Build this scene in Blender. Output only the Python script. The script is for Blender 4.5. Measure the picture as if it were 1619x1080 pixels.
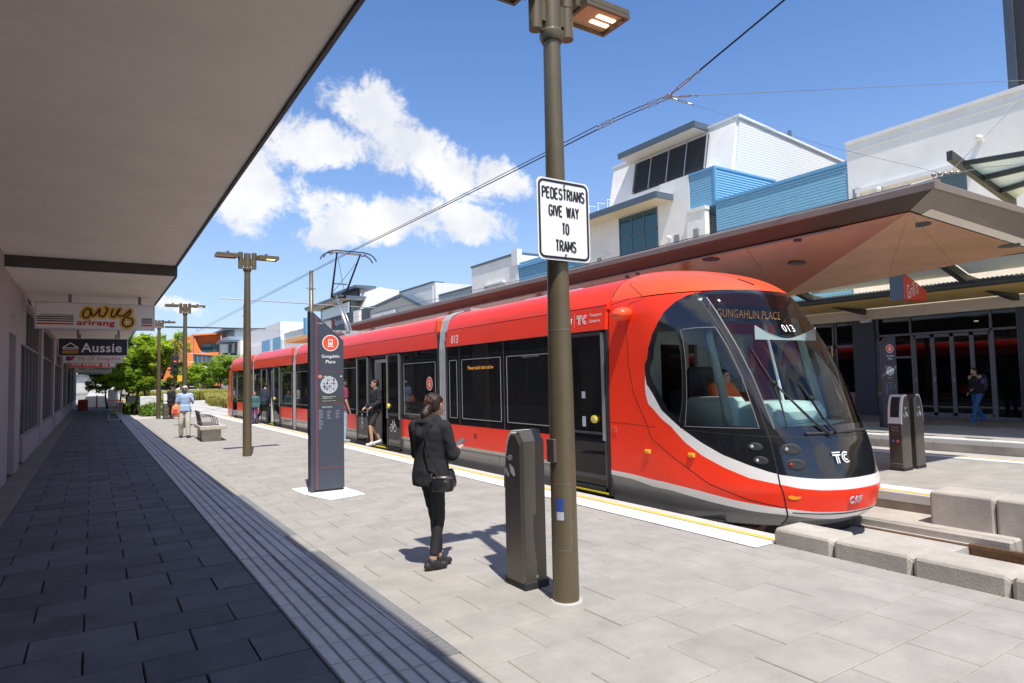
import bpy, bmesh, math, random
import numpy as np
from mathutils import Vector, Matrix, noise
random.seed(7)
for o in list(bpy.data.objects): bpy.data.objects.remove(o)
scene = bpy.context.scene
# ---------------------------------------------------------------- camera
FPX, YAW, PITCH, ROLL, EYE = 1023.487, .574556547, .0558036569, -.0221435229, 1.65
def cam_basis():
    cy, sy = math.cos(YAW), math.sin(YAW)
    f = np.array([sy*math.cos(PITCH), cy*math.cos(PITCH), math.sin(PITCH)])
    r = np.array([cy, -sy, 0.]); u = np.cross(r, f)
    return math.cos(ROLL)*r+math.sin(ROLL)*u, -math.sin(ROLL)*r+math.cos(ROLL)*u, f
CR, CU, CF = cam_basis()
cam_data = bpy.data.cameras.new('camera'); cam = bpy.data.objects.new('camera', cam_data)
scene.collection.objects.link(cam)
cam.matrix_world = Matrix(((CR[0], CU[0], -CF[0], 0), (CR[1], CU[1], -CF[1], 0), (CR[2], CU[2], -CF[2], EYE), (0, 0, 0, 1)))
cam_data.sensor_width = 36; cam_data.lens = FPX/1619*36; cam_data.clip_end = 3000; cam_data.clip_start = .05
scene.camera = cam
EYEP = np.array([0, 0, EYE])
def ray(x, y): return CF*FPX+CR*(x-809.5)-CU*(y-540)
def gp(x, y, z=0): d = ray(x, y); return EYEP+d*(z-EYE)/d[2]
def onX(x, y, X): d = ray(x, y); return EYEP+d*X/d[0]
def onY(x, y, Y): d = ray(x, y); return EYEP+d*Y/d[1]
# ---------------------------------------------------------------- sky, sun, exposure
SUNV = Vector((-.115, -.485, 1)).normalized()
world = bpy.data.worlds.new('World'); scene.world = world; world.use_nodes = True
wn = world.node_tree.nodes; wl = world.node_tree.links; wn.clear()
def WN(t, **k):
    n = wn.new(t)
    for a, b in k.items(): setattr(n, a, b)
    return n
out = WN('ShaderNodeOutputWorld'); bg = WN('ShaderNodeBackground'); sky = WN('ShaderNodeTexSky', sky_type='NISHITA')
sky.sun_disc = False; sky.sun_elevation = math.asin(SUNV.z); sky.sun_rotation = math.atan2(SUNV.x, SUNV.y)
sky.altitude = 600; sky.air_density = 1.0; sky.dust_density = .15; sky.ozone_density = 2.0
bg.inputs['Strength'].default_value = .15
tc = WN('ShaderNodeTexCoord')
def M(op, a, b=None, c=None, clamp=False):
    n = WN('ShaderNodeMath', operation=op, use_clamp=clamp)
    for i, v in enumerate((a, b, c)):
        if v is None: continue
        if isinstance(v, (int, float)): n.inputs[i].default_value = v
        else: wl.new(v, n.inputs[i])
    return n.outputs[0]
def dotc(v):
    n = WN('ShaderNodeVectorMath', operation='DOT_PRODUCT'); wl.new(tc.outputs['Generated'], n.inputs[0]); n.inputs[1].default_value = v
    return n.outputs['Value']
# clouds: soft blobs placed by their direction in the sky, broken up with noise
def dirn(x, y): d = ray(x, y); return d/np.linalg.norm(d)
CC = dirn(620, 280); CX = np.cross(CC, [0, 0, 1]); CX /= np.linalg.norm(CX); CY = np.cross(CX, CC)
dc = M('MAXIMUM', dotc(CC), .05)
cu = M('DIVIDE', dotc(CX), dc); cv = M('DIVIDE', dotc(CY), dc)
def uv(x, y): d = dirn(x, y); return float(d@CX/(d@CC)), float(d@CY/(d@CC))
K = 1/FPX
blobs = [(520, 222, 80, 34, 12), (585, 180, 66, 46, 20), (640, 235, 85, 50, 28), (708, 268, 92, 40, 22), (790, 282, 52, 30, 20), (450, 232, 60, 42, 10), (670, 245, 60, 46, 20),
         (400, 292, 80, 34, 25), (470, 318, 85, 40, 20), (560, 345, 100, 38, 8), (650, 342, 85, 36, 8), (735, 352, 72, 30, 10), (520, 372, 60, 24, 0), (392, 300, 60, 60, 30),
         (268, 482, 48, 16, 10), (415, 205, 26, 20, 0)]
field = None
wob = WN('ShaderNodeTexNoise'); wob.inputs['Scale'].default_value = 5; wob.inputs['Detail'].default_value = 3; wl.new(tc.outputs['Generated'], wob.inputs['Vector'])
for bx, by, rx, ry, ang in blobs:
    u0, v0 = uv(bx, by); a = -math.radians(ang); ca, sa = math.cos(a), math.sin(a)
    du = M('SUBTRACT', cu, u0); dv = M('SUBTRACT', cv, v0)
    p = M('DIVIDE', M('ADD', M('MULTIPLY', du, ca), M('MULTIPLY', dv, sa)), rx*K*1.05)
    q = M('DIVIDE', M('SUBTRACT', M('MULTIPLY', dv, ca), M('MULTIPLY', du, sa)), ry*K*1.05)
    f = M('SUBTRACT', 1, M('ADD', M('MULTIPLY', p, p), M('MULTIPLY', q, q)))
    field = f if field is None else M('MAXIMUM', field, f)
field = M('MAXIMUM', field, -1)
n1 = WN('ShaderNodeTexNoise'); n1.inputs['Scale'].default_value = 19; n1.inputs['Detail'].default_value = 11; n1.inputs['Roughness'].default_value = .66; n1.inputs['Distortion'].default_value = .25
wl.new(tc.outputs['Generated'], n1.inputs['Vector'])
dens = M('ADD', M('MULTIPLY', field, .72), M('MULTIPLY', M('SUBTRACT', n1.outputs['Fac'], .468), 2.9))
mr = WN('ShaderNodeMapRange', interpolation_type='SMOOTHSTEP'); mr.inputs['From Min'].default_value = .02; mr.inputs['From Max'].default_value = .62
wl.new(dens, mr.inputs['Value'])
infront = M('GREATER_THAN', dotc(CC), .1)
# unseen clouds added outside the view to whiten and brighten the ambient light
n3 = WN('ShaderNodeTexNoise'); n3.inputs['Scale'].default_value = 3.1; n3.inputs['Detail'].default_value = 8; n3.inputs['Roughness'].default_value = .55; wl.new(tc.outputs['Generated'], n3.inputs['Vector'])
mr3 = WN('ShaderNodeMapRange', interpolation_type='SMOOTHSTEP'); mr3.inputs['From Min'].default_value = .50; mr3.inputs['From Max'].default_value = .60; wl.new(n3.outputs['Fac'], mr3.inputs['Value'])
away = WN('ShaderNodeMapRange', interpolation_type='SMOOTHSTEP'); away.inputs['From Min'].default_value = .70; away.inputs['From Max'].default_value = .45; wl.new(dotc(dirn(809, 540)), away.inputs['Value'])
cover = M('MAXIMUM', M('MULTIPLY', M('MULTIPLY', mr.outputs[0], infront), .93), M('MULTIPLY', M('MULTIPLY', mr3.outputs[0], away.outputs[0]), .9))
n2 = WN('ShaderNodeTexNoise'); n2.inputs['Scale'].default_value = 13; n2.inputs['Detail'].default_value = 6; wl.new(tc.outputs['Generated'], n2.inputs['Vector'])
shade = WN('ShaderNodeMixRGB'); shade.inputs[1].default_value = (4.5, 4.6, 4.85, 1); shade.inputs[2].default_value = (5.7, 5.65, 5.6, 1)
mr2 = WN('ShaderNodeMapRange'); mr2.inputs['From Min'].default_value = .38; mr2.inputs['From Max'].default_value = .62; wl.new(n2.outputs['Fac'], mr2.inputs['Value']); wl.new(mr2.outputs[0], shade.inputs[0])
hsv = WN('ShaderNodeHueSaturation'); hsv.inputs['Saturation'].default_value = 1.18; hsv.inputs['Value'].default_value = 1.0; wl.new(sky.outputs[0], hsv.inputs['Color'])
mixc = WN('ShaderNodeMixRGB'); tint = WN('ShaderNodeMixRGB', blend_type='MULTIPLY'); tint.inputs[0].default_value = 1; tint.inputs[2].default_value = (.95, .96, 1.07, 1); wl.new(hsv.outputs[0], tint.inputs[1]); sz = WN('ShaderNodeSeparateXYZ'); wl.new(tc.outputs['Generated'], sz.inputs[0])
hz = WN('ShaderNodeMixRGB'); wl.new(M('MULTIPLY', M('POWER', M('SUBTRACT', 1, M('MAXIMUM', sz.outputs[2], 0)), 4.6), .95), hz.inputs[0]); wl.new(tint.outputs[0], hz.inputs[1]); hz.inputs[2].default_value = (2.75, 3.30, 4.3, 1)
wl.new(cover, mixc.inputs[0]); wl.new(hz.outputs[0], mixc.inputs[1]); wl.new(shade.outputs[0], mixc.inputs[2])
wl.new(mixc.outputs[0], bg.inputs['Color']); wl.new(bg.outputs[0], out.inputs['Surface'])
sun_data = bpy.data.lights.new('sun', 'SUN'); sun_data.energy = 4.8; sun_data.angle = math.radians(.53); sun_data.color = (1, .94, .86)
sun = bpy.data.objects.new('sun', sun_data); scene.collection.objects.link(sun)
sun.rotation_euler = SUNV.to_track_quat('Z', 'Y').to_euler(); sun.location = (0, 0, 60)
scene.view_settings.view_transform = 'Standard'; scene.view_settings.look = 'None'; scene.view_settings.gamma = 1
scene.view_settings.use_curve_mapping = False; scene.view_settings.exposure = 0.34
# ---------------------------------------------------------------- materials
def material(name, col, rough=.6, metal=0., spec=.5, var=.06, vscale=3., bump=0., bscale=60., coat=0., emis=None, rnd=0., dirt=0., trans=0., stripe=None, alpha=1., fine=0.):
    m = bpy.data.materials.new(name); m.use_nodes = True; nt = m.node_tree; N = nt.nodes; L = nt.links
    b = N['Principled BSDF']; b.inputs['Roughness'].default_value = rough; b.inputs['Metallic'].default_value = metal
    b.inputs['Specular IOR Level'].default_value = spec; b.inputs['Coat Weight'].default_value = coat; b.inputs['Coat Roughness'].default_value = .04
    b.inputs['Transmission Weight'].default_value = trans; b.inputs['Alpha'].default_value = alpha
    tcn = N.new('ShaderNodeTexCoord'); geo = N.new('ShaderNodeNewGeometry')
    nz = N.new('ShaderNodeTexNoise'); nz.inputs['Scale'].default_value = vscale; nz.inputs['Detail'].default_value = 6; nz.inputs['Roughness'].default_value = .65
    L.new(geo.outputs['Position'], nz.inputs['Vector'])
    mrn = N.new('ShaderNodeMapRange'); mrn.inputs['From Min'].default_value = .3; mrn.inputs['From Max'].default_value = .7
    mrn.inputs['To Min'].default_value = 1-var; mrn.inputs['To Max'].default_value = 1+var; L.new(nz.outputs['Fac'], mrn.inputs['Value'])
    fac = mrn.outputs[0]
    def mul(a, bb):
        n = N.new('ShaderNodeMath'); n.operation = 'MULTIPLY'; L.new(a, n.inputs[0]); L.new(bb, n.inputs[1]); return n.outputs[0]
    if rnd:
        oi = N.new('ShaderNodeObjectInfo'); r = N.new('ShaderNodeMapRange'); r.inputs['To Min'].default_value = 1-rnd; r.inputs['To Max'].default_value = 1+rnd
        L.new(oi.outputs['Random'], r.inputs['Value']); fac = mul(fac, r.outputs[0])
    if fine:
        nf = N.new('ShaderNodeTexNoise'); nf.inputs['Scale'].default_value = 220; nf.inputs['Detail'].default_value = 2; L.new(geo.outputs['Position'], nf.inputs['Vector'])
        r = N.new('ShaderNodeMapRange'); r.inputs['From Min'].default_value = .3; r.inputs['From Max'].default_value = .7; r.inputs['To Min'].default_value = 1-fine; r.inputs['To Max'].default_value = 1+fine
        L.new(nf.outputs['Fac'], r.inputs['Value']); fac = mul(fac, r.outputs[0])
    if dirt:
        nd = N.new('ShaderNodeTexNoise'); nd.inputs['Scale'].default_value = 1.1; nd.inputs['Detail'].default_value = 8; nd.inputs['Roughness'].default_value = .7; L.new(geo.outputs['Position'], nd.inputs['Vector'])
        r = N.new('ShaderNodeMapRange'); r.inputs['From Min'].default_value = .42; r.inputs['From Max'].default_value = .72; r.inputs['To Min'].default_value = 1; r.inputs['To Max'].default_value = 1-dirt
        L.new(nd.outputs['Fac'], r.inputs['Value']); fac = mul(fac, r.outputs[0])
    if stripe:   # (axis, period, amount): fine ribs
        sx = N.new('ShaderNodeSeparateXYZ'); L.new(geo.outputs['Position'], sx.inputs[0])
        mm = N.new('ShaderNodeMath'); mm.operation = 'MULTIPLY'; mm.inputs[1].default_value = 2*math.pi/stripe[1]; L.new(sx.outputs[stripe[0]], mm.inputs[0])
        sn = N.new('ShaderNodeMath'); sn.operation = 'SINE'; L.new(mm.outputs[0], sn.inputs[0])
        bp = N.new('ShaderNodeBump'); bp.inputs['Strength'].default_value = stripe[2]; bp.inputs['Distance'].default_value = stripe[1]*.3; L.new(sn.outputs[0], bp.inputs['Height']); L.new(bp.outputs[0], b.inputs['Normal'])
    vm = N.new('ShaderNodeVectorMath'); vm.operation = 'SCALE'; vm.inputs[0].default_value = col[:3]; L.new(fac, vm.inputs['Scale'])
    L.new(vm.outputs[0], b.inputs['Base Color'])
    if not stripe and bump:
        nb = N.new('ShaderNodeTexNoise'); nb.inputs['Scale'].default_value = bscale; nb.inputs['Detail'].default_value = 4; L.new(geo.outputs['Position'], nb.inputs['Vector'])
        bp = N.new('ShaderNodeBump'); bp.inputs['Strength'].default_value = bump; bp.inputs['Distance'].default_value = .01; L.new(nb.outputs['Fac'], bp.inputs['Height']); L.new(bp.outputs[0], b.inputs['Normal'])
    if emis: b.inputs['Emission Color'].default_value = (*emis[:3], 1); b.inputs['Emission Strength'].default_value = emis[3]
    return m
def glass(name, tint, see=.3, rough=.02, ior=1.5, base=(.01, .012, .014)):
    """thin pane: part see-through with a tint, the rest a dark body, plus a clear reflection"""
    m = bpy.data.materials.new(name); m.use_nodes = True; nt = m.node_tree; N = nt.nodes; L = nt.links
    N.remove(N['Principled BSDF']); o = N['Material Output']
    tr = N.new('ShaderNodeBsdfTransparent'); tr.inputs[0].default_value = (*tint, 1)
    df = N.new('ShaderNodeBsdfDiffuse'); df.inputs[0].default_value = (*base, 1)
    gl = N.new('ShaderNodeBsdfGlossy'); gl.inputs['Roughness'].default_value = rough
    geo = N.new('ShaderNodeNewGeometry'); nz = N.new('ShaderNodeTexNoise'); nz.inputs['Scale'].default_value = .7; L.new(geo.outputs['Position'], nz.inputs['Vector'])
    bp = N.new('ShaderNodeBump'); bp.inputs['Strength'].default_value = .04; bp.inputs['Distance'].default_value = .05; L.new(nz.outputs['Fac'], bp.inputs['Height']); L.new(bp.outputs[0], gl.inputs['Normal'])
    a = N.new('ShaderNodeMixShader'); a.inputs[0].default_value = see; L.new(df.outputs[0], a.inputs[1]); L.new(tr.outputs[0], a.inputs[2])
    fr = N.new('ShaderNodeFresnel'); fr.inputs[0].default_value = ior
    c = N.new('ShaderNodeMixShader'); L.new(fr.outputs[0], c.inputs[0]); L.new(a.outputs[0], c.inputs[1]); L.new(gl.outputs[0], c.inputs[2])
    L.new(c.outputs[0], o.inputs['Surface']); return m
MT = {}
def mk(k, *a, **kw): MT[k] = material(k, *a, **kw)
mk('paver', (.338, .322, .294), .85, var=.14, vscale=2.6, bump=.35, bscale=160, rnd=.035, dirt=.10, fine=.10)
mk('paver_joint', (.31, .275, .22), .95, var=.2, vscale=8)
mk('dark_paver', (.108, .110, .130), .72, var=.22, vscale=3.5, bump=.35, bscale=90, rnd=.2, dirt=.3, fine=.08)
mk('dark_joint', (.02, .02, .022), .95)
mk('tactile', (.62, .60, .58), .75, var=.09, vscale=4, bump=.2, rnd=.05, fine=.07, dirt=.12)
mk('tactile_base', (.36, .365, .37), .85, var=.15, rnd=.05, dirt=.2)  # darker tone than the bars stands in for shade in the grooves
mk('kerb_strip', (.20, .185, .165), .85, var=.15, bump=.2)
mk('concrete', (.45, .412, .360), .88, var=.14, vscale=3, bump=.35, bscale=50, dirt=.25, fine=.08)
mk('concrete_dark', (.33, .285, .235), .9, var=.2, vscale=4, bump=.4, dirt=.35)
mk('coping', (.50, .49, .47), .8, var=.07, rnd=.05, fine=.06, dirt=.1)
mk('white_line', (.80, .79, .77), .7, var=.04, dirt=.08)
mk('yellow_line', (.78, .52, .10), .65, var=.08, dirt=.12)
mk('track_bed', (.42, .40, .37), .9, var=.1, dirt=.2, bump=.3)
mk('rail_steel', (.20, .12, .07), .5, metal=.6, var=.3, vscale=20)
mk('rail_top', (.5, .45, .4), .3, metal=.9)
mk('asphalt', (.075, .075, .08), .9, var=.15, bump=.3)
mk('ground', (.23, .22, .20), .95, var=.15, vscale=.3)
mk('far_paving', (.46, .44, .41), .9, var=.08, vscale=.6)
mk('tram_red', (.97, .044, .014), .33, spec=.3, coat=.18, var=.02, dirt=.04)
mk('tram_orange', (.95, .095, .03), .33, spec=.3, coat=.18, var=.02)
mk('tram_white', (.78, .76, .73), .3, coat=.4, var=.03)
mk('tram_beige', (.52, .46, .38), .45, var=.06)
mk('tram_grey', (.16, .165, .16), .25, coat=.5, var=.05, dirt=.15)
mk('tram_black', (.012, .013, .016), .12, coat=.8, var=.05)
mk('tram_gap', (.01, .01, .01), .6)
mk('rubber', (.022, .022, .024), .7, bump=.2)
mk('bellows', (.36, .37, .38), .55, var=.12)
mk('seal_grey', (.16, .165, .17), .5)
mk('alu', (.55, .56, .57), .35, metal=.8, var=.05)
mk('door_frame', (.05, .052, .055), .4, var=.05)
mk('cab_interior', (.62, .74, .72), .6, var=.06)
mk('interior_grey', (.50, .50, .49), .7)
mk('interior_white', (.62, .62, .60), .6)
mk('phone_screen', (.10, .11, .13), .2)
mk('interior_dark', (.06, .06, .065), .7)
mk('seat_red', (.35, .03, .03), .7)
mk('seat_black', (.03, .03, .035), .7)
mk('handrail_yellow', (.75, .62, .05), .4)
mk('button_yellow', (.85, .68, .04), .4)
mk('led', (.1, .05, .0), .5, emis=(1, .42, .06, .75))
mk('lamp_glow', (.9, .8, .6), .5, emis=(1, .82, .55, 3.2))
mk('lens_clear', (.6, .62, .65), .1, metal=.5)
mk('lens_red', (.35, .02, .02), .2)
mk('lens_amber', (.85, .30, .02), .25, coat=.4)
mk('bronze', (.155, .125, .075), .38, metal=.35, var=.07, vscale=6, dirt=.12, fine=.05, bump=.05)
mk('bronze_grey', (.13, .115, .10), .33, metal=.5, var=.08, dirt=.1)
mk('charcoal', (.050, .062, .085), .45, var=.06, dirt=.06)
mk('totem_side', (.055, .062, .085), .5, var=.05)
mk('sign_red', (.80, .09, .04), .5)
mk('thin_red', (.55, .03, .05), .5)
mk('white_print', (.85, .85, .85), .6, var=.02)
mk('grey_print', (.55, .56, .60), .6)
mk('black_print', (.012, .012, .018), .6)
mk('navy', (.016, .02, .045), .5)
mk('sign_white', (.74, .74, .72), .45, var=.03)
mk('sign_yellow', (.75, .45, .03), .5)
mk('sign_crimson', (.55, .03, .03), .5)
mk('sign_blue', (.03, .07, .30), .4)
mk('map_grey', (.42, .45, .52), .6)
mk('map_violet', (.16, .10, .30), .6)
mk('soffit', (.86, .79, .70), .9, var=.05, vscale=.8, dirt=.08)
mk('soffit_beam', (.065, .058, .05), .6, var=.08)
mk('fascia_dark', (.07, .06, .05), .6)
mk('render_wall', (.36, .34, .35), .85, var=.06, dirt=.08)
mk('shop_frame', (.17, .18, .20), .5)
mk('white_render', (.86, .84, .79), .85, var=.05, vscale=.7, dirt=.10, bump=.08)
mk('white_trim', (.75, .75, .74), .6, var=.03)
mk('white_ribbed', (.70, .70, .67), .6, stripe=(2, .13, .14), var=.02)
mk('pale_ribbed', (.46, .56, .58), .6, stripe=(1, .3, .8), var=.03)
mk('blue_ribbed', (.17, .40, .60), .55, stripe=(2, .12, .7), var=.03)
mk('blue_trim', (.13, .36, .60), .5)
mk('slate_trim', (.09, .13, .17), .5, var=.05)
mk('slate_panel', (.055, .075, .105), .6, var=.05)
mk('louvre', (.028, .03, .034), .6)
mk('eave_white', (.58, .54, .48), .85, var=.03)
mk('copper', (.44, .13, .038), .20, metal=.0, var=.22, vscale=1.1, bump=.05, dirt=.1)
mk('copper_pale', (.66, .39, .225), .26, metal=.15, var=.12, vscale=1.3, dirt=.08)
mk('canopy_bronze', (.075, .070, .060), .5, metal=.1, var=.12, vscale=1.5)
mk('canopy_edge', (.23, .19, .155), .42, metal=.3, var=.1)
mk('mustard', (.80, .56, .20), .8, var=.05)
mk('beam_cream', (.80, .74, .64), .8, var=.04)
mk('steel_dark', (.05, .055, .05), .5, var=.1)
mk('frosted', (.62, .72, .72), .35, var=.03)
mk('brick_pink', (.42, .20, .19), .85, var=.2, vscale=8)
mk('orange_clad', (.72, .20, .045), .6, var=.06, vscale=.5)
mk('hair_dark', (.028, .014, .010), .38, var=.5, vscale=40, bump=.7, bscale=90)
mk('hair_brown', (.13, .055, .03), .4, var=.5, vscale=50, bump=.7, bscale=90)
mk('hair_grey', (.55, .54, .52), .6, bump=.5)
mk('skin', (.52, .30, .20), .5, var=.05)
mk('skin_warm', (.42, .23, .15), .5, var=.05)
mk('cloth_black', (.016, .017, .021), .9, var=.15, vscale=12, bump=.3, bscale=300)
mk('cloth_legging', (.020, .020, .024), .75, var=.2, vscale=14)
mk('cloth_blue', (.34, .47, .70), .85, var=.2, vscale=25)
mk('cloth_beige', (.52, .49, .42), .9, var=.1, vscale=14)
mk('cloth_navy', (.02, .028, .05), .85, var=.1)
mk('cloth_teal', (.05, .13, .14), .85, var=.1)
mk('cloth_purple', (.09, .05, .17), .85)
mk('cloth_maroon', (.22, .03, .07), .85)
mk('cloth_denim', (.30, .42, .52), .85, var=.15, vscale=18)
mk('cloth_jeans', (.035, .12, .30), .85, var=.15, vscale=18)
mk('cloth_tan', (.55, .36, .22), .85)
mk('cloth_violet', (.13, .05, .33), .85)
mk('cloth_orange', (.85, .16, .03), .7)
mk('mask_blue', (.03, .10, .28), .8)
mk('shoe_black', (.02, .02, .022), .6, bump=.2)
mk('shoe_white', (.75, .75, .74), .6)
mk('shoe_blue', (.02, .15, .45), .6)
mk('leather', (.018, .018, .022), .3, coat=.3, var=.15, vscale=10)
mk('gold', (.7, .5, .3), .25, metal=1)
mk('bag_orange', (.75, .25, .10), .7)
mk('bag_red', (.6, .08, .06), .7)
mk('bark', (.10, .075, .055), .9, var=.2, bump=.5)
mk('wood_slat', (.17, .16, .155), .7, var=.12)
mk('bench_stone', (.47, .43, .37), .9, var=.15, vscale=12, bump=.4, dirt=.1, fine=.15)
mk('wire', (.03, .03, .035), .5, metal=.4)
mk('wire_pale', (.30, .29, .28), .4, metal=.5)
mk('fitting', (.33, .30, .29), .35, metal=.7, var=.2)
mk('cone_red', (.65, .06, .04), .6)
mk('chrome', (.5, .5, .52), .25, metal=.9)
MT['glass_side'] = glass('glass_side', (.62, .64, .62), .66, ior=1.45, base=(.045, .047, .05))
MT['glass_door'] = glass('glass_door', (.45, .46, .46), .30, ior=1.45, base=(.016, .016, .017))
MT['glass_cab'] = glass('glass_cab', (.80, .90, .88), .96, ior=1.6)
MT['glass_frit'] = glass('glass_frit', (.55, .58, .62), .60, ior=1.5)
MT['glass_shop'] = glass('glass_shop', (.25, .27, .3), .35, ior=1.55, base=(.006, .006, .008))
MT['glass_blue'] = glass('glass_blue', (.3, .5, .55), .2, ior=1.9, base=(.02, .09, .11))
MT['glass_left'] = glass('glass_left', (.3, .32, .36), .3, ior=1.6, base=(.012, .013, .018))

def leafmat(name, c, tr, var=.35):
    m = material(name, c, .5, var=var, vscale=1.4); nt = m.node_tree; N = nt.nodes; L = nt.links; b = N['Principled BSDF']; o = N['Material Output']
    t = N.new('ShaderNodeBsdfTranslucent'); t.inputs[0].default_value = (*tr, 1); x = N.new('ShaderNodeMixShader'); x.inputs[0].default_value = .45
    L.new(b.outputs[0], x.inputs[1]); L.new(t.outputs[0], x.inputs[2]); L.new(x.outputs[0], o.inputs['Surface']); MT[name] = m
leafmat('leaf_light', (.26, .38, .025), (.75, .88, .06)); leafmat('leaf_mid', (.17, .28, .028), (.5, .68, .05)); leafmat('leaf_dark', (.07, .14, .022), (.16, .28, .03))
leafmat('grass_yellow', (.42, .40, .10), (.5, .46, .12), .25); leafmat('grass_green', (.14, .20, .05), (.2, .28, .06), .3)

def add_spots(m, scale, r, amt):   # small worn spots (gum marks) on the paving
    nt = m.node_tree; N = nt.nodes; L = nt.links; b = N['Principled BSDF']; src = b.inputs['Base Color'].links[0].from_socket
    g = N.new('ShaderNodeNewGeometry'); v = N.new('ShaderNodeTexVoronoi'); v.inputs['Scale'].default_value = scale; L.new(g.outputs['Position'], v.inputs['Vector'])
    n = N.new('ShaderNodeTexNoise'); n.inputs['Scale'].default_value = 30; L.new(g.outputs['Position'], n.inputs['Vector'])
    a = N.new('ShaderNodeMath'); a.operation = 'MULTIPLY_ADD'; a.inputs[1].default_value = .05; L.new(n.outputs['Fac'], a.inputs[0]); L.new(v.outputs['Distance'], a.inputs[2])
    c = N.new('ShaderNodeMapRange'); c.inputs['From Min'].default_value = r; c.inputs['From Max'].default_value = r*1.25; c.inputs['To Min'].default_value = 1-amt; c.inputs['To Max'].default_value = 1; L.new(a.outputs[0], c.inputs['Value'])
    x = N.new('ShaderNodeVectorMath'); x.operation = 'SCALE'; L.new(src, x.inputs[0]); L.new(c.outputs[0], x.inputs['Scale']); L.new(x.outputs[0], b.inputs['Base Color'])
add_spots(MT['paver'], 1.7, .060, .45); add_spots(MT['dark_paver'], 1.9, .055, -.8)
# ---------------------------------------------------------------- mesh helpers
col = scene.collection
class MB:
    def __init__(s): s.v = []; s.f = []
    def add(s, vs, fs):
        n = len(s.v); s.v += [tuple(map(float, p)) for p in vs]; s.f += [tuple(n+i for i in f) for f in fs]; return s
    def box(s, x0, x1, y0, y1, z0, z1, c=0.):
        if c <= 0:
            return s.add([(x, y, z) for z in (z0, z1) for x, y in ((x0, y0), (x1, y0), (x1, y1), (x0, y1))],
                         [(3, 2, 1, 0), (4, 5, 6, 7), (0, 1, 5, 4), (1, 2, 6, 5), (2, 3, 7, 6), (3, 0, 4, 7)])
        vs = []; X, Y, Z = (x0, x1), (y0, y1), (z0, z1); idx = {}
        for i in (0, 1):
            for j in (0, 1):
                for k in (0, 1):
                    sx, sy, sz = (c if i == 0 else -c), (c if j == 0 else -c), (c if k == 0 else -c)
                    for a in range(3):
                        p = [X[i]+sx, Y[j]+sy, Z[k]+sz]; p[a] = (X[i], Y[j], Z[k])[a]; idx[i, j, k, a] = len(vs); vs.append(p)
        fs = []
        for i in (0, 1):
            q = [idx[i, 0, 0, 0], idx[i, 1, 0, 0], idx[i, 1, 1, 0], idx[i, 0, 1, 0]]; fs.append(q if i else q[::-1])
            q = [idx[0, i, 0, 1], idx[1, i, 0, 1], idx[1, i, 1, 1], idx[0, i, 1, 1]]; fs.append(q[::-1] if i else q)
            q = [idx[0, 0, i, 2], idx[1, 0, i, 2], idx[1, 1, i, 2], idx[0, 1, i, 2]]; fs.append(q if i else q[::-1])
        for j in (0, 1):
            for k in (0, 1):
                q = [idx[0, j, k, 1], idx[1, j, k, 1], idx[1, j, k, 2], idx[0, j, k, 2]]; fs.append(q if (j ^ k) else q[::-1])
                q = [idx[j, 0, k, 0], idx[j, 1, k, 0], idx[j, 1, k, 2], idx[j, 0, k, 2]]; fs.append(q[::-1] if (j ^ k) else q)
                q = [idx[j, k, 0, 0], idx[j, k, 1, 0], idx[j, k, 1, 1], idx[j, k, 0, 1]]; fs.append(q if (j ^ k) else q[::-1])
        for i in (0, 1):
            for j in (0, 1):
                for k in (0, 1):
                    q = [idx[i, j, k, a] for a in range(3)]; fs.append(q if (i+j+k) % 2 else q[::-1])
        return s.add(vs, fs)
    def prism(s, poly, axis, a, b):
        """poly: 2-D outline in the two other axes (order x,y,z without axis)"""
        n = len(poly); vs = []
        for t in (a, b):
            for p in poly:
                q = list(p); q.insert(axis, t); vs.append(q)
        return s.add(vs, [tuple(range(n))[::-1], tuple(range(n, 2*n))]+[(i, (i+1) % n, n+(i+1) % n, n+i) for i in range(n)])
    def tube(s, pts, r, n=8, cap=True):
        pts = [Vector(p) for p in pts]; rs = r if isinstance(r, (list, tuple)) else [r]*len(pts); vs = []; up = None
        for i, p in enumerate(pts):
            d = (pts[min(i+1, len(pts)-1)]-pts[max(i-1, 0)]).normalized()
            if up is None: up = Vector((0, 0, 1)) if abs(d.z) < .9 else Vector((0, 1, 0))
            a = up.cross(d).normalized(); b = d.cross(a).normalized(); up = b
            vs += [p+(a*math.cos(t)+b*math.sin(t))*rs[i] for t in (2*math.pi*k/n for k in range(n))]
        fs = [(i*n+k, i*n+(k+1) % n, (i+1)*n+(k+1) % n, (i+1)*n+k) for i in range(len(pts)-1) for k in range(n)]
        if cap: fs += [tuple(range(n))[::-1], tuple(range((len(pts)-1)*n, len(pts)*n))]
        return s.add(vs, fs)
    def loft(s, rings, n=16):
        """rings: (centre, rx vector, ry vector)"""
        vs = []
        for c, a, b in rings:
            c, a, b = Vector(c), Vector(a), Vector(b)
            vs += [c+a*math.cos(2*math.pi*k/n)+b*math.sin(2*math.pi*k/n) for k in range(n)]
        m = len(rings)
        fs = [(i*n+k, i*n+(k+1) % n, (i+1)*n+(k+1) % n, (i+1)*n+k) for i in range(m-1) for k in range(n)]
        return s.add(vs, fs+[tuple(range(n))[::-1], tuple(range((m-1)*n, m*n))])
    def zloft(s, rings, n=16): return s.loft([((x, y, z), (rx, 0, 0), (0, ry, 0)) for x, y, z, rx, ry in rings], n)
    def ball(s, c, r, n=12, m=8):
        rx, ry, rz = r if isinstance(r, (list, tuple)) else (r, r, r)
        return s.zloft([(c[0], c[1], c[2]+rz*math.sin(t), max(rx*math.cos(t), 1e-4), max(ry*math.cos(t), 1e-4)) for t in (math.pi*(k/m-.5) for k in range(m+1))], n)
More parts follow.
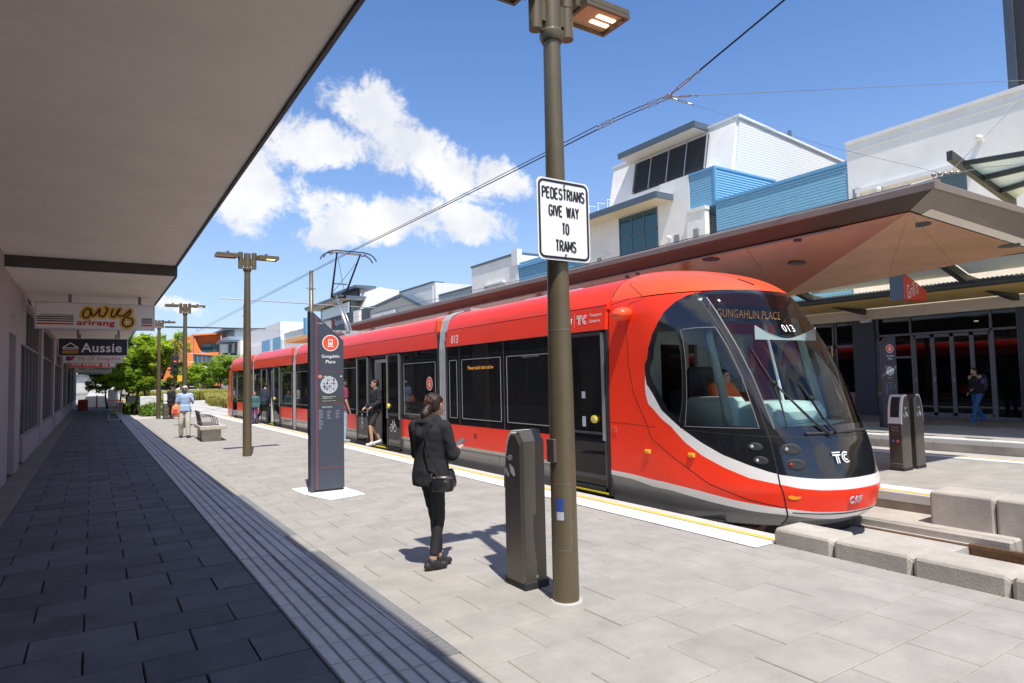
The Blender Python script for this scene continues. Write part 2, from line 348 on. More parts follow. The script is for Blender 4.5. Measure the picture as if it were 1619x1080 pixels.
    def capsule(s, p, q, r0, r1, n=12, flat=1., side=None):
        p, q = Vector(p), Vector(q); d = (q-p).normalized(); a = (side or (Vector((0, 0, 1)) if abs(d.z) < .8 else Vector((1, 0, 0)))); a = (a-d*a.dot(d)).normalized(); b = d.cross(a)
        R = [(p-d*r0*c, r0*w) for c, w in ((.99, .14), (.8, .6), (.45, .89), (0, 1))]+[(q+d*r1*c, r1*w) for c, w in ((0, 1), (.45, .89), (.8, .6), (.99, .14))]
        return s.loft([(c, a*w, b*w*flat) for c, w in R], n)
    def grid(s, P, nu, nv, flip=False):
        vs = [P(i/nu, j/nv) for i in range(nu+1) for j in range(nv+1)]; w = nv+1
        fs = [(i*w+j, (i+1)*w+j, (i+1)*w+j+1, i*w+j+1) for i in range(nu) for j in range(nv)]
        if flip: fs = [f[::-1] for f in fs]
        return s.add(vs, fs)
    def quad(s, a, b, c, d): return s.add([a, b, c, d], [(0, 1, 2, 3)])
    def mesh(s, name='m'):
        me = bpy.data.meshes.new(name); me.from_pydata(s.v, [], s.f); me.validate(); me.update(); return me
def origin_of(o):
    v = Vector((0, 0, 0))
    while o: v += o.location; o = o.parent
    return v
def link(name, me, mat, parent=None, smooth=False, local=False, stuff=False, label=None, loc=None):
    """links a mesh given in world coordinates (or local=True) as one object"""
    if mat is not None:
        me.materials.clear()
        for k in (mat if isinstance(mat, (list, tuple)) else [mat]): me.materials.append(MT[k])
    if loc is not None: off = Vector(loc)
    else: off = Vector((0, 0, 0))
    if parent is not None and not local:
        base = origin_of(parent); me.transform(Matrix.Translation(-base))
    elif loc is not None and not local: me.transform(Matrix.Translation(-off))
    if smooth:
        me.polygons.foreach_set('use_smooth', [True]*len(me.polygons))
        if smooth == 'auto':
            me.set_sharp_from_angle(angle=math.radians(38))
    o = bpy.data.objects.new(name, me); col.objects.link(o); o.location = off
    if parent is not None: o.parent = parent
    if stuff: o['kind'] = 'stuff'
    if label: o['label'] = label
    return o
SPLIT = {'letterboard', 'roof_shroud', 'lower_panel', 'beige_strip', 'skirt', 'gutter_gap', 'bellows_frame', 'shroud_end', 'bulkhead', 'seat_unit', 'mullion', 'roof_box', 'light_strip', 'door_surround', 'louvre_post', 'hood', 'roof_hoop', 'handle_bar',
         'ceiling_light', 'lit_counter', 'notice', 'seat_back', 'door_gap_panel', 'pane', 'rail', 'slat', 'hanger', 'light_strip', 'stripe', 'visor', 'insulator', 'far_window', 'sleeper', 'roof_sensor', 'band', 'clamp', 'box_mark', 'door_panel'}
def part(name, mb, mat, parent=None, smooth=False, **k):
    if name in SPLIT and len(mb.f) > 1:
        par = list(range(len(mb.v)))
        def find(a):
            while par[a] != a: par[a] = par[par[a]]; a = par[a]
            return a
        for f in mb.f:
            for q in f[1:]: par[find(q)] = find(f[0])
        groups = {}
        for f in mb.f: groups.setdefault(find(f[0]), []).append(f)
        if len(groups) > 1:
            o = None
            for fs in groups.values():
                ids = sorted({q for f in fs for q in f}); mp = {q: i for i, q in enumerate(ids)}; m = MB(); m.v = [mb.v[q] for q in ids]; m.f = [tuple(mp[q] for q in f) for f in fs]
                o = link(name, m.mesh(name), mat, parent, smooth, **k)
            return o
    return link(name, mb.mesh(name), mat, parent, smooth, **k)
def thing(name, label, cat, loc=(0, 0, 0), rz=0., group=None):
    o = bpy.data.objects.new(name, None); col.objects.link(o); o.location = loc; o.rotation_euler = (0, 0, rz); o.empty_display_size = .2
    o['label'] = label; o['category'] = cat
    if group: o['group'] = group
    return o
def tag(o, label, cat, group=None, kind=None):
    o['label'] = label; o['category'] = cat
    if group: o['group'] = group
    if kind: o['kind'] = kind
    return o
def struct(name, mb, mat, parent=None, **k):
    o = part(name, mb, mat, parent, **k)
    if parent is None: o['kind'] = 'structure'
    return o
KIDS = {}
def copy_tree(o, parent=None):
    c = o.copy(); col.objects.link(c)
    if parent is not None: c.parent = parent
    for ch in [x for x in list(bpy.data.objects) if x.parent == o]: copy_tree(ch, c)
    return c
def dup(o, loc, rz=None, label=None, group=None):
    c = copy_tree(o); c.location = loc
    if rz is not None: c.rotation_euler = (0, 0, rz)
    if label: c['label'] = label
    if group: c['group'] = group
    return c
def evaluated(ob):
    bpy.context.view_layer.update(); dg = bpy.context.evaluated_depsgraph_get(); me = bpy.data.meshes.new_from_object(ob.evaluated_get(dg))
    d = ob.data; bpy.data.objects.remove(ob)
    return me
def remeshed(mb, voxel=.012, it=5, wrinkle=0., wscale=9., seed=0):
    ob = bpy.data.objects.new('tmp', mb.mesh('tmp')); col.objects.link(ob)
    m = ob.modifiers.new('r', 'REMESH'); m.mode = 'VOXEL'; m.voxel_size = voxel; m.use_smooth_shade = True
    s = ob.modifiers.new('s', 'SMOOTH'); s.iterations = it; s.factor = .5
    me = evaluated(ob)
    if wrinkle:
        me.update()
        for v in me.vertices:
            p = v.co*wscale+Vector((seed, 0, 0)); d = noise.noise((p.x, p.y, p.z*1.9))+.5*noise.noise((p.x*2.3, p.y*2.3, p.z*4.1))
            v.co += v.normal*d*wrinkle
        me.update()
    return me
FC = {}
def text(name, s, centre, width, height, xd, ud, mat, parent=None, off=0., bold=0., label=None, align='CENTER', depth=0.0):
    """flat lettering: s fitted to width x height (m) around centre, along xd, upright along ud"""
    cu = bpy.data.curves.new('t', 'FONT'); cu.body = s; cu.size = 1; cu.resolution_u = 3; cu.space_character = 1.06; cu.offset = bold; cu.extrude = depth
    ob = bpy.data.objects.new('t', cu); col.objects.link(ob); me = evaluated(ob)
    vs = np.array([v.co for v in me.vertices])
    if len(vs) == 0: return None
    mn, mx = vs.min(0), vs.max(0)
    xd, ud = Vector(xd).normalized(), Vector(ud).normalized(); nd = xd.cross(ud); c = Vector(centre)
    sx = width/(mx[0]-mn[0]); sy = (height/(mx[1]-mn[1])) if height else sx
    for v in me.vertices:
        v.co = c+xd*((v.co.x-(mn[0]+mx[0])/2)*sx)+ud*((v.co.y-(mn[1]+mx[1])/2)*sy)+nd*(off+v.co.z)
    return link(name, me, mat, parent, label=label)
class Print:
    """flat shapes drawn on a plane: centre, x direction, up direction"""
    def __init__(s, c, xd, ud, off=.002): s.c, s.x, s.u = Vector(c), Vector(xd).normalized(), Vector(ud).normalized(); s.n = s.x.cross(s.u); s.off = off; s.mb = MB()
    def bump(s): s.off += 4e-5
    def p(s, a, b): return s.c+s.x*a+s.u*b+s.n*s.off
    def rect(s, a0, a1, b0, b1): s.mb.add([s.p(a0, b0), s.p(a1, b0), s.p(a1, b1), s.p(a0, b1)], [(0, 1, 2, 3)]); return s
    def poly(s, pts): s.bump(); s.mb.add([s.p(*q) for q in pts], [tuple(range(len(pts)))]); return s
    def disc(s, a, b, r, n=28, ry=None): ry = ry or r; return s.poly([(a+r*math.cos(2*math.pi*k/n), b+ry*math.sin(2*math.pi*k/n)) for k in range(n)])
    def ring(s, a, b, r0, r1, n=32, t0=0, t1=2*math.pi, k=1.):
        for i in range(n):
            A, B = t0+(t1-t0)*i/n, t0+(t1-t0)*(i+1)/n
            s.mb.add([s.p(a+r*math.cos(t)*k, b+r*math.sin(t)) for r, t in ((r0, A), (r1, A), (r1, B), (r0, B))], [(0, 1, 2, 3)])
        return s
    def line(s, pts, w):
        for (a, b), (c, d) in zip(pts[:-1], pts[1:]):
            s.bump(); l = math.hypot(c-a, d-b) or 1; nx, ny = -(d-b)/l*w/2, (c-a)/l*w/2
            s.mb.add([s.p(a+nx, b+ny), s.p(a-nx, b-ny), s.p(c-nx, d-ny), s.p(c+nx, d+ny)], [(0, 1, 2, 3)])
        return s
    def rrect(s, a0, a1, b0, b1, r, n=6, w=None):
        pts = []
        for cx, cy, t in ((a1-r, b1-r, 0), (a0+r, b1-r, 90), (a0+r, b0+r, 180), (a1-r, b0+r, 270)):
            pts += [(cx+r*math.cos(math.radians(t+90*k/n)), cy+r*math.sin(math.radians(t+90*k/n))) for k in range(n+1)]
        if w: return s.line(pts+[pts[0]], w)
        return s.poly(pts)
    def done(s, name, mat, parent=None, **k): return part(name, s.mb, mat, parent, **k)
def tram_icon(c, xd, ud, r, parent, off=.003, ring='white_print', disc='sign_red'):
    Print(c, xd, ud, off).disc(0, 0, r).done('badge', ring, parent)
    Print(c, xd, ud, off+.001).disc(0, 0, r*.9).done('badge', disc, parent)
    g = Print(c, xd, ud, off+.002); q = r*.9
    g.rrect(-.30*q, .30*q, -.28*q, .52*q, .1*q); g.poly([(-.42*q, -.55*q), (-.30*q, -.55*q), (-.12*q, -.30*q), (-.24*q, -.30*q)]); g.poly([(.30*q, -.55*q), (.42*q, -.55*q), (.24*q, -.30*q), (.12*q, -.30*q)]); g.rect(-.3*q, .3*q, -.47*q, -.40*q)
    g.done('tram_symbol', ring, parent)
    Print(c, xd, ud, off+.003).rect(-.20*q, .20*q, .05*q, .38*q).disc(-.17*q, -.12*q, .05*q, 10).disc(.17*q, -.12*q, .05*q, 10).done('tram_symbol', disc, parent)
def tc_logo(c, xd, ud, h, parent, off=.003, mat='white_print'):
    g = Print(c, xd, ud, off); t = h*.11
    for k in (0, 1):    # double-lined T
        g.rect(-.95*h, -.05*h-k*.0, .5*h-t-k*2*t, .5*h-k*2*t)
    g.rect(-.62*h, -.62*h+t, -.5*h, .2*h); g.rect(-.62*h+2*t, -.62*h+3*t, -.5*h, .2*h)
    for r0, r1 in ((.5, .39), (.28, .17)): g.ring(.5*h, 0, r0*h, r1*h, 20, math.radians(50), math.radians(310), .9)
    return g.done('logo', mat, parent)
# ---------------------------------------------------------------- ground, platforms, tracks
struct('ground', MB().quad((-600, -300, -.62), (600, -300, -.62), (600, 1500, -.62), (-600, 1500, -.62)), 'ground')
pf = struct('near_platform', MB().box(-14, 5.85, -12, 37.4, -.6, -.03), 'paver_joint')
struct('platform_base', MB().box(-1.0, 1.74, -12, 140, -.03, -.026), 'dark_joint', pf)
rnd = random.Random(3)
struct('joint_sand', MB().box(1.745, 5.84, -12, 37.3, -.0299, -.0075), 'paver_joint', pf)
def copies(name, proto_mb, mat, parent, spots, local_z=0.):
    """one shared mesh, one object per piece"""
    me = proto_mb.mesh(name); me.materials.append(MT[mat])
    for i, (x, y, z) in enumerate(spots):
        o = bpy.data.objects.new(name, me); col.objects.link(o); o.parent = parent; o.location = (x, y, z)
        o.rotation_euler = (rnd.uniform(-.0012, .0012), rnd.uniform(-.0012, .0012), rnd.uniform(-.001, .001))
# light grey paving slabs 0.6 x 0.4 laid in half bond
full = MB().box(.003, .597, .003, .397, -.03, 0, .004)
spots, far, cuts = [], MB(), MB()
for k in range(-30, 86):
    y = 2.90+.4*k; x0 = 2.05 if k % 2 == 0 else 2.35
    xs = [x0+.6*i for i in range(-1, 7)]
    for x in xs:
        a, b = max(x, 1.88 if y < 30 else 1.75), min(x+.6, 5.25)
        if b-a < .08: continue
        z = rnd.uniform(-.0025, .0005)
        if b-a > .59 and 1.0 < y < 22.2: spots.append((x, y, z))
        elif y > 1.0 and y < 22.2: cuts.box(a+.003, b-.003, y+.003, y+.397, -.03, z, .004)
        else: far.box(a+.003, b-.003, y+.003, y+.397, -.03, z)
spots = spots[:298]
copies('paving_slab', full, 'paver', pf, spots)
part('cut_slabs', cuts, 'paver', pf, stuff=True)
part('far_slabs', far, 'paver', pf, stuff=True)
near = MB()
for k in range(-12, 6):   # pavers in front of the concrete blocks, out to X 5.5
    y = -1.9+.4*k*1.0
    for x in (5.25,):
        if y < -1.2: near.box(x+.003, 5.52, y+.003, y+.397, -.03, -.001, .004)
for y0 in [-1.1, -.7, -.3, .1, .5, .9, 1.3, 1.7, 2.1, 2.5, 2.9, 3.3, 3.7]: near.box(5.253, 5.52, y0+.003, y0+.397, -.03, -.001, .004)
near.box(5.253, 5.52, -8, -6.75, -.03, -.001)
part('cut_slabs', near, 'paver', pf, stuff=True)
# narrow band beside the gutter
nb = MB(); y = -8.
while y < 37:
    nb.box(1.752, 1.877, y+.002, y+.398, -.03, -.003); y += .4
part('gutter_slabs', nb, 'paver', pf, stuff=True)
# dark paving slabs of the covered walk
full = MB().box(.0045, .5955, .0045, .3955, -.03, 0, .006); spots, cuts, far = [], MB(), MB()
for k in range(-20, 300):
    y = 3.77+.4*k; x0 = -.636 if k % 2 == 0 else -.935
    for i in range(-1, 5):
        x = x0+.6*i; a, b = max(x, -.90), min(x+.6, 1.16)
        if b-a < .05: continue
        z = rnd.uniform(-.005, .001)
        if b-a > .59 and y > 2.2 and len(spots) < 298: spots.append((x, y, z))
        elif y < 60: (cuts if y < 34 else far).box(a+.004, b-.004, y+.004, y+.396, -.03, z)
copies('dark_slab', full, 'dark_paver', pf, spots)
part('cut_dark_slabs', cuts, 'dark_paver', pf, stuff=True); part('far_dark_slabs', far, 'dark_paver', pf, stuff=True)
# kerb strip along the shopfronts
ks = MB(); y = 0
while y < 60: ks.box(-1.30, -.905, y+.004, y+.996, -.03, .004); y += 1.
part('kerb_strip', ks, 'kerb_strip', pf, stuff=True)
# tactile guide strip: two tiles wide, raised bars along the walk
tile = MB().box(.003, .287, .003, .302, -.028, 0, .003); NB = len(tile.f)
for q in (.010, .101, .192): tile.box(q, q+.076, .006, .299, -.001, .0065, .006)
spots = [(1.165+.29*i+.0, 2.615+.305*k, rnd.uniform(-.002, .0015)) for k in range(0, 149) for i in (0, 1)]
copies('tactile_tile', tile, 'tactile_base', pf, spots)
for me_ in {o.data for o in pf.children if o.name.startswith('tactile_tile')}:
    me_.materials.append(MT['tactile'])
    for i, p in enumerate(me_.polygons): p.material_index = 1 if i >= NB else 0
# drain grates
def grate(y0, y1):
    t = thing('drain_grate', 'slotted steel drain grate by the tactile strip, '+('nearest the camera' if y0 < 4 else 'further along before the information sign'), 'drain grate', (1.81, y0, 0))
    m = MB()
    for i in range(9): m.box(1.75+.0155*i, 1.755+.0155*i, y0, y1, -.014, .0035)
    y = y0
    while y < y1: m.box(1.749, 1.879, y, y+.008, -.016, .0015); y += .06 if y0 < 5 else .12
    part('slats', m, 'alu', t, stuff=True); part('channel', MB().box(1.745, 1.883, y0-.01, y1+.01, -.027, -.02), 'interior_dark', t)
    part('frame', MB().box(1.743, 1.749, y0-.01, y1+.01, -.02, .002).box(1.879, 1.885, y0-.01, y1+.01, -.02, .002), 'chrome', t)
grate(3.555, 6.475); grate(7.30, 10.36)
# platform edge: coping stones, white strip, yellow line
def coping_row(parent, x0, x1, ya, yb, step=.9):
    w = x1-x0; p = MB().box(0, w, .003, step-.003, -.12, 0, .008); n = int((yb-ya)/step)
    copies('coping_stone', p, 'coping', parent, [(x0, ya+step*k, .001) for k in range(n)])
coping_row(pf, 5.253, 5.85, 4.0, 37.3)
part('white_strip', MB().quad((5.25, 3.97, .0055), (5.56, 3.97, .0055), (5.56, 37.3, .0055), (5.25, 37.3, .0055)), 'white_line', pf)
part('yellow_line', MB().quad((5.61, 4.0, .0055), (5.69, 4.0, .0055), (5.69, 37.3, .0055), (5.61, 37.3, .0055)), 'yellow_line', pf)
struct('cross_line', MB().quad((-.9, 37.45, -.02), (5.85, 37.45, -.02), (5.85, 37.75, -.02), (-.9, 37.75, -.02)), 'white_line')
# trench of the first track
tb = struct('track_bed', MB().box(5.85, 9.1, 3.4, 37.4, -.6, -.33), 'track_bed')
part('platform_wall', MB().box(5.78, 5.86, 4, 37.4, -.6, -.12), 'concrete_dark', tb)
struct('track_bed', MB().box(5.85, 8.6, -12, 3.4, -.6, -.50), 'concrete_dark')
rl = MB()
for xc in (6.76, 8.19):
    rl.box(xc-.035, xc+.035, -12, 3.4, -.335, -.30); rl.box(xc-.012, xc+.012, -12, 3.4, -.44, -.335); rl.box(xc-.07, xc+.07, -12, 3.4, -.46, -.44)
    rl.box(xc-.035, xc+.035, 3.4, 37.4, -.332, -.318)
part('rail', rl, 'rail_steel', tb)
sl = MB()
for k in range(20): sl.box(6.2, 8.5, -11+.72*k, -10.75+.72*k, -.499, -.462)
part('sleepers', sl, 'concrete_dark', tb, stuff=True)
part('concrete_apron', MB().box(8.32, 9.14, 3.05, 37.4, -.5, -.235, .02), 'concrete', tb)
# island platform
isl = struct('island_platform', MB().box(9.14, 13.7, -12, 37.4, -.6, -.03), 'concrete_dark')
coping_row(isl, 9.08, 9.55, 4.0, 37.3); coping_row(isl, 13.25, 13.74, -8.0, 37.3)
part('platform_wall', MB().box(9.10, 9.139, 4.0, 37.3, -.5, -.125), 'concrete_dark', isl)
for x0, x1, m in ((9.26, 9.55, 'white_line'), (9.13, 9.20, 'yellow_line'), (13.26, 13.5, 'white_line'), (13.58, 13.64, 'yellow_line')):
    part('edge_line', MB().quad((x0, 4. if x0 < 10 else -8, .0055), (x1, 4. if x0 < 10 else -8, .0055), (x1, 37, .0055), (x0, 37, .0055)), m, isl)
full = MB().box(.003, .597, .003, .397, -.03, 0, .004); spots = []; far = MB()
for k in range(-20, 82):
    y = 2.1+.4*k; x0 = 8.95 if k % 2 == 0 else 9.25
    for i in range(0, 8):
        x = x0+.6*i; a, b = max(x, 9.555), min(x+.6, 13.245)
        if b-a < .1: continue
        if b-a > .59 and 2.4 < y < 8.5: spots.append((x, y, rnd.uniform(-.002, .001)))
        else: far.box(a+.003, b-.003, y+.003, y+.397, -.03, -.001)
copies('paving_slab', full, 'paver', isl, spots); part('far_slabs', far, 'paver', isl, stuff=True)
# second track and the far kerbside platform
struct('track_bed', MB().box(13.7, 16.8, -12, 37.4, -.6, -.30), 'track_bed')
fp = struct('far_platform', MB().box(16.85, 60, -60, 140, -.6, -.03), 'concrete_dark')
st = MB(); y = -8
while y < 37: st.box(16.76, 17.15, y+.004, y+1.196, -.11, .0, .008); y += 1.2
part('coping', st, 'coping', fp, stuff=True)
part('platform_wall', MB().box(16.80, 16.849, -12, 37.4, -.5, -.112), 'concrete', fp)
part('white_strip', MB().quad((16.8, -8, .005), (17.0, -8, .005), (17.0, 37, .005), (16.8, 37, .005)), 'white_line', fp)
pv = MB(); pk = MB()
for k in range(-20, 80):
    for i in range(12):
        x = 17.16+.6*i+(.3 if k % 2 else 0); b = min(x+.6, 23.8); (pv if x < 20.3 else pk).box(x+.004, b-.004, .6*k+.004, .6*k+.596, -.03, 0)
part('paving', pv, 'paver', fp, stuff=True); part('shop_paving', pk, 'kerb_strip', fp, stuff=True)  # slabs near the shops take a darker colour that paints the awning's shade
# street beyond the stop: flush tracks that bend to the left, planting and far road
fs = struct('street', MB().box(-1.0, 60, 37.4, 400, -.6, -.035), 'far_paving')
def arc(x0, w, z, name, mat, par, y0=37.4, n=40, R=120.):
    m = MB()
    def c(t): a = t*.9; return x0-R*(1-math.cos(a)) if t > 0 else x0, y0+R*math.sin(a)
    L = []
    for i in range(n+1):
        a = .75*i/n; xc, yc = (x0-R)+R*math.cos(a), y0+12+R*math.sin(a)
        if i == 0: L.append((x0, y0, 0))
        L.append((xc, yc, a))
    for (xa, ya, a), (xb, yb, b) in zip(L[:-1], L[1:]):
        m.quad((xa-w*math.cos(a), ya-w*math.sin(a), z), (xa+w*math.cos(a), ya+w*math.sin(a), z), (xb+w*math.cos(b), yb+w*math.sin(b), z), (xb-w*math.cos(b), yb-w*math.sin(b), z))
    return part(name, m, mat, par)
arc(7.5, 2.6, -.030, 'track_slab', 'coping', fs)
for x in (6.76, 8.19): arc(x, .06, -.026, 'rail_groove', 'concrete_dark', fs)
for x in (5.3, 9.7): arc(x, .12, -.026, 'slab_joint', 'track_bed', fs)
struct('carriageway', MB().quad((-40, 64, -.03), (4.5, 64, -.03), (4.5, 72, -.03), (-40, 72, -.03)), 'asphalt')
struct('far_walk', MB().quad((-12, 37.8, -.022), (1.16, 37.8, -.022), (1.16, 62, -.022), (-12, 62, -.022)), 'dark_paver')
# concrete blocks closing the end of the track
CB = [(5.52, 5.93, 3.385, 3.97, .155), (5.52, 5.93, 2.72, 3.37, .155), (5.52, 5.93, 2.055, 2.705, .155), (5.52, 5.93, 1.39, 2.04, .155), (5.52, 5.93, .725, 1.375, .155)]
names = ['pale concrete block beside the end of the yellow platform line, first of the near row', 'pale concrete block second from the tram in the near row', 'pale concrete block third from the tram, half in shadow', 'pale concrete block fourth from the tram, cut by the right edge']
def block(x0, x1, y0, y1, zb, zt, label, group):
    m = MB(); s = .028
    R = []
    for y, d in ((y0, .035), (y0+.03, 0), (y1-.03, 0), (y1, .035)): R.append((y, d))
    prof = [(x0, zb), (x0, zt-s), (x0+s*.4, zt-s*.3), (x0+s, zt), (x1-s, zt), (x1, zt-s), (x1, zb)]
    vs = []
    for y, d in R: vs += [(x+(d*.6 if i < 3 else (-d*.6 if i > 3 else 0)), y, z-(d if i in (2, 3, 4) else (d*.7 if i in (1, 5) else 0))) for i, (x, z) in enumerate(prof)]
    n = len(prof); fs = [(i*n+k, (i+1)*n+k, (i+1)*n+(k+1) % n, i*n+(k+1) % n) for i in range(3) for k in range(n)]
    m.add(vs, fs+[tuple(range(n)), tuple(range(3*n, 4*n))[::-1]])
    return tag(part('concrete_block', m, 'concrete', loc=(x0, y0, zb)), label, 'concrete block', group)
for i, (x0, x1, y0, y1, zt) in enumerate(CB): block(x0, x1, y0, y1, -.5, zt, names[i] if i < 4 else 'pale concrete block fifth from the tram in the near row', 'concrete blocks along the near side of the track end')
for i, (y0, y1) in enumerate(((2.93+.36, 3.97), (2.6, 3.275), (1.9, 2.585), (1.2, 1.885))):
    block(8.58, 9.08, y0, y1, -.5, .165, ['tall concrete block at the corner of the island platform', 'tall concrete block right of the corner block by the island', 'third tall concrete block counted from the island corner', 'fourth tall concrete block counted from the island corner'][i], 'tall concrete blocks along the island side of the track end')
# ---------------------------------------------------------------- the tram
XC = 7.475
tram = thing('tram', 'red five-section tram at the platform, its black and white nose towards the concrete blocks', 'tram', (XC, 21, 0))
ZT = [-.12, 0, .3, .5, .8, .95, 1.24, 1.6, 1.93, 2.3, 2.6, 2.72, 2.85, 2.95, 3.05, 3.12, 3.18, 3.22]
YT = [4.40, 4.2, 4.12, 4.16, 4.24, 4.30, 4.42, 4.57, 4.75, 4.98, 5.18, 5.28, 5.45, 5.65, 5.95, 6.25, 6.6, 7.0]
HZ = [-.12, 0, .3, 1.0, 1.5, 2.0, 2.31, 2.5, 2.65, 2.8, 2.95, 3.05, 3.12, 3.18, 3.22]
HWD = [1.27, 1.30, 1.325, 1.325, 1.32, 1.31, 1.295, 1.28, 1.255, 1.185, 1.06, .90, .70, .48, .12]
YE = 7.0
def smooth_tab(xs, ys):
    zz = np.linspace(xs[0], xs[-1], 400); v = np.interp(zz, xs, ys); k = np.hanning(23); k /= k.sum()
    p = np.concatenate([np.full(11, v[0])+(v[0]-v[1])*-0+np.arange(-11, 0)*(v[1]-v[0]), v, v[-1]+np.arange(1, 12)*(v[-1]-v[-2])])
    return zz, np.convolve(p, k, 'valid')
TY = smooth_tab(ZT, YT); TW = smooth_tab(HZ, HWD); TS = smooth_tab([0, 1, 2, 2.7, 3.0, 3.22], [6.2, 6.2, 6.3, 6.6, 6.9, 7.05])
def NS(s, z, off=0.):
    """nose surface: s 0 (cab seam) .. 1 (side ends) .. 2 (centre front) .. 4 (far seam)"""
    if off:
        e = .004; a = NS(s+e, z)-NS(s-e, z); b = NS(s, min(z+e, 3.215))-NS(s, z-e); n = np.cross(a, b); n /= (np.linalg.norm(n) or 1)
        return NS(s, z)+n*off
    mir = s > 2
    if mir: s = 4-s
    y0 = np.interp(z, *TS); c = np.interp(z, *TY); w = np.interp(z, *TW); y0 = min(y0, YE)
    if s <= 1: p = np.array([-w, YE+(y0-YE)*s, z])
    else:
        t = (s-1)*math.pi/2; n = 2/2.3
        p = np.array([-w*max(math.cos(t), 0)**n, y0+(min(c, y0)-y0)*math.sin(t)**n, z])
    return np.array([XC-p[0] if mir else XC+p[0], p[1], z])
T = lambda tab: (lambda v: float(np.interp(v, [a for a, b in tab], [b for a, b in tab])))
maskup = T([(.985, 1.65), (.99, 1.75), (1.012, 1.86), (1.025, 2.0), (1.075, 2.18), (1.138, 2.33), (1.2, 2.46), (1.3, 2.59), (1.4, 2.67), (1.5, 2.70), (1.6, 2.72), (2, 2.72)])
masklo = T([(.985, 1.65), (1.0, 1.52), (1.025, 1.38), (1.05, 1.22), (1.1, 1.07), (1.162, .93), (1.225, .81), (1.312, .68), (1.425, .57), (1.5, .51), (1.55, .48), (1.638, .455), (1.713, .44), (1.85, .43), (2, .43)])
stripelo = T([(.955, 1.40), (1.012, 1.24), (1.05, 1.10), (1.1, .96), (1.15, .80), (1.225, .65), (1.312, .53), (1.412, .43), (1.5, .39), (1.55, .37), (1.625, .335), (1.725, .315), (1.85, .31), (2, .31)])
redlo = T([(0, .32), (.55, .31), (1.025, .28), (1.188, .23), (1.35, .16), (1.5, .115), (1.575, .1), (1.7, .07), (1.85, .055), (2, .05)])
whitelo = T([(0, .26), (.55, .24), (1.075, .18), (1.238, .11), (1.412, .05), (1.575, .025), (1.713, -.01), (1.85, -.04), (2, -.04)])
archlow = T([(.97, 1.14), (1.07, 1.10), (1.19, 1.055), (1.38, 1.025), (1.52, 1.0), (1.65, .985)])
stripeout = T([(.97, 1.10), (1.08, 1.05), (1.24, 1.005), (1.39, .955), (1.5, .957), (1.65, .985)])
archup = T([(1.65, .985), (1.75, .99), (1.86, 1.012), (2.0, 1.025), (2.18, 1.075), (2.33, 1.138), (2.46, 1.2), (2.59, 1.3), (2.67, 1.4), (2.70, 1.5), (2.712, 1.62), (2.72, 2.)])
ZM = .97
K0 = lambda v: (lambda t: v)
arch = lambda z: archlow(z) if z < 1.65 else archup(z)
def npatch(name, mat, A, B, t0, t1, nt, ns, mode, off=0., mirror=True, flipm=False):
    ctr = (mode == 's' and t1 == 2) or (mode == 'z' and B is K2)
    if not ctr: [npatch1(name, mat, A, B, t0, t1, nt, ns, mode, off, mi, False) for mi in (0, 1)]
    elif mode == 's': npatch1(name, mat, lambda t: A(min(t, 4-t)), lambda t: B(min(t, 4-t)), t0, 4-t0, nt*2, ns, mode, off, 0, True)
    else: npatch1(name, mat, A, lambda t: 4-A(t), t0, t1, nt, ns*2, mode, off, 0, True)
K2 = lambda t: 2
def npatch1(name, mat, A, B, t0, t1, nt, ns, mode, off, mi0, full):
    """mode 'z': t is z, s runs A(t)..B(t); mode 's': t is s, z runs A(t)..B(t)"""
    m = MB(); N = []
    for mi in (mi0,):
        def P(u, v):
            t = t0+(t1-t0)*u; a = A(t); b = B(t); q = a+(b-a)*v; s, z = (q, t) if mode == 'z' else (t, q)
            if mi: s = 4-s
            N.append((s, z)); return NS(s, z, off)
        m.grid(P, nt, ns, flip=(mode == 'z') ^ bool(mi))
    me = m.mesh(name)
    o = link(name, me, mat, tram, True)
    if len(me.vertices) == len(N):
        nr = []
        bad = [p.index for p in me.polygons if p.normal.dot(p.center-Vector((0, 6.5-21, 1.2))) < 0]
        bmx = bmesh.new(); bmx.from_mesh(me); bmx.faces.ensure_lookup_table(); bmesh.ops.reverse_faces(bmx, faces=[bmx.faces[i] for i in bad]); bmx.to_mesh(me); bmx.free()
        for s, z in N:
            e = .004; z2 = min(z, 3.2); a = NS(s+e, z2)-NS(s-e, z2); b = NS(s, z2+e)-NS(s, z2-e); n = np.cross(a, b); l = np.linalg.norm(n); nr.append(tuple(n/l) if l > 1e-9 else (0, -1, 0))
        me.normals_split_custom_set_from_vertices(nr)
    return o
npatch('nose_skirt', 'tram_grey', K0(-.12), whitelo, 0, 2, 50, 4, 's')
npatch('lower_white_stripe', 'tram_white', whitelo, redlo, 0, 2, 50, 2, 's')
npatch('nose_panel', 'tram_red', redlo, lambda s: min(stripelo(s), ZM), 0, 2, 80, 8, 's')
npatch('white_stripe', 'tram_white', stripelo, lambda s: min(masklo(s), ZM), 1.098, 2, 60, 3, 's')
npatch('front_panel', 'tram_black', masklo, K0(ZM), 1.145, 2, 60, 8, 's')
npatch('cab_side', 'tram_red', K0(0), stripeout, ZM, 1.65, 30, 24, 'z')
npatch('white_stripe', 'tram_white', stripeout, archlow, ZM, 1.65, 30, 2, 'z')
npatch('cab_side', 'tram_red', K0(0), archup, 1.65, 2.718, 60, 34, 'z')
npatch('cab_roof', 'tram_orange', K0(0), K2, 2.718, 3.215, 26, 70, 'z')
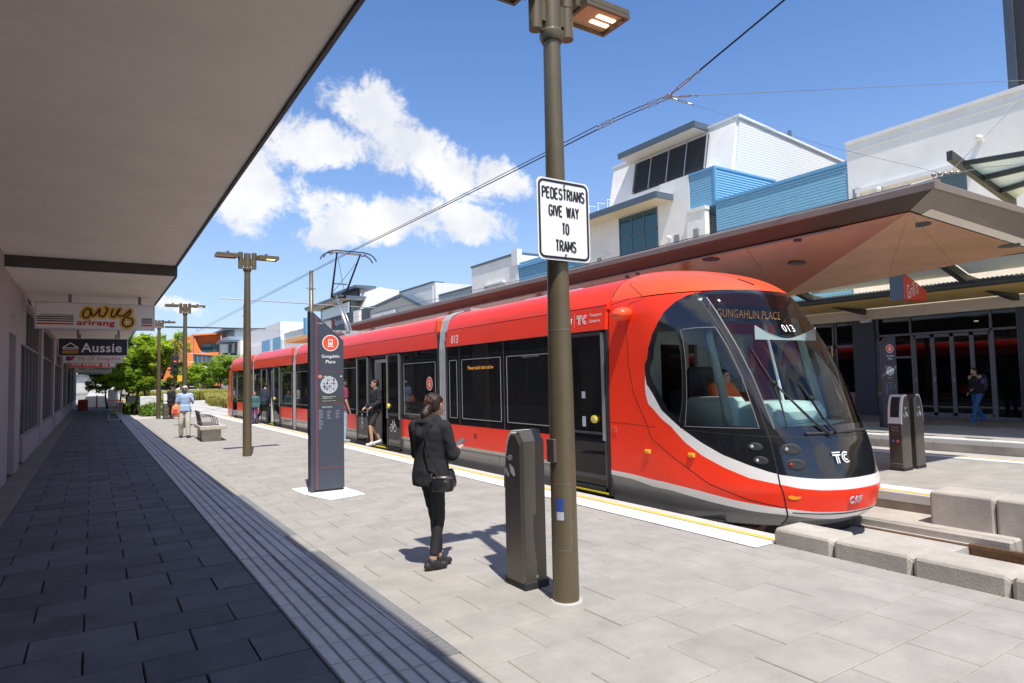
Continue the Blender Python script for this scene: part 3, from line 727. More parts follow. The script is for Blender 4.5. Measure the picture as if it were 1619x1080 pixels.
# mask with window openings (as functions of height)
q1 = T([(.98, 1.135), (1.3, 1.17), (2.2, 1.235)]); d0 = T([(.98, 1.16), (1.3, 1.19), (2.2, 1.26)])
d1 = T([(.98, 1.505), (1.6, 1.50), (2.0, 1.485), (2.22, 1.472)]); w0 = T([(.97, 1.575), (1.45, 1.562), (1.82, 1.548), (2.18, 1.535), (2.47, 1.522), (2.68, 1.50)])
q0 = lambda z: min(arch(z)+.035, q1(z))
npatch('side_mask', 'tram_black', arch, q0, ZM, 2.20, 60, 3, 'z'); npatch('side_mask', 'tram_black', q1, d0, ZM, 2.20, 20, 2, 'z'); npatch('pillar', 'tram_black', d1, w0, ZM, 2.20, 30, 3, 'z')
npatch('side_mask', 'tram_black', arch, w0, 2.20, 2.66, 30, 20, 'z'); npatch('brow', 'tram_black', arch, K2, 2.66, 2.718, 10, 40, 'z')
npatch('windscreen', 'glass_cab', w0, K2, ZM+.05, 2.33, 40, 24, 'z'); npatch('windscreen', 'glass_frit', w0, K2, 2.33, 2.66, 12, 24, 'z')
npatch('windscreen_frame', 'tram_black', w0, K2, ZM, ZM+.05, 2, 24, 'z')
npatch('quarter_window', 'glass_cab', q0, q1, 1.05, 2.20, 40, 5, 'z'); npatch('cab_window', 'glass_cab', d0, d1, 1.02, 2.20, 30, 12, 'z')
npatch('side_mask', 'tram_black', q0, q1, ZM, 1.05, 3, 3, 'z'); npatch('side_mask', 'tram_black', d0, d1, ZM, 1.02, 3, 12, 'z')
def ribbon(name, pts, w, mat, off=.002, mirror=False, n=1, parent=None):
    m = MB(); P = []
    for (a, b), (c, d) in zip(pts[:-1], pts[1:]):
        for k in range(6): P.append((a+(c-a)*k/6, b+(d-b)*k/6))
    P.append(pts[-1]); Q = [Vector(NS(s, z, off)) for s, z in P]; NN = [(Vector(NS(s, z, off+.01))-Vector(NS(s, z, off))).normalized() for s, z in P]
    L = []
    for i, q in enumerate(Q):
        d = (Q[min(i+1, len(Q)-1)]-Q[max(i-1, 0)]).normalized(); x = NN[i].cross(d).normalized()*w/2; L.append((q+x, q-x))
    for (a, b), (c, d) in zip(L[:-1], L[1:]): m.quad(a, b, d, c)
    return part(name, m, mat, parent or tram)
ribbon('panel_gap', [(1.45, 2.72), (1.475, 2.47), (1.5, 2.12), (1.513, 1.76), (1.53, 1.39), (1.538, .9), (1.538, .37), (1.57, .1), (1.60, -.11)], .016, 'tram_gap')
ribbon('panel_gap', [(1.02, 2.95), (1.1, 2.68), (.79, 2.56), (.6, 2.24), (.56, 1.81), (.66, 1.39), (.92, 1.0), (1.09, .6), (1.24, .32), (1.4, .18), (1.562, .11)], .009, 'tram_gap', .0015)
ribbon('panel_gap', [(.0, .99), (.5, .985), (.925, .97), (1.02, .965)], .006, 'tram_gap', .0015)
ribbon('panel_gap', [(.004, -.1), (.004, 1.4), (.004, 2.3), (.004, 2.9), (.004, 3.1)], .012, 'tram_gap')
ribbon('panel_gap', [(1.60, .055), (1.75, .04), (1.9, .03), (2.2, .03), (2.4, .06)], .012, 'tram_gap')
ribbon('panel_gap', [(1.15, .955), (1.3, .935), (1.538, .905), (1.738, .89), (2.0, .89), (2.2, .9)], .010, 'tram_gap')
ribbon('panel_gap', [(1.0, 2.71), (.4, 2.68), (0.0, 2.66)], .008, 'tram_gap')
ribbon('roof_vent', [(1.88, 2.90), (1.94, 2.80)], .05, 'tram_black', .004)
# window rubber edges
ribbon('window_seal', [(1.135, 1.05), (1.17, 1.3), (1.235, 2.2)], .014, 'rubber'); ribbon('window_seal', [(1.16, 1.0), (1.19, 1.3), (1.26, 2.21), (1.35, 2.225), (1.472, 2.22), (1.485, 2.0), (1.5, 1.6), (1.505, 1.0), (1.3, 1.0), (1.16, 1.0)], .010, 'seal_grey', .003)
ribbon('window_seal', [(1.575, .99), (1.562, 1.45), (1.548, 1.82), (1.535, 2.18), (1.524, 2.45), (1.510, 2.62)], .012, 'seal_grey', .003)
# lamps in the black front
def lampset(s, z, lens, name='headlight', rs=.048, rz=.062):
    c = NS(s, z, .0); m = MB(); pts = []
    for k in range(20):
        a = 2*math.pi*k/20; pts.append(NS(s+rs*math.cos(a), z+rz*math.sin(a), .004))
    n = (NS(s, z, .01)-NS(s, z)); n /= np.linalg.norm(n)
    inner = [c+(p-c)*.72-n*.0+n*.008 for p in pts]
    m.add([*pts, *inner], [(i, (i+1) % 20, 20+(i+1) % 20, 20+i) for i in range(20)]); m.add(inner, [tuple(range(20))])
    h = part(name, m, 'rubber', tram)
    q = NS(s-rs*.45, z, .0); l = MB(); l.ball(q, (.022, .022, .022), 12, 8); part('lens', l, lens, h, True)
    return h
for s, z, l in ((1.463, .79, 'lens_clear'), (1.475, .635, 'lens_clear')): lampset(s, z, l, 'side_lamp', .034, .048)
for s, z, l in ((1.625, .765, 'lens_clear'), (1.63, .595, 'lens_red'), (2.40, .765, 'lens_clear'), (2.40, .595, 'lens_red')): lampset(s, z, l, 'headlight', .05, .066)
for s, z in ((.925, .64), (1.175, .65)):
    b = MB(); c = NS(s, z); b.box(c[0]-.022, c[0]+.01, c[1]-.05, c[1]+.05, c[2]-.026, c[2]+.026, .008); h = part('side_indicator', b, 'sign_yellow', tram)
    b = MB(); b.box(c[0]-.03, c[0]-.018, c[1]-.035, c[1]+.03, c[2]-.015, c[2]+.015, .004); part('lens', b, 'lens_amber', h)
m = MB(); c = NS(1.60, .235, .002); b = NS(1.63, .235, .002); m.loft([(c, (b-c)*1.0, (0, 0, .026))], 16); m.f = [tuple(range(16))]; part('turn_signal', m, 'lens_amber', tram)
# marks on the nose
def onnose(s, z, off=.005):
    c = NS(s, z, off); x = NS(s+.03, z, off)-NS(s-.03, z, off); u = NS(s, z+.02, off)-NS(s, z-.02, off); return c, x/np.linalg.norm(x), u/np.linalg.norm(u)
c, x, u = onnose(1.88, .66, .012); tc_logo(c, x, u, .13, tram, .004)
c, x, u = onnose(1.93, .19, .012); text('lettering', 'CAF', c, .20, .085, x, u, 'map_grey', tram, .006, .01, depth=.006)
c, x, u = onnose(1.93, 2.18, .012); text('fleet_number', '013', c, .21, .11, x, u, 'white_print', tram, .008, .0)
# wipers
def wiper(path, arm, pivot):
    b = part('wiper', MB().tube([NS(s, z, .035) for s, z in arm], .012, 6), 'rubber', tram)
    part('blade', MB().tube([NS(s, z, .022) for s, z in path], [.006]+[.011]*(len(path)-2)+[.006], 6), 'rubber', b); part('pivot', MB().ball(NS(*pivot, .04), .028, 10, 6), 'rubber', b)
wiper([(1.612, 1.94), (1.625, 1.74), (1.65, 1.51), (1.65, 1.26), (1.638, 1.01)], [(1.862, .90), (1.79, 1.05), (1.72, 1.27), (1.65, 1.51)], (1.65, 1.51))
wiper([(1.80, 1.51), (1.825, 1.32), (1.85, 1.07)], [(1.90, .91), (1.85, 1.1), (1.825, 1.32)], (1.825, 1.32))
part('wiper_arm', MB().tube([NS(1.845, .91, .03), NS(1.77, 1.07, .035), NS(1.655, 1.49, .035)], .006, 6), 'rubber', tram)
part('scuttle', MB().tube([NS(s, .93, .015) for s in (1.72, 1.85, 2.0, 2.15)], .018, 6), 'rubber', tram)
# camera pods at the cab corner
for xs, y in ((-1, 6.62), (1, 6.62)):
    m = MB(); m.loft([((XC+xs*(1.29+d), y+.02, 2.50-d*.1), (0, r, 0), (0, 0, r*.75)) for d, r in ((-.06, .11), (.05, .13), (.13, .12), (.19, .08), (.21, .02))], 16)
    part('camera_pod', m, 'tram_orange', tram, True)
part('roof_sensor', MB().ball((XC-.9, 7.0, 3.10), .03).ball((XC-.78, 6.9, 3.14), .03), 'rubber', tram)
# cab interior: bulkhead, console, driver's seat, display
cab = part('cab_floor', MB().box(XC-1.2, XC+1.2, 5.75, 7.0, .05, .12).box(XC-.7, XC+.7, 4.75, 5.75, .05, .12), 'interior_dark', tram)
part('bulkhead', MB().box(XC-1.22, XC-.35, 6.92, 6.98, .1, 2.5).box(XC+.45, XC+1.22, 6.92, 6.98, .1, 2.5).box(XC-.35, XC+.45, 6.92, 6.98, 2.1, 2.5), 'interior_grey', cab)
part('cupboard', MB().box(XC+.85, XC+1.15, 6.4, 6.9, 1.35, 2.25, .02), 'interior_white', cab)
cs = MB(); cs.box(XC-.62, XC+.62, 4.95, 5.75, .45, 1.26, .06).box(XC-.5, XC+.5, 4.85, 5.15, 1.0, 1.20, .05); cs.box(XC-.95, XC-.45, 5.35, 5.95, .5, 1.34, .05); part('console', cs, 'cab_interior', cab)
part('dashboard', MB().grid(lambda u, v: (XC+(-1.12+2.24*u)*(.7+.3*v), 4.52+.9*v+abs(u-.5)*.5, 1.0-.02*v), 8, 4), 'cab_interior', cab)
part('ceiling', MB().box(XC-.75, XC+.75, 5.75, 6.9, 2.50, 2.55), 'interior_white', cab)
part('sun_visor', MB().grid(lambda u, v: (XC-.55+1.3*u, 5.12, 2.06+.16*v*(abs(u-.5)*2)**1.5+.02*v), 12, 2), 'white_trim', cab)
for x in (XC-.98, XC+.98): part('cab_post', MB().tube([(x, 5.2, 1.0), (x*.97+XC*.03, 5.62, 2.6)], .05, 8), 'cab_interior', cab)
part('handrail', MB().tube([(XC+.25, 5.3, 1.2), (XC+.25, 5.6, 2.5)], .02, 8), 'white_trim', cab)
db = part('destination_display', MB().box(6.50, 8.10, 5.46, 5.56, 2.31, 2.53, .01), 'interior_dark', tram)
text('led_text', 'GUNGAHLIN PLACE', (7.29, 5.455, 2.418), 1.30, .105, (1, 0, 0), (0, 0, 1), 'led', db, .004, -.012)
seat = part('driver_seat', MB().box(XC-.28, XC+.28, 6.05, 6.5, .75, .9, .05).box(XC-.26, XC+.26, 6.42, 6.56, .9, 1.75, .05), 'seat_black', cab)
ex = part('fire_extinguisher', MB().zloft([(XC+.95, 6.3, 1.72, .05, .05), (XC+.95, 6.3, 2.0, .05, .05), (XC+.95, 6.3, 2.05, .02, .02)], 12), 'cone_red', cab)
# ---- the five sections behind the cab
XL = XC-1.325; XR = XC+1.325
def side(name, y0, y1, z0, z1, mat, x=None, d=.03, far=True, parent=None, c=0.):
    x = XL if x is None else x
    m = MB().box(x, x+d, y0, y1, z0, z1, c)
    if far: m.box(2*XC-x-d, 2*XC-x, y0, y1, z0, z1, c)
    return part(name, m, mat, parent or tram)
shroud = [(XL+.02, 2.662), (XL+.035, 2.75), (XL+.09, 2.87), (XL+.19, 2.96), (XL+.33, 3.03), (XL+.5, 3.065), (XL+.62, 3.07)]
def shroud_part(y0, y1, mat='tram_red'):
    m = MB()
    for mi in (0, 1):
        def sp(u, v):
            a = np.interp(v*6, range(7), [a for a, b in shroud]); z = np.interp(v*6, range(7), [b for a, b in shroud]); y = y0+(y1-y0)*u
            if y0 < 8 and y < 8.3:
                k = (8.3-y)/(8.3-y0); k = k*k*(3-2*k); a = a*(1-k)+(XC-np.interp(z, *TW))*k
            return (a if not mi else 2*XC-a, y, z)
        m.grid(sp, 24, 12, flip=not mi)
        for y in ((y0, y1) if y0 > 8 else (y1,)): m.add([((a if not mi else 2*XC-a), y, b) for a, b in shroud]+[((XL+.62) if not mi else 2*XC-XL-.62, y, 2.662)], [tuple(range(8))])
    part('roof_shroud', m, mat, tram, True)
    m = MB().box(XL+.6, XR-.6, y0+.02, y1-.02, 2.7, 3.0); part('roof', m, 'interior_grey', tram)
    m = MB()
    for xs in (-1, 1):
        p = [(XC+xs*1.335, 2.31), (XC+xs*1.345, 2.33), (XC+xs*1.318, 2.648), (XC+xs*1.27, 2.648), (XC+xs*1.27, 2.31)]
        m.prism(p, 1, y0, y1)
    part('letterboard', m, 'tram_red', tram)
    if y0 < 8: part('letterboard_cap', MB().prism([(XL+.01, 2.60), (XL+.01, 2.68), (XL+.16, 2.78), (XL+.16, 2.60)], 1, 7.0, 7.03), 'tram_red', tram)
    part('gutter_gap', MB().box(XL+.03, XL+.06, y0, y1, 2.645, 2.666).box(XR-.06, XR-.03, y0, y1, 2.645, 2.666), 'tram_gap', tram)
def section(y0, y1, doors, panes, seats=True):
    """doors: list of (a, b) spans free of panels; panes: window spans"""
    shroud_part(y0, y1)
    spans = []; y = y0
    for a, b in sorted(doors): spans.append((y, a)); y = b
    spans.append((y, y1))
    for a, b in spans:
        if b-a < .05: continue
        side('lower_panel', a, b, .32, .73, 'tram_red'); side('beige_strip', a, b, .262, .318, 'tram_beige', XL-.004, .03)
        yy = a; n = max(1, round((b-a)/1.8))
        for k in range(n): side('skirt', a+(b-a)*k/n+.006, a+(b-a)*(k+1)/n-.006, -.10, .258, 'tram_grey', XL-.002, .03, c=.004)
    for a, b in panes:
        fr = side('window', a+.012, b-.012, .735, 2.305, 'glass_side', XL+.004, .004, far=False)
        f = MB(); x0 = XL-.001
        for q in ((a+.10, b-.10, .86, .872), (a+.10, b-.10, 2.02, 2.032), (a+.10, a+.112, .86, 2.032), (b-.112, b-.10, .86, 2.032)): f.box(x0, x0+.004, *q)
        part('window_edge', f, 'bellows', fr)
        part('far_window', MB().box(XR-.008, XR-.004, a+.012, b-.012, .735, 2.305), 'glass_side', fr)
    mm = MB()
    for q in sorted({v for p in panes for v in p}): mm.box(XL, XL+.03, q-.013, q+.013, .73, 2.31).box(XR-.03, XR, q-.013, q+.013, .73, 2.31)
    part('mullion', mm, 'door_frame', tram)
    part('far_panel', MB().box(XR-.03, XR, y0, y1, .32, .735), 'tram_red', tram)
    part('floor', MB().box(XL+.04, XR-.04, y0, y1, -.02, .02), 'interior_dark', tram)
    part('ceiling', MB().box(XL+.1, XR-.1, y0, y1, 2.32, 2.36), 'interior_grey', tram)
    m = MB(); y = y0+.5
    while y < y1-.7 and seats:
        if not any(a-.5 < y < b+.2 for a, b in doors):
            for xx in (XL+.12, XL+.58, XR-.95, XR-.50): m.box(xx, xx+.4, y, y+.42, .38, .46, .03).box(xx, xx+.4, y+.38, y+.46, .46, .98, .03)
        y += .85
    part('seat_unit', m, 'seat_black', tram)
    m = MB()
    for y in np.arange(y0+.4, y1, 1.7): m.tube([(XC-.35, y, 0), (XC-.35, y, 2.3)], .018, 6)
    m.tube([(XC-.35, y0, 1.95), (XC-.35, y1, 1.95)], .016, 6); part('grab_rails', m, 'handrail_yellow', tram)
    lw = MB(); lw.box(XL+.35, XL+.5, y0+.3, y1-.3, 2.295, 2.315); part('light_strip', lw, 'interior_white', tram)
section(7.02, 12.0, [(7.06, 7.98)], [(8.0, 9.80), (9.80, 11.47), (11.47, 12.0)])
section(12.42, 20.2, [(15.17, 16.45)], [(12.45, 14.33), (17.42, 18.75), (18.75, 20.2)])
section(20.6, 23.9, [], [(20.6, 22.2), (22.2, 23.9)])
section(24.4, 31.15, [(27.2, 28.4)], [(24.4, 26.2), (29.6, 31.15)])
section(31.55, 36.9, [(35.3, 36.7)], [(31.6, 33.4), (33.4, 35.25)])
# bellows between sections
for y0, y1 in ((12.0, 12.42), (20.2, 20.6), (23.9, 24.4), (31.15, 31.55)):
    m = MB(); n = 5
    prof = [(XL+.02, -.05), (XL+.02, 2.3), (XL+.05, 2.66), (XL+.1, 2.87), (XL+.2, 2.98), (XL+.36, 3.05), (XL+.6, 3.10), (XR-.6, 3.10), (XR-.36, 3.05), (XR-.2, 2.98), (XR-.1, 2.87), (XR-.05, 2.66), (XR-.02, 2.3), (XR-.02, -.05)]
    w = (y1-y0-.08)/n
    for k in range(n):
        ya = y0+.04+w*k
        for (a, b), (c, d) in zip(prof[:-1], prof[1:]):
            for (u0, o0), (u1, o1) in (((.15, .0), (.25, .016)), ((.25, .016), (.6, .016)), ((.6, .016), (.7, 0))):
                def q(x, z, o, u): sx = -1 if x < XC else 1; return (x+sx*o*(1 if z < 2.9 else .5), ya+w*u, z+(o if z > 2.8 else 0))
                m.quad(q(a, b, o0, u0), q(c, d, o0, u0), q(c, d, o1, u1), q(a, b, o1, u1))
    part('bellows', m, 'bellows', tram)
    part('bellows_core', MB().prism(prof, 1, y0+.03, y1-.05), 'rubber', tram)
    part('bellows_frame', MB().box(XL-.005, XL+.06, y1-.05, y1+.01, -.05, 2.62).box(XL-.005, XL+.06, y0-.01, y0+.04, -.05, 2.62), 'rubber', tram)
    part('shroud_end', MB().box(XL+.0, XL+.3, y1-.02, y1+.1, 2.63, 2.93, .03), 'tram_orange', tram)
# doors
def leaf(y0, y1, x=None, bars=(True, True), zt=2.27, zb=-.02, btn=None, sym=None):
    x = XL-.045 if x is None else x
    m = MB(); t = .045
    for q in ((y0, y1, zb, zb+.05), (y0, y1, zt-.05, zt), (y0, y0+.045, zb, zt), (y1-.045, y1, zb, zt), (y0, y1, .80, .835)): m.box(x, x+t, *q)
    d = part('door', m, 'door_frame', tram)
    part('pane', MB().box(x+.012, x+.018, y0+.045, y1-.045, zb+.05, .80).box(x+.012, x+.018, y0+.045, y1-.045, .835, zt-.05), 'glass_door', d)
    b = MB()
    if bars[0]: b.box(x-.012, x+.004, y0+.01, y0+.07, .72, zt-.02)
    if bars[1]: b.box(x-.012, x+.004, y1-.07, y1-.01, .72, zt-.02)
    part('handle_bar', b, 'alu', d)
    if btn: part('button', MB().loft([((x-.03, btn, 1.02), (0, .055, 0), (0, 0, .055)), ((x+.01, btn, 1.02), (0, .06, 0), (0, 0, .06))], 18), 'button_yellow', d); part('button_face', MB().loft([((x-.034, btn, 1.02), (0, .03, 0), (0, 0, .03)), ((x-.03, btn, 1.02), (0, .03, 0), (0, 0, .03))], 14), 'map_grey', d)
    if sym == 'bike':
        g = Print((x-.003, (y0+y1)/2, .56), (0, -1, 0), (0, 0, 1), .002)
        g.ring(-.11, -.06, .075, .092, 20); g.ring(.11, -.06, .075, .092, 20); g.line([(-.11, -.06), (-.04, .08), (.08, .08), (.11, -.06)], .014); g.line([(-.04, .08), (.01, -.05), (.08, .08)], .014); g.line([(-.11, -.06), (.01, -.05)], .014); g.line([(-.07, .12), (-.02, .12)], .016); g.line([(.06, .15), (.08, .08)], .014)
        g.done('bicycle_symbol', 'white_print', d)
    if sym == 'chair':
        g = Print((x-.003, (y0+y1)/2, .56), (0, -1, 0), (0, 0, 1), .002)
        g.ring(0, -.1, .07, .085, 20); g.disc(0, .19, .028); g.line([(0, .15), (0, .0), (.06, 0), (.08, -.08)], .02); g.line([(0, .09), (.06, .09)], .016); g.done('wheelchair_symbol', 'white_print', d)
    return d
leaf(7.08, 7.96, XL+.005, (True, False), 2.29, -.0, 7.33)
part('door_surround', MB().box(XL+.0, XL+.03, 7.0, 7.07, -.05, 2.31).box(XL+.0, XL+.05, 7.07, 8.0, -.06, -.03).box(XL, XL+.03, 7.965, 7.985, -.05, 2.31), 'rubber', tram)
part('step_edge', MB().box(XL-.01, XL+.05, 7.07, 7.97, -.035, -.015), 'button_yellow', tram)
leaf(14.37, 15.20, None, (True, True), 2.29, -.02, 15.08, 'bike'); leaf(16.50, 17.39, None, (True, True), 2.29, -.02, None, 'chair')
leaf(26.2, 27.2, None, (True, True), 2.29, -.02, 27.05); leaf(28.4, 29.5, None, (True, True))
leaf(35.35, 36.65, XL+.005, (True, True))
for a, b in ((15.17, 16.45), (27.2, 28.4)):
    m = MB().box(XL, XL+.12, a-.02, a+.03, -.05, 2.31).box(XL, XL+.12, b-.03, b+.02, -.05, 2.31).box(XL, XL+.12, a, b, 2.24, 2.31); part('door_surround', m, 'rubber', tram)
    part('door_lining', MB().box(XL+.12, XL+.3, b-.06, b-.01, 0, 2.2).box(XL+.12, XL+.26, a, b-.06, 2.12, 2.2), 'interior_white', tram); part('door_rail', MB().tube([(XL+.14, b+.03, .1), (XL+.14, b+.03, 2.1)], .018, 8), 'handrail_yellow', tram)
    part('door_seal', MB().box(XL-.01, XL+.05, a, b, -.04, -.02), 'button_yellow', tram)
    part('grab_pole', MB().tube([(XL+.5, (a+b)/2, 0), (XL+.5, (a+b)/2, 2.2)], .02, 8), 'handrail_yellow', tram)
part('door_gap_panel', MB().box(XL+.02, XL+.03, 14.33, 15.17, .735, 2.3).box(XL+.02, XL+.03, 16.45, 17.42, .735, 2.3).box(XL+.02, XL+.03, 26.2, 27.2, .735, 2.3).box(XL+.02, XL+.03, 28.4, 29.6, .735, 2.3), 'tram_black', tram)
# posters, led text and seat backs seen through the panes
text('led_text', 'Please stand clear and w', (XL-.002, 10.62, 1.86), .95, .07, (0, -1, 0), (0, 0, 1), 'led', tram, .004)
part('notice', MB().box(XL+.02, XL+.022, 8.98, 9.32, 1.40, 1.78), 'map_grey', tram); text('sticker', 'NOSEDIT YOUR DOORS', (XL-.001, 8.95, 2.0), .5, .03, (0, -1, 0), (0, 0, 1), 'bellows', tram, .003)
part('notice', MB().box(XL+.015, XL+.017, 7.55, 7.63, 1.32, 1.42).box(XL+.015, XL+.017, 7.55, 7.63, .9, 1.05), 'map_grey', tram)
part('seat_back', MB().box(XL+.25, XL+.5, 9.95, 10.35, .55, 1.05, .04).box(XL+.2, XL+.4, 8.25, 8.5, .6, 1.15, .05), 'cab_interior', tram)
tram_icon((XL-.003, 12.83, 1.56), (0, -1, 0), (0, 0, 1), .15, tram)
part('door_release', MB().box(XL-.01, XL+.01, 6.86, 6.93, .84, .93, .005), 'cone_red', tram)
part('panel_screw', MB().box(XL-.003, XL, 10.8, 10.92, .50, .60), 'seat_red', tram)
# livery lettering on the letterboard
lx = XL-.012
def lb(s, y, z, w, h, mat='white_print', bold=0.): 
    x = XC-1.345+(z-2.33)*.085-.003; text('lettering', s, (x, y, z), w, h, (0, -1, 0), (.085, 0, 1), mat, tram, .001, bold)
lb('013', 11.62, 2.45, .30, .17, bold=.012); lb('ACT', 7.86, 2.485, .17, .09, bold=.015); lb('Transport', 7.235, 2.535, .27, .06); lb('Canberra', 7.25, 2.455, .25, .045)
x = XC-1.345+.013; Print((x-.004, 8.06, 2.49), (0, -1, 0), (.085, 0, 1), .001).ring(0, 0, .075, .09, 24).ring(0, 0, .03, .045, 16).line([(-.04, -.05), (-.02, .05)], .012).line([(.04, -.05), (.02, .05)], .012).rect(.335, .340, -.1, .12).done('crest', 'white_print', tram)
tc_logo((x-.004, 7.54, 2.49), (0, -1, 0), (.085, 0, 1), .14, tram, .001)
# far end of the last section
m = MB(); me = 36.9
npf = MB(); npf.grid(lambda u, v: (lambda p: (p[0], 36.9+(7.0-p[1]), p[2]))(NS(4*u, -.1+3.3*v)), 40, 24)
part('rear_nose', npf, 'tram_orange', tram, True); part('rear_nose_glass', MB().grid(lambda u, v: (lambda p: (p[0], 36.9+(7.0-p[1]), p[2]))(NS(1.05+1.9*u, .6+2.0*v, .004)), 30, 12), 'tram_black', tram, True)
part('camera_pod', MB().ball((XL-.1, 37.1, 2.45), (.11, .14, .12)), 'rubber', tram, True)
# bogies and underframe
def bogie(y):
    b = part('bogie', MB().box(XC-.85, XC+.85, y-.9, y+.9, -.2, -.12, .02), 'rubber', tram)
    for dy in (-.75, .75):
        for x in (-.72, .72): part('wheel', MB().loft([((XC+x-.06, y+dy, -.04), (0, .28, 0), (0, 0, .28)), ((XC+x+.06, y+dy, -.04), (0, .28, 0), (0, 0, .28))], 20), 'rail_steel', b)
for y in (5.9, 10.0, 22.2, 33.5): bogie(y)
part('coupler_cover', MB().box(XC-.75, XC+.62, 4.62, 5.4, -.33, -.11, .05).box(XC-.9, XC+.9, 5.3, 5.7, -.3, -.12, .03), 'rubber', tram)
part('underframe', MB().box(XL+.1, XR-.1, 5.2, 37, -.12, -.1), 'rubber', tram)
# roof equipment
eq = MB(); 
for y0, y1 in ((8.5, 10.2), (12.7, 14.0), (17, 19), (25, 28), (32, 34)): eq.box(XL+.75, XR-.75, y0, y1, 3.0, 3.14, .03)
eq.box(XL+.45, XL+.75, 11.75, 12.1, 3.06, 3.12); part('roof_box', eq, 'bellows', tram)
# pantograph
PY = 22.0
pg = part('pantograph', MB().box(XC-.55, XC+.55, PY-1.0, PY+1.0, 3.16, 3.24).box(XC-.6, XC-.5, PY-1.1, PY+1.1, 3.24, 3.32).box(XC+.5, XC+.6, PY-1.1, PY+1.1, 3.24, 3.32).box(XC-.5, XC+.5, PY-.2, PY+.1, 3.24, 3.4), 'bellows', tram)
for dx in (-.45, .45):
    for dy in (-.9, .9): part('insulator', MB().zloft([(XC+dx, PY+dy, 3.05, .05, .05), (XC+dx, PY+dy, 3.1, .07, .07), (XC+dx, PY+dy, 3.16, .05, .05)], 10), 'interior_white', pg)
kn = (XC-.1, PY+1.05, 4.72); part('lower_arm', MB().tube([(XC-.12, PY-.3, 3.36), kn], [.075, .055], 10).tube([(XC+.08, PY-.1, 3.36), (XC+.02, PY+1.0, 4.66)], .025, 8), 'alu', pg, True)
tl = (XC-.42, PY-.05, 6.12); tr = (XC+.42, PY-.05, 6.12)
part('upper_arm', MB().tube([(XC-.28, PY+1.05, 4.72), tl], [.038, .028], 8).tube([(XC+.2, PY+1.05, 4.72), tr], [.038, .028], 8).tube([(XC-.3, PY+1.05, 4.72), (XC+.25, PY+1.05, 4.72)], .05, 8).tube([(XC-.3, PY+1.0, 4.8), (XC+.36, PY, 5.9)], .008, 5).tube([(XC+.2, PY+1.0, 4.8), (XC-.36, PY, 5.9)], .008, 5).tube([(XC-.3, PY+.75, 5.15), (XC+.2, PY+.75, 5.15)], .02, 6), 'rubber', pg)
for dy in (-.2, .17):
    part('contact_strip', MB().tube([(XC-.95, PY+dy-.03, 5.88), (XC-.86, PY+dy, 6.03), (XC-.72, PY+dy, 6.12), (XC-.5, PY+dy, 6.165), (XC+.5, PY+dy, 6.165), (XC+.72, PY+dy, 6.12), (XC+.86, PY+dy, 6.03), (XC+.95, PY+dy-.03, 5.88)], .022, 8), 'rubber', pg)
part('head_frame', MB().box(XC-.6, XC-.54, PY-.22, PY+.2, 6.08, 6.13).box(XC+.54, XC+.6, PY-.22, PY+.2, 6.08, 6.13).tube([(XC-.6, PY, 6.1), (XC+.6, PY, 6.1)], .018, 6), 'bellows', pg)
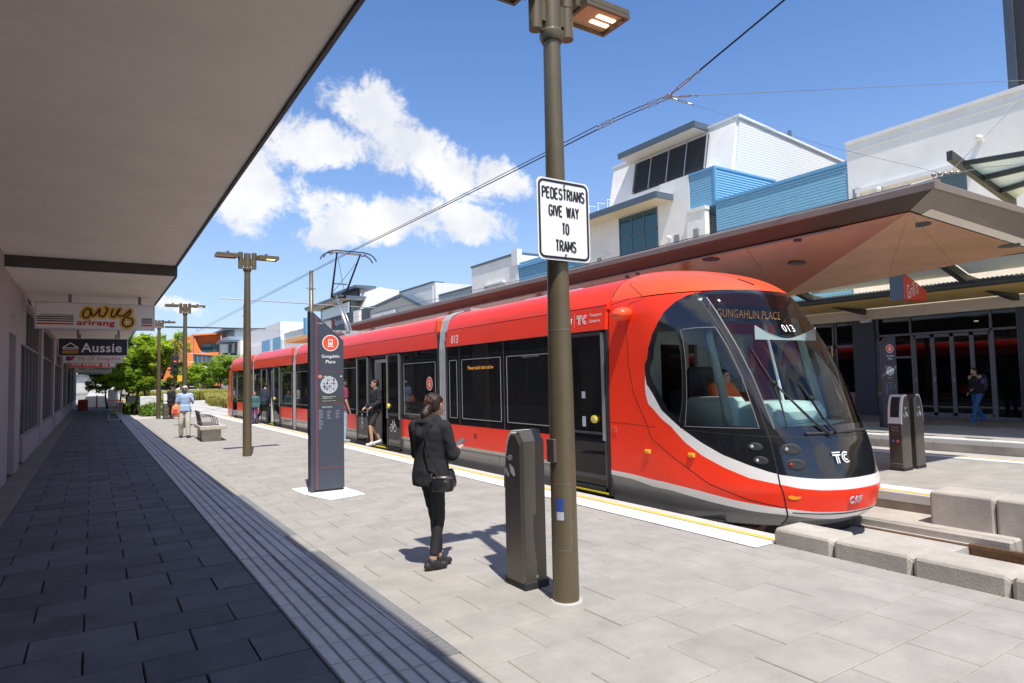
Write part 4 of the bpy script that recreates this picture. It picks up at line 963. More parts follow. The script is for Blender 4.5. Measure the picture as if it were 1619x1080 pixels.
# ---------------------------------------------------------------- left arcade
sb = thing('shop_building', 'long single storey row of shopfronts in deep shade under the canopy on the left', 'building', (-1.27, 15, 0))
WX = -1.27
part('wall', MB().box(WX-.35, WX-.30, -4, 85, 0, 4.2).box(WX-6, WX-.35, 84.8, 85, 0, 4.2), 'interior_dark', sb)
wall = MB()
def bay(y0, y1, kind):
    """kind: W tall window over a plinth, P solid pier, D door, N niche"""
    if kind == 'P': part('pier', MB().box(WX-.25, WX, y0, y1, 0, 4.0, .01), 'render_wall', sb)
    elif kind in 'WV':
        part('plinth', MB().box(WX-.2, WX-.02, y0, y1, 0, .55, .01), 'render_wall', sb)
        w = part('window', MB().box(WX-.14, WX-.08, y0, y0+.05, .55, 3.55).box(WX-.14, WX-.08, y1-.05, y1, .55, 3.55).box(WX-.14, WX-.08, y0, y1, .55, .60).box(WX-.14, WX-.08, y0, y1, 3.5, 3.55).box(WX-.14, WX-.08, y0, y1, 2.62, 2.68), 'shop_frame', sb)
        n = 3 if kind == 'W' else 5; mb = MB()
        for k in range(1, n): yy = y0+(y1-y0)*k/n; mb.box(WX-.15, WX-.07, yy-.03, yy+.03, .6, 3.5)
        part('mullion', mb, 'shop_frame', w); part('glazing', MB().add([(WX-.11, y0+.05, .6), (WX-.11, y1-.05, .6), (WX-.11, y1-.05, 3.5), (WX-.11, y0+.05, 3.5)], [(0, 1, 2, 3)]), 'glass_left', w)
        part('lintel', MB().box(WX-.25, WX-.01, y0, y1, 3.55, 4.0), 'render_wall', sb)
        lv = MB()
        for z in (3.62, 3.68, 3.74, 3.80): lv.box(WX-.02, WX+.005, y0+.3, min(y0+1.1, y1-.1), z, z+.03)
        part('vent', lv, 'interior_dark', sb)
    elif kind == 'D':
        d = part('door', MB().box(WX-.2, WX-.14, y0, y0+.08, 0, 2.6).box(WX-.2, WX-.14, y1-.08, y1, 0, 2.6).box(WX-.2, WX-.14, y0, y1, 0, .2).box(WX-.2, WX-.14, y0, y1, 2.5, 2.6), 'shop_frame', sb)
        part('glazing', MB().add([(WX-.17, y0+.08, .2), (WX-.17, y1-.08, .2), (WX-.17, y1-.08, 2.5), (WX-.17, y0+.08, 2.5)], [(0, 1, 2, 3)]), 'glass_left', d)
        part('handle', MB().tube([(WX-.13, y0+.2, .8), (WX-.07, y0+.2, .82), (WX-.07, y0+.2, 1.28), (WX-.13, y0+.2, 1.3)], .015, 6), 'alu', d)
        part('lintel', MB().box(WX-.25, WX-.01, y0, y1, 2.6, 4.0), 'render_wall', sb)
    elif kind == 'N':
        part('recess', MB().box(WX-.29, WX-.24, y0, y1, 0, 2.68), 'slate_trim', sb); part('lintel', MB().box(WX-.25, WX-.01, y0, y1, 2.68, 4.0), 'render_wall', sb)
y = 0
for w, k in ((5.2, 'W'), (.5, 'P'), (7.0, 'W'), (1.9, 'P'), (1.25, 'N'), (1.0, 'P'), (1.2, 'D'), (5.2, 'V'), (.9, 'P'), (6.2, 'V'), (.9, 'P'), (1.2, 'D'), (6.2, 'W'), (.9, 'P'), (6, 'V'), (.8, 'P'), (1.2, 'D'), (6, 'W'), (.8, 'P'), (7, 'V'), (.8, 'P'), (7, 'W'), (.8, 'P')):
    bay(y, y+w, k); y += w
part('roof', MB().box(-16, WX+.05, -6, 85, 3.99, 4.25), 'soffit_beam', sb)
text('lettering', 'GUNGAHLIN PLACE', (WX+.004, 15.25, 3.02), .8, .07, (0, 1, 0), (0, 0, 1), 'shop_frame', sb, -.006); text('lettering', 'UNIT 2-9', (WX+.004, 15.25, 2.88), .4, .07, (0, 1, 0), (0, 0, 1), 'shop_frame', sb, -.006)
# canopy over the walk
cn = thing('shop_canopy', 'broad flat grey canopy over the shaded walk on the left, dark beam across it', 'canopy', (0, 15, 3.9))
EX = 1.31
part('soffit_panel', MB().box(WX-.02, EX-.03, -6, 13.64, 3.895, 3.93), 'soffit', cn)
part('soffit_panel', MB().box(WX-.02, EX-.03, 13.64, 19, 3.70, 3.72), 'soffit', cn)
part('soffit_panel', MB().box(WX-.02, EX-.03, 19.0, 44, 3.69, 3.71), 'soffit', cn); part('soffit_panel', MB().box(WX-.02, EX-.03, 44, 62, 3.68, 3.70), 'soffit', cn)
part('cross_beam', MB().box(WX, EX, 13.58, 13.64, 3.70, 3.90), 'soffit_beam', cn)
fa = MB().box(EX-.028, EX, -6, 13.66, 3.87, 4.3).box(EX-.028, EX, 13.66, 19, 3.68, 4.3).box(EX-.028, EX, 19, 62, 3.67, 4.3); part('fascia', fa, 'fascia_dark', cn)
part('roof_sheet', MB().box(WX, EX-.03, -6, 62, 4.2, 4.28), 'soffit_beam', cn)
for yy in (27.0, 36, 45, 54): part('cross_beam', MB().box(WX, EX-.03, yy, yy+.08, 3.62, 3.70), 'soffit', cn)
part('drain_pipe_stub', MB().box(.2, .28, 2.2, 2.3, 3.86, 3.9), 'steel_dark', cn)
# hanging shop signs
def hang(label, y, x0, x1, z0, z1, mat, top=3.70):
    t = thing('hanging_sign', label, 'sign', ((x0+x1)/2, y, z1))
    part('panel', MB().box(x0, x1, y-.05, y+.10, z0, z1, .01), mat, t); 
    f = MB().box(x0-.02, x0, y-.06, y+.11, z0-.02, z1+.02).box(x1, x1+.02, y-.06, y+.11, z0-.02, z1+.02).box(x0, x1, y-.06, y+.11, z1, z1+.02).box(x0, x1, y-.06, y+.11, z0-.02, z0); part('frame', f, 'alu', t)
    for u in (.27, .87): xx = x0+(x1-x0)*u; part('hanger', MB().box(xx-.03, xx+.03, y, y+.05, z1, top), 'shop_frame', t)
    return t
X3, Z3 = (1, 0, 0), (0, 0, 1)
ya = 17.2; t = hang('white light box sign lettered arirang with yellow and black flourish, nearest under the canopy', ya, -1.05, 1.17, 2.95, 3.50, 'sign_white')
fy = ya-.052
sxy = lambda px, py: (lambda p: (p[0]-.06, p[2]-3.225))(onY(px, py, fy))
pts = [(133, 492), (131, 499), (136, 503), (142, 499), (143, 491), (138, 488), (134, 491)]
cal = [(143, 489), (146, 499), (151, 497), (158, 489), (157, 498), (164, 500), (170, 490), (167, 487)]
def smooth_(L):
    o = []
    for i in range(len(L)-1):
        p0, p1, p2, p3 = (np.array(L[max(i-1, 0)]), np.array(L[i]), np.array(L[i+1]), np.array(L[min(i+2, len(L)-1)]))
        for t_ in np.linspace(0, 1, 6)[:-1]: o.append(tuple(.5*((2*p1)+(-p0+p2)*t_+(2*p0-5*p1+4*p2-p3)*t_**2+(-p0+3*p1-3*p2+p3)*t_**3)))
    return o+[L[-1]]
cal2 = [(178, 490), (176, 500), (182, 500), (190, 489), (184, 496), (194, 500), (206, 491), (204, 498), (196, 504), (194, 513), (201, 517), (209, 513), (209, 505), (202, 503)]
pts, cal, cal2 = smooth_(pts), smooth_(cal), smooth_(cal2)
P = Print((.06, fy, 3.225), X3, Z3, .003)
for L_ in (pts, cal, cal2): P.line([sxy(*q) for q in L_], .125)
for L_ in (pts, cal, cal2):
    for q in L_: P.disc(*sxy(*q), .062, 12)
P.done('lettering', 'sign_yellow', t)
P = Print((.06, fy, 3.225), X3, Z3, .014)
for L_ in (pts, cal, cal2): P.line([sxy(*q) for q in L_], .034)
for L_ in (pts, cal, cal2):
    for q in L_: P.disc(*sxy(*q), .017, 8)
P.done('lettering', 'black_print', t)
text('lettering', 'arirang', (.06+sxy(152, 511)[0], fy, 3.06), .72, .16, X3, Z3, 'sign_crimson', t, .012, .03)
text('lettering', 'KOREAN RESTAURANT', (-.67, fy, 3.235), .60, .045, X3, Z3, 'black_print', t, .004)
P = Print((-.7, fy, 3.1), X3, Z3, .004); [P.rect(-.34, .32, .08-.045*k, .105-.045*k) for k in range(3)]; [P.rect(1.62, 1.84, .08-.045*k, .105-.045*k) for k in range(3)]; P.done('stripe', 'black_print', t)
P = Print((-.7, fy, 3.1), X3, Z3, .004); P.rect(-.34, .32, -.075, -.04); P.rect(1.62, 1.84, -.075, -.04); P.done('stripe', 'sign_crimson', t)
y2 = 25.; t = hang('dark navy hanging sign lettered Aussie with a yellow and white roof symbol', y2, -.93, .93, 2.67, 3.2, 'navy')
text('lettering', 'Aussie', (.22, y2-.052, 2.92), 1.12, .30, X3, Z3, 'white_print', t, .003, .015)
P = Print((-.62, y2-.052, 2.92), X3, Z3, .003); P.line([(-.21, -.01), (0, .15), (.21, -.01), (-.21, -.01)], .03); P.done('roof_symbol', 'white_print', t)
P = Print((-.62, y2-.052, 2.92), X3, Z3, .003); [P.rect(-.21, .21, -.075-.055*k, -.045-.055*k) for k in range(3)]; P.done('stripe', 'sign_yellow', t)
y3 = 30.; t = hang('white hanging sign lettered My GP Gungahlin, partly hidden by the navy sign', y3, -.98, .99, 2.59, 3.0, 'sign_white', 3.69)
text('lettering', 'My GP Gungahlin', (.2, y3-.052, 2.73), 1.35, .17, X3, Z3, 'sign_crimson', t, .003); P = Print((-.75, y3-.052, 2.76), X3, Z3, .003); P.disc(-.05, 0, .09).disc(.1, .05, .05); P.done('emblem', 'sign_blue', t); Print((-.75, y3-.052, 2.76), X3, Z3, .004).disc(.03, 0, .07).done('emblem', 'sign_crimson', t)
y4 = 38.; t = hang('red hanging sign lettered fortune with white box marks', y4, -.98, .93, 2.62, 2.95, 'sign_red', 3.69)
text('lettering', 'fortune', (-.33, y4-.052, 2.80), 1.15, .24, X3, Z3, 'white_print', t, .003, .02); P = Print((.5, y4-.052, 2.78), X3, Z3, .003); P.rect(-.12, .1, -.13, .13).rect(.18, .4, -.13, .13); P.done('box_mark', 'white_print', t); text('lettering', 'XO', (.49, y4-.052, 2.78), .16, .2, X3, Z3, 'sign_red', t, .006, .02)
y5 = 46.; t = hang('pale hanging sign lettered DRY CLEANERS, last readable one down the walk', y5, -.9, .93, 2.52, 2.95, 'sign_white', 3.69)
text('lettering', 'DRY CLEANERS', (.05, y5-.052, 2.76), 1.5, .18, X3, Z3, 'navy', t, .003, .01)
hang('small grey sign hung near the far end of the walk', 54., -.9, .93, 2.55, 2.8, 'map_grey', 3.68)
# ---------------------------------------------------------------- island canopy
ic = thing('island_canopy', 'brown folded platform canopy with copper coloured soffit above the tram', 'canopy', (11, 12, 4))
A = (8.8, 3.80, 3.96); YF = 26.5; xe = 13.9
slo = lambda x: 3.96
part('roof_deck', MB().box(8.95, xe, 3.95, YF, 3.98, 4.05), 'canopy_bronze', ic)
part('edge_gutter', MB().prism([(8.80, 3.90), (8.80, 3.985), (8.86, 4.03), (8.97, 4.03), (8.97, 3.90)], 1, 3.80, YF).prism([(3.80, 3.90), (3.80, 3.985), (3.86, 4.03), (3.97, 4.03), (3.97, 3.90)], 0, 8.972, xe), 'canopy_edge', ic)
# fascia bands sloping in under the edge
N0 = np.array([8.83, 3.84, 3.90]); C = np.array([13.2, 9.02, 3.34]); D = np.array([13.2, 3.86, 3.60])
in1 = np.array([9.05, 4.22, 3.78])
part('side_fascia', MB().quad((8.83, 3.84, 3.9), (8.83, YF, 3.9), (9.02, YF, 3.70), (9.05, 4.22, 3.74)), 'canopy_bronze', ic)
part('end_fascia', MB().quad((8.83, 3.84, 3.9), (9.05, 4.22, 3.74), (13.2, 4.22, 3.585), (13.9, 3.84, 3.9)), 'canopy_edge', ic)
part('light_slot', MB().box(9.03, 9.07, 5.2, YF-.3, 3.690, 3.712), 'canopy_edge', ic); part('light_slot', MB().add([(9.35, 4.10, 3.772), (13.2, 4.10, 3.632), (13.2, 4.22, 3.580), (9.35, 4.22, 3.722)], [(0, 1, 2, 3)]), 'beam_cream', ic)
# copper soffit: facets with joints
def facet(P0, P1, P2, nu, name, mat, inset=.010):
    """triangle split into strips fanned from P0"""
    for i in range(nu):
        a = P1+(P2-P1)*i/nu; b = P1+(P2-P1)*(i+1)/nu; c = (P0+a+b)/3
        f = lambda p: p+(c-p)/np.linalg.norm(c-p)*inset
        part(name, MB().add([f(P0), f(a), f(b), f(P0)+[0, 0, .01], f(a)+[0, 0, .01], f(b)+[0, 0, .01]], [(0, 1, 2), (3, 5, 4), (0, 2, 5, 3), (2, 1, 4, 5), (1, 0, 3, 4)]), mat, ic)
S0 = np.array([9.10, 4.26, 3.735])
facet(S0, C, np.array([13.2, 4.26, 3.585]), 4, 'soffit_panel', 'copper_pale')
ys_ = [4.26, 6.8, 9.0, 11.2, 13.6, 16, 18.6, 21.2, 23.8, YF]
zl = lambda y: 3.34; zn = 3.705
Q = [np.array([9.07, y, zn]) for y in ys_[1:]]
facet(C, S0, Q[0], 1, 'soffit_panel', 'copper'); facet(C, Q[0], Q[1], 1, 'soffit_panel', 'copper'); facet(C, Q[1], Q[2], 1, 'soffit_panel', 'copper')
R_ = [np.array([13.2, y, 3.34]) for y in (9.02, 11.5, 14, 16.6, 19.2, 21.8, 24.2, YF)]
for i in range(2, len(Q)-1):
    facet(R_[i-1], Q[i], Q[i+1], 1, 'soffit_panel', 'copper'); facet(Q[i], R_[i-2], R_[i-1], 1, 'soffit_panel', 'copper')
part('soffit_back', MB().quad((13.2, 3.9, 3.60), (13.2, YF, 3.345), (xe, YF, 3.96), (xe, 3.9, 3.96)), 'canopy_bronze', ic)
part('soffit_liner', MB().box(8.99, 13.2, 4.0, YF-.1, 3.90, 3.93), 'interior_dark', ic)
for p in ((1260, 416), (1124, 410), (1453, 354), (1595, 388), (1261, 380)):
    q = onX(*p, 11.0); z = None
    # sit on the soffit: find the height where the sight line meets the panels
    best = None
    for X in np.linspace(9.2, 13.1, 200):
        w = onX(*p, X)
        zs = 3.705-(3.705-3.34)*(X-9.07)/4.13 if w[1] > 4.3+(9.02-4.26)*(X-9.1)/4.1 else 3.735+(3.585-3.735)*(X-9.1)/4.1-(w[1]-4.26)*.0515*(X-9.1)/4.1
        if best is None or abs(w[2]-zs) < best[0]: best = (abs(w[2]-zs), w, zs)
    w, zs = best[1], best[2]; r = .15 if p != (1261, 380) else .06
    part('downlight', MB().loft([((w[0], w[1], zs-.012), (r, 0, .0-r*.06), (0, r, 0)), ((w[0], w[1], zs+.05), (r, 0, 0), (0, r, 0))], 20), 'interior_dark', ic)
for yy in (10.5, 16.5, 22.5): part('column', MB().tube([(11.6, yy, 0), (11.6, yy, 3.6)], .09, 12), 'bronze', ic)
ic2 = thing('island_canopy', 'second platform canopy further down the stop with a pale underside', 'canopy', (11, 40, 4))
part('roof_deck', MB().box(9.0, 13.6, 30, 37.2, 3.85, 4.05), 'mustard', ic2)
for yy in (31, 36): part('column', MB().tube([(11.6, yy, 0), (11.6, yy, 3.9)], .09, 10), 'bronze', ic2)
# ---------------------------------------------------------------- buildings on the right
FX = 23.9
b1 = thing('shop_building', 'white rendered corner shop building with dark glazed bifold shopfront and a wall sign', 'building', (FX, 8, 0))
part('wall', MB().box(FX, FX+12, -20, 13.28, 3.86, 10.15), 'white_render', b1); part('parapet_cap', MB().box(FX-.06, FX+12, -20, 13.30, 10.15, 10.28), 'white_trim', b1)
part('shadow_reveal', MB().box(FX-.035, FX-.001, -20, 13.28, 9.83, 9.86), 'white_trim', b1)
part('canopy_beam', MB().box(FX-.25, FX+.2, -20, 30, 3.47, 3.85), 'beam_cream', b1)
for a, b in ((7.45, 8.20), (12.55, 13.33)): part('column', MB().box(FX-.15, FX+.35, a, b, -.02, 3.47), 'charcoal', b1)
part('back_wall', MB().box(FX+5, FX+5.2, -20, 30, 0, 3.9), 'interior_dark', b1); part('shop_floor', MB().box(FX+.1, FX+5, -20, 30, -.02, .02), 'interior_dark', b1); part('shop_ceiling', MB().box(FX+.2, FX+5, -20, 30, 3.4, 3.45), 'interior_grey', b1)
fr = MB()
FXG = FX+.05
for yv, z0, z1, w in ((11.37, 2.85, 3.45, .05), (8.96, 2.85, 3.45, .06), (11.33, 0, 2.85, .09), (8.94, 0, 2.85, .09), (12.5, 0, 3.45, .08), (8.24, 0, 3.45, .06)): fr.box(FXG-.05, FXG+.05, yv-w/2, yv+w/2, z0, z1)
fr.box(FXG-.05, FXG+.05, 8.22, 12.55, 2.82, 2.89); fr.box(FXG-.05, FXG+.05, 11.37, 12.5, 2.03, 2.09); fr.box(FXG-.06, FXG+.06, 7.5, 12.55, -.02, .07); part('window_frame', fr, 'shop_frame', b1)
def pane(y0, y1, z0, z1, x=FXG, mat='glass_shop', parent=b1, name='pane'): return part(name, MB().add([(x, y1, z0), (x, y0, z0), (x, y0, z1), (x, y1, z1)], [(0, 1, 2, 3)]), mat, parent)
pane(8.27, 12.46, 2.89, 3.45); pane(11.38, 12.46, .07, 2.03); pane(11.38, 12.46, 2.09, 2.82); pane(8.27, 8.9, .07, 2.82)
Y4 = [11.28, 10.69, 10.10, 9.52, 8.98]
for a, b in zip(Y4[1:], Y4[:-1]):
    d = part('bifold_door', MB().box(FXG-.04, FXG+.03, a, a+.06, .07, 2.8).box(FXG-.04, FXG+.03, b-.06, b, .07, 2.8).box(FXG-.04, FXG+.03, a, b, .07, .16).box(FXG-.04, FXG+.03, a, b, 2.7, 2.8), 'shop_frame', b1)
    pane(a+.06, b-.06, .16, 2.7, FXG, parent=d); part('handle', MB().box(FXG-.06, FXG-.04, b-.045, b-.02, 1.2, 1.35), 'alu', d)
for z, s, w in ((2.62, 'HEALTHY', 1.25), (2.22, 'BURGERS', 1.15), (1.82, 'HEALTHY', 1.25)): text('lettering', s, (FXG+.12, 8.95, z), w, .26, (0, -1, 0), Z3, 'render_wall', b1, 0, .0)
# left bays
for a, b in ((13.33, 14.1), (14.15, 15.4), (15.5, 17.5), (17.6, 20), (20.1, 23), (23.1, 26), (26.1, 29)):
    pane(a+.05, b-.05, 2.6, 3.42); pane(a+.05, b-.05, .85, 2.5)
    part('window_frame', MB().box(FXG-.05, FXG+.05, a, a+.06, 0, 3.45).box(FXG-.05, FXG+.05, b-.06, b, 0, 3.45).box(FXG-.05, FXG+.05, a, b, 2.5, 2.6), 'shop_frame', b1)
part('dado', MB().box(FX-.12, FX+.02, 13.36, 14.2, .2, .82, .01), 'brick_pink', b1); part('dado', MB().box(FX-.1, FX+.02, 15.5, 29, 0, .85), 'charcoal', b1)
part('door_post', MB().tube([(FX-.05, 14.2, 0), (FX-.05, 14.2, 2.6)], .04, 6), 'gold', b1)
part('lit_counter', MB().box(FX+2, FX+2.4, 13.4, 15.0, .9, 1.1).box(FX+1.6, FX+1.65, 13.5, 13.75, 1.0, 1.3), 'mustard', b1)
part('ceiling_light', MB().box(FX+1.5, FX+1.6, 9.9, 10.0, 3.22, 3.26).box(FX+1.5, FX+1.6, 8.6, 8.7, 3.22, 3.26), 'lamp_glow', b1)
part('wall_light', MB().box(FX-.4, FX-.24, 12.52, 12.9, 3.36, 3.52, .02), 'white_trim', b1)
w = part('window', MB().box(FX-.03, FX+.05, 9.36, 9.42, 6.9, 8.06).box(FX-.03, FX+.05, 9.36, 12.5, 8.0, 8.08).box(FX-.03, FX+.05, 10.5, 10.56, 6.9, 8.0), 'slate_trim', b1)
part('pane', MB().add([(FX-.005, 12.5, 6.9), (FX-.005, 9.42, 6.9), (FX-.005, 9.42, 8.0), (FX-.005, 12.5, 8.0)], [(0, 1, 2, 3)]), 'glass_blue', w)
part('window_surround', MB().box(FX-.16, FX-.001, 9.0, 12.95, 8.2, 8.36).box(FX-.16, FX-.001, 12.8, 12.95, 6.8, 8.2), 'white_trim', b1)
def wall_lamp(y, z, par): 
    part('wall_lamp', MB().ball((FX-.14, y, z), (.1, .1, .1), 10, 6).box(FX-.06, FX, y-.06, y+.06, z-.1, z+.02), 'white_trim', par)
wall_lamp(12.1, 8.15, b1); wall_lamp(8.9, 9.0, b1); wall_lamp(9.9, 7.0, b1)
for y in (12.95,): part('wall_bracket', MB().box(FX-.1, FX, y-.12, y+.12, 7.95, 8.4).box(FX-.2, FX-.1, y-.05, y+.05, 8.0, 8.2), 'fitting', b1)
tw = thing('tower_block', 'dark tower edge with a blue side rising behind the white building', 'building', (27, 4, 0)); part('wall', MB().box(FX+1.5, FX+9, -6, 8.3, 10.0, 17), 'louvre', tw); part('side_panel', MB().box(FX+1.4, FX+9, 8.3, 8.55, 10.0, 17), 'slate_panel', tw)
b2 = thing('blue_clad_building', 'blue ribbed metal upper storey between the white blocks across the tracks', 'building', (FX, 16, 0))
part('cladding', MB().box(FX+.02, FX+4.6, 13.28, 19.47, 3.9, 9.47), 'blue_ribbed', b2); part('cap', MB().box(FX-.02, FX+4.6, 13.29, 19.5, 9.47, 9.58), 'blue_trim', b2)
part('upper_box', MB().box(FX+.02, FX+4.6, 19.48, 20.98, 9.4, 11.1), 'blue_ribbed', b2); part('cap', MB().box(FX-.02, FX+4.6, 19.44, 21.0, 11.1, 11.2), 'blue_trim', b2); part('corner_trim', MB().box(FX-.01, FX+.1, 19.44, 19.56, 9.58, 11.1), 'blue_trim', b2)
b3 = thing('white_block', 'white rendered block with a six pane teal window, slate eave and louvred penthouse', 'building', (FX, 24, 0))
part('wall', MB().box(FX, FX+8, 20.99, 28.6, 3.86, 10.6), 'white_render', b3); part('upper_wall', MB().box(FX+.0, FX+8, 21.0, 22.9, 10.6, 11.2), 'white_render', b3)
part('pier', MB().box(FX-.25, FX+.05, 19.9, 20.98, 3.9, 9.25), 'white_render', b3); part('pier_cap', MB().box(FX-.3, FX+.05, 19.85, 21.0, 9.25, 9.4), 'white_trim', b3)
w = part('window', MB().box(FX-.05, FX+.02, 23.10, 23.18, 7.4, 10.12).box(FX-.05, FX+.02, 25.85, 25.93, 7.4, 10.12).box(FX-.05, FX+.02, 23.1, 25.93, 10.04, 10.12).box(FX-.05, FX+.02, 24.02, 24.09, 7.4, 10.1).box(FX-.05, FX+.02, 24.93, 25.0, 7.4, 10.1).box(FX-.05, FX+.02, 23.1, 25.93, 9.0, 9.07), 'slate_trim', b3)
for a in (23.18, 24.09, 25.0):
    for z0, z1 in ((7.4, 9.0), (9.07, 10.04)): part('pane', MB().add([(FX-.02, a+.84, z0), (FX-.02, a, z0), (FX-.02, a, z1), (FX-.02, a+.84, z1)], [(0, 1, 2, 3)]), 'glass_blue', w)
part('eave', MB().prism([(FX-.0, 10.2), (FX-1.1, 10.25), (FX-1.1, 10.33), (FX, 10.5)], 1, 22.1, 29.0), 'eave_white', b3); part('eave_trim', MB().box(FX-1.18, FX-1.101, 22.05, 29.05, 10.2, 10.52).box(FX-1.15, FX, 22.0, 22.09, 10.2, 10.5), 'slate_trim', b3)
px = FX+1.15
ph = part('penthouse', MB().prism([(px+.15, 10.6), (px+.85, 13.93), (px+10.5, 13.05), (px+10.5, 10.6)], 1, 19.66, 28.4), 'white_render', b3)
part('ribbed_side', MB().prism([(px+.25, 9.6), (px+.95, 13.78), (px+10.5, 12.9), (px+10.5, 9.6)], 1, 19.55, 19.655), 'white_ribbed', b3); part('cap', MB().prism([(px+.78, 13.93), (px+.78, 14.05), (px+10.6, 13.15), (px+10.6, 13.05)], 1, 19.45, 28.5), 'white_trim', b3)
part('wall_vent', MB().box(px+5.6, px+7.0, 19.5, 19.55, 11.0, 11.4), 'louvre', b3); part('flue', MB().tube([(px+5.6, 20, 13.2), (px+5.6, 20, 14.3)], .1, 8), 'slate_trim', b3)
lv = MB(); 
for i in range(15): z = 11.92+.112*i; x = px+.21*(z-10.6)+.05; lv.box(x-.02, x+.05, 21.25, 26.35, z, z+.062)
part('louvres', lv, 'louvre', b3, stuff=True); lb_ = MB()
for yv in (21.2, 22.5, 23.75, 25.05, 26.3): lb_.prism([(px+.22, 11.8), (px+.28, 11.8), (px+.65, 13.65), (px+.58, 13.65)], 1, yv, yv+.05)
part('louvre_post', lb_, 'alu', b3); part('louvre_back', MB().prism([(px+.37, 11.8), (px+.42, 11.8), (px+.80, 13.65), (px+.76, 13.65)], 1, 21.25, 26.35), 'interior_dark', b3)
part('roof_slab', MB().prism([(px-.1, 13.88), (px-.1, 14.0), (px+1.6, 14.1), (px+1.6, 13.7)], 1, 21.45, 26.9), 'eave_white', b3); part('slab_trim', MB().box(px-.17, px-.101, 21.4, 26.95, 13.88, 14.2).box(px-.15, px+1.3, 21.35, 21.43, 13.86, 14.18), 'slate_trim', b3)
for y, z in ((21.6, 8.15), (20.4, 8.2), (27.3, 8.0)): part('wall_bracket', MB().box(FX-.38, FX-.26, y-.12, y+.12, z-.25, z+.2), 'fitting', b3)
wall_lamp(22.3, 8.4, b3); wall_lamp(26.9, 8.4, b3)
ra = MB()
for y in (27.3, 28.1, 28.9, 29.7): ra.tube([(FX+.4, y, 10.5), (FX+.4, y, 11.6), (FX+.9, y, 11.6)], .025, 5)
part('roof_hoop', ra, 'white_trim', b3)
# more of the row
def blk(label, y0, y1, z1, mat, name='white_block', x=FX, depth=8, cap=None, parts=()):
    t = thing(name, label, 'building', (x, (y0+y1)/2, 0)); part('wall', MB().box(x, x+depth, y0, y1, 0, z1), mat, t)
    if cap: part('cap', MB().box(x-.08, x+depth, y0-.02, y1+.02, z1, z1+.14), cap, t)
    return t
t = blk('short run of blue ribbed wall behind the pole, left of the white block', 28.62, 35.95, 8.95, 'blue_ribbed', 'blue_clad_building', FX+.05, 6, 'blue_trim'); part('upper_box', MB().box(FX+.06, FX+4, 32, 35.94, 9.09, 9.35), 'blue_ribbed', t)
t = blk('plain pale block with a grey cap and small hooded window', 35.97, 42.3, 9.95, 'white_render', 'white_block', FX, 6, 'slate_trim'); part('hood', MB().box(FX-.25, FX, 37.6, 40.2, 8.25, 8.35).box(FX-.25, FX, 40.1, 40.25, 7.2, 8.25), 'white_trim', t); part('window', MB().box(FX-.02, FX+.02, 38, 40, 7.2, 7.95), 'louvre', t); part('side_cap', MB().box(FX-.1, FX+.3, 35.9, 36.6, 9.2, 10.3), 'white_trim', t)
part('side_wall', MB().box(FX+6, FX+12, 42.2, 42.3, 0, 9.0), 'pale_ribbed', t)
t = blk('white box with a pale green ribbed flank between two roofs', 42.6, 49.8, 8.6, 'pale_ribbed', 'ribbed_block', FX+.4, 8, 'slate_trim'); part('white_end', MB().box(FX, FX+1, 49.0, 56, 4, 9.75), 'white_render', t); part('end_cap', MB().box(FX-.06, FX+1.05, 48.9, 56.05, 9.75, 9.9), 'slate_trim', t); part('return_wall', MB().box(FX+.05, FX+8, 48.6, 49.0, 4, 9.75), 'white_trim', t)
t = thing('gabled_awning', 'white gabled entrance awning with a slate edge and wall sign', 'building', (FX-1, 54, 0)); part('gable', MB().prism([(47.6, 7.2), (52.8, 8.95), (60.5, 8.6), (60.5, 7.2)], 0, FX-1.2, FX-.4), 'eave_white', t); part('gable_edge', MB().prism([(47.4, 7.25), (52.8, 9.0), (60.8, 8.55), (60.8, 8.75), (52.8, 9.25), (47.4, 7.5)], 0, FX-1.35, FX-.3), 'slate_trim', t)
part('sign_board', MB().box(FX-1.6, FX-1.5, 53.5, 59, 7.0, 7.9), 'white_trim', t); part('sign_mark', MB().box(FX-1.62, FX-1.6, 56, 56.5, 7.1, 7.7), 'sign_red', t)
t = blk('dark slate panelled shop storey with a faded red and white name', 60.6, 76.5, 9.3, 'slate_panel', 'slate_block', FX, 6, None); part('pilaster', MB().box(FX-.3, FX, 66.3, 68.0, 4, 9.2), 'white_render', t); text('lettering', 'Spicker', (FX-.03, 73.2, 8.5), 4.2, .9, (0, -1, 0), Z3, 'grey_print', t, 0, .02); part('sign_mark', MB().box(FX-.05, FX-.01, 75.5, 76.4, 8.0, 9.0), 'seat_red', t)
t = thing('white_penthouse', 'big white wedge shaped rooftop volume with a slate slab roof at its left', 'building', (26, 66, 0)); part('wall', MB().prism([(FX+1, 8.8), (FX+2.2, 11.8), (FX+16, 10.2), (FX+16, 8.8)], 1, 66.5, 72), 'white_render', t)
part('wall', MB().box(FX+.6, FX+9, 72, 82, 8, 10.7), 'white_render', t); part('glazing', MB().box(FX+.3, FX+.6, 70.5, 82, 9.4, 10.78), 'glass_blue', t); part('roof_slab', MB().box(FX-1.2, FX+3, 70, 84, 10.9, 11.2), 'slate_trim', t); part('soffit', MB().box(FX-1.1, FX+3, 70.1, 83.9, 10.78, 10.9), 'eave_white', t)
part('upper_slab', MB().box(FX+1.0, FX+3.5, 71, 80, 12.3, 12.6), 'slate_trim', t); part('louvres', MB().box(FX+1.6, FX+1.9, 72, 77.5, 11.2, 12.3), 'louvre', t); part('balcony_glass', MB().box(FX-.1, FX-.05, 70, 80, 9.3, 10.5), 'frosted', t)
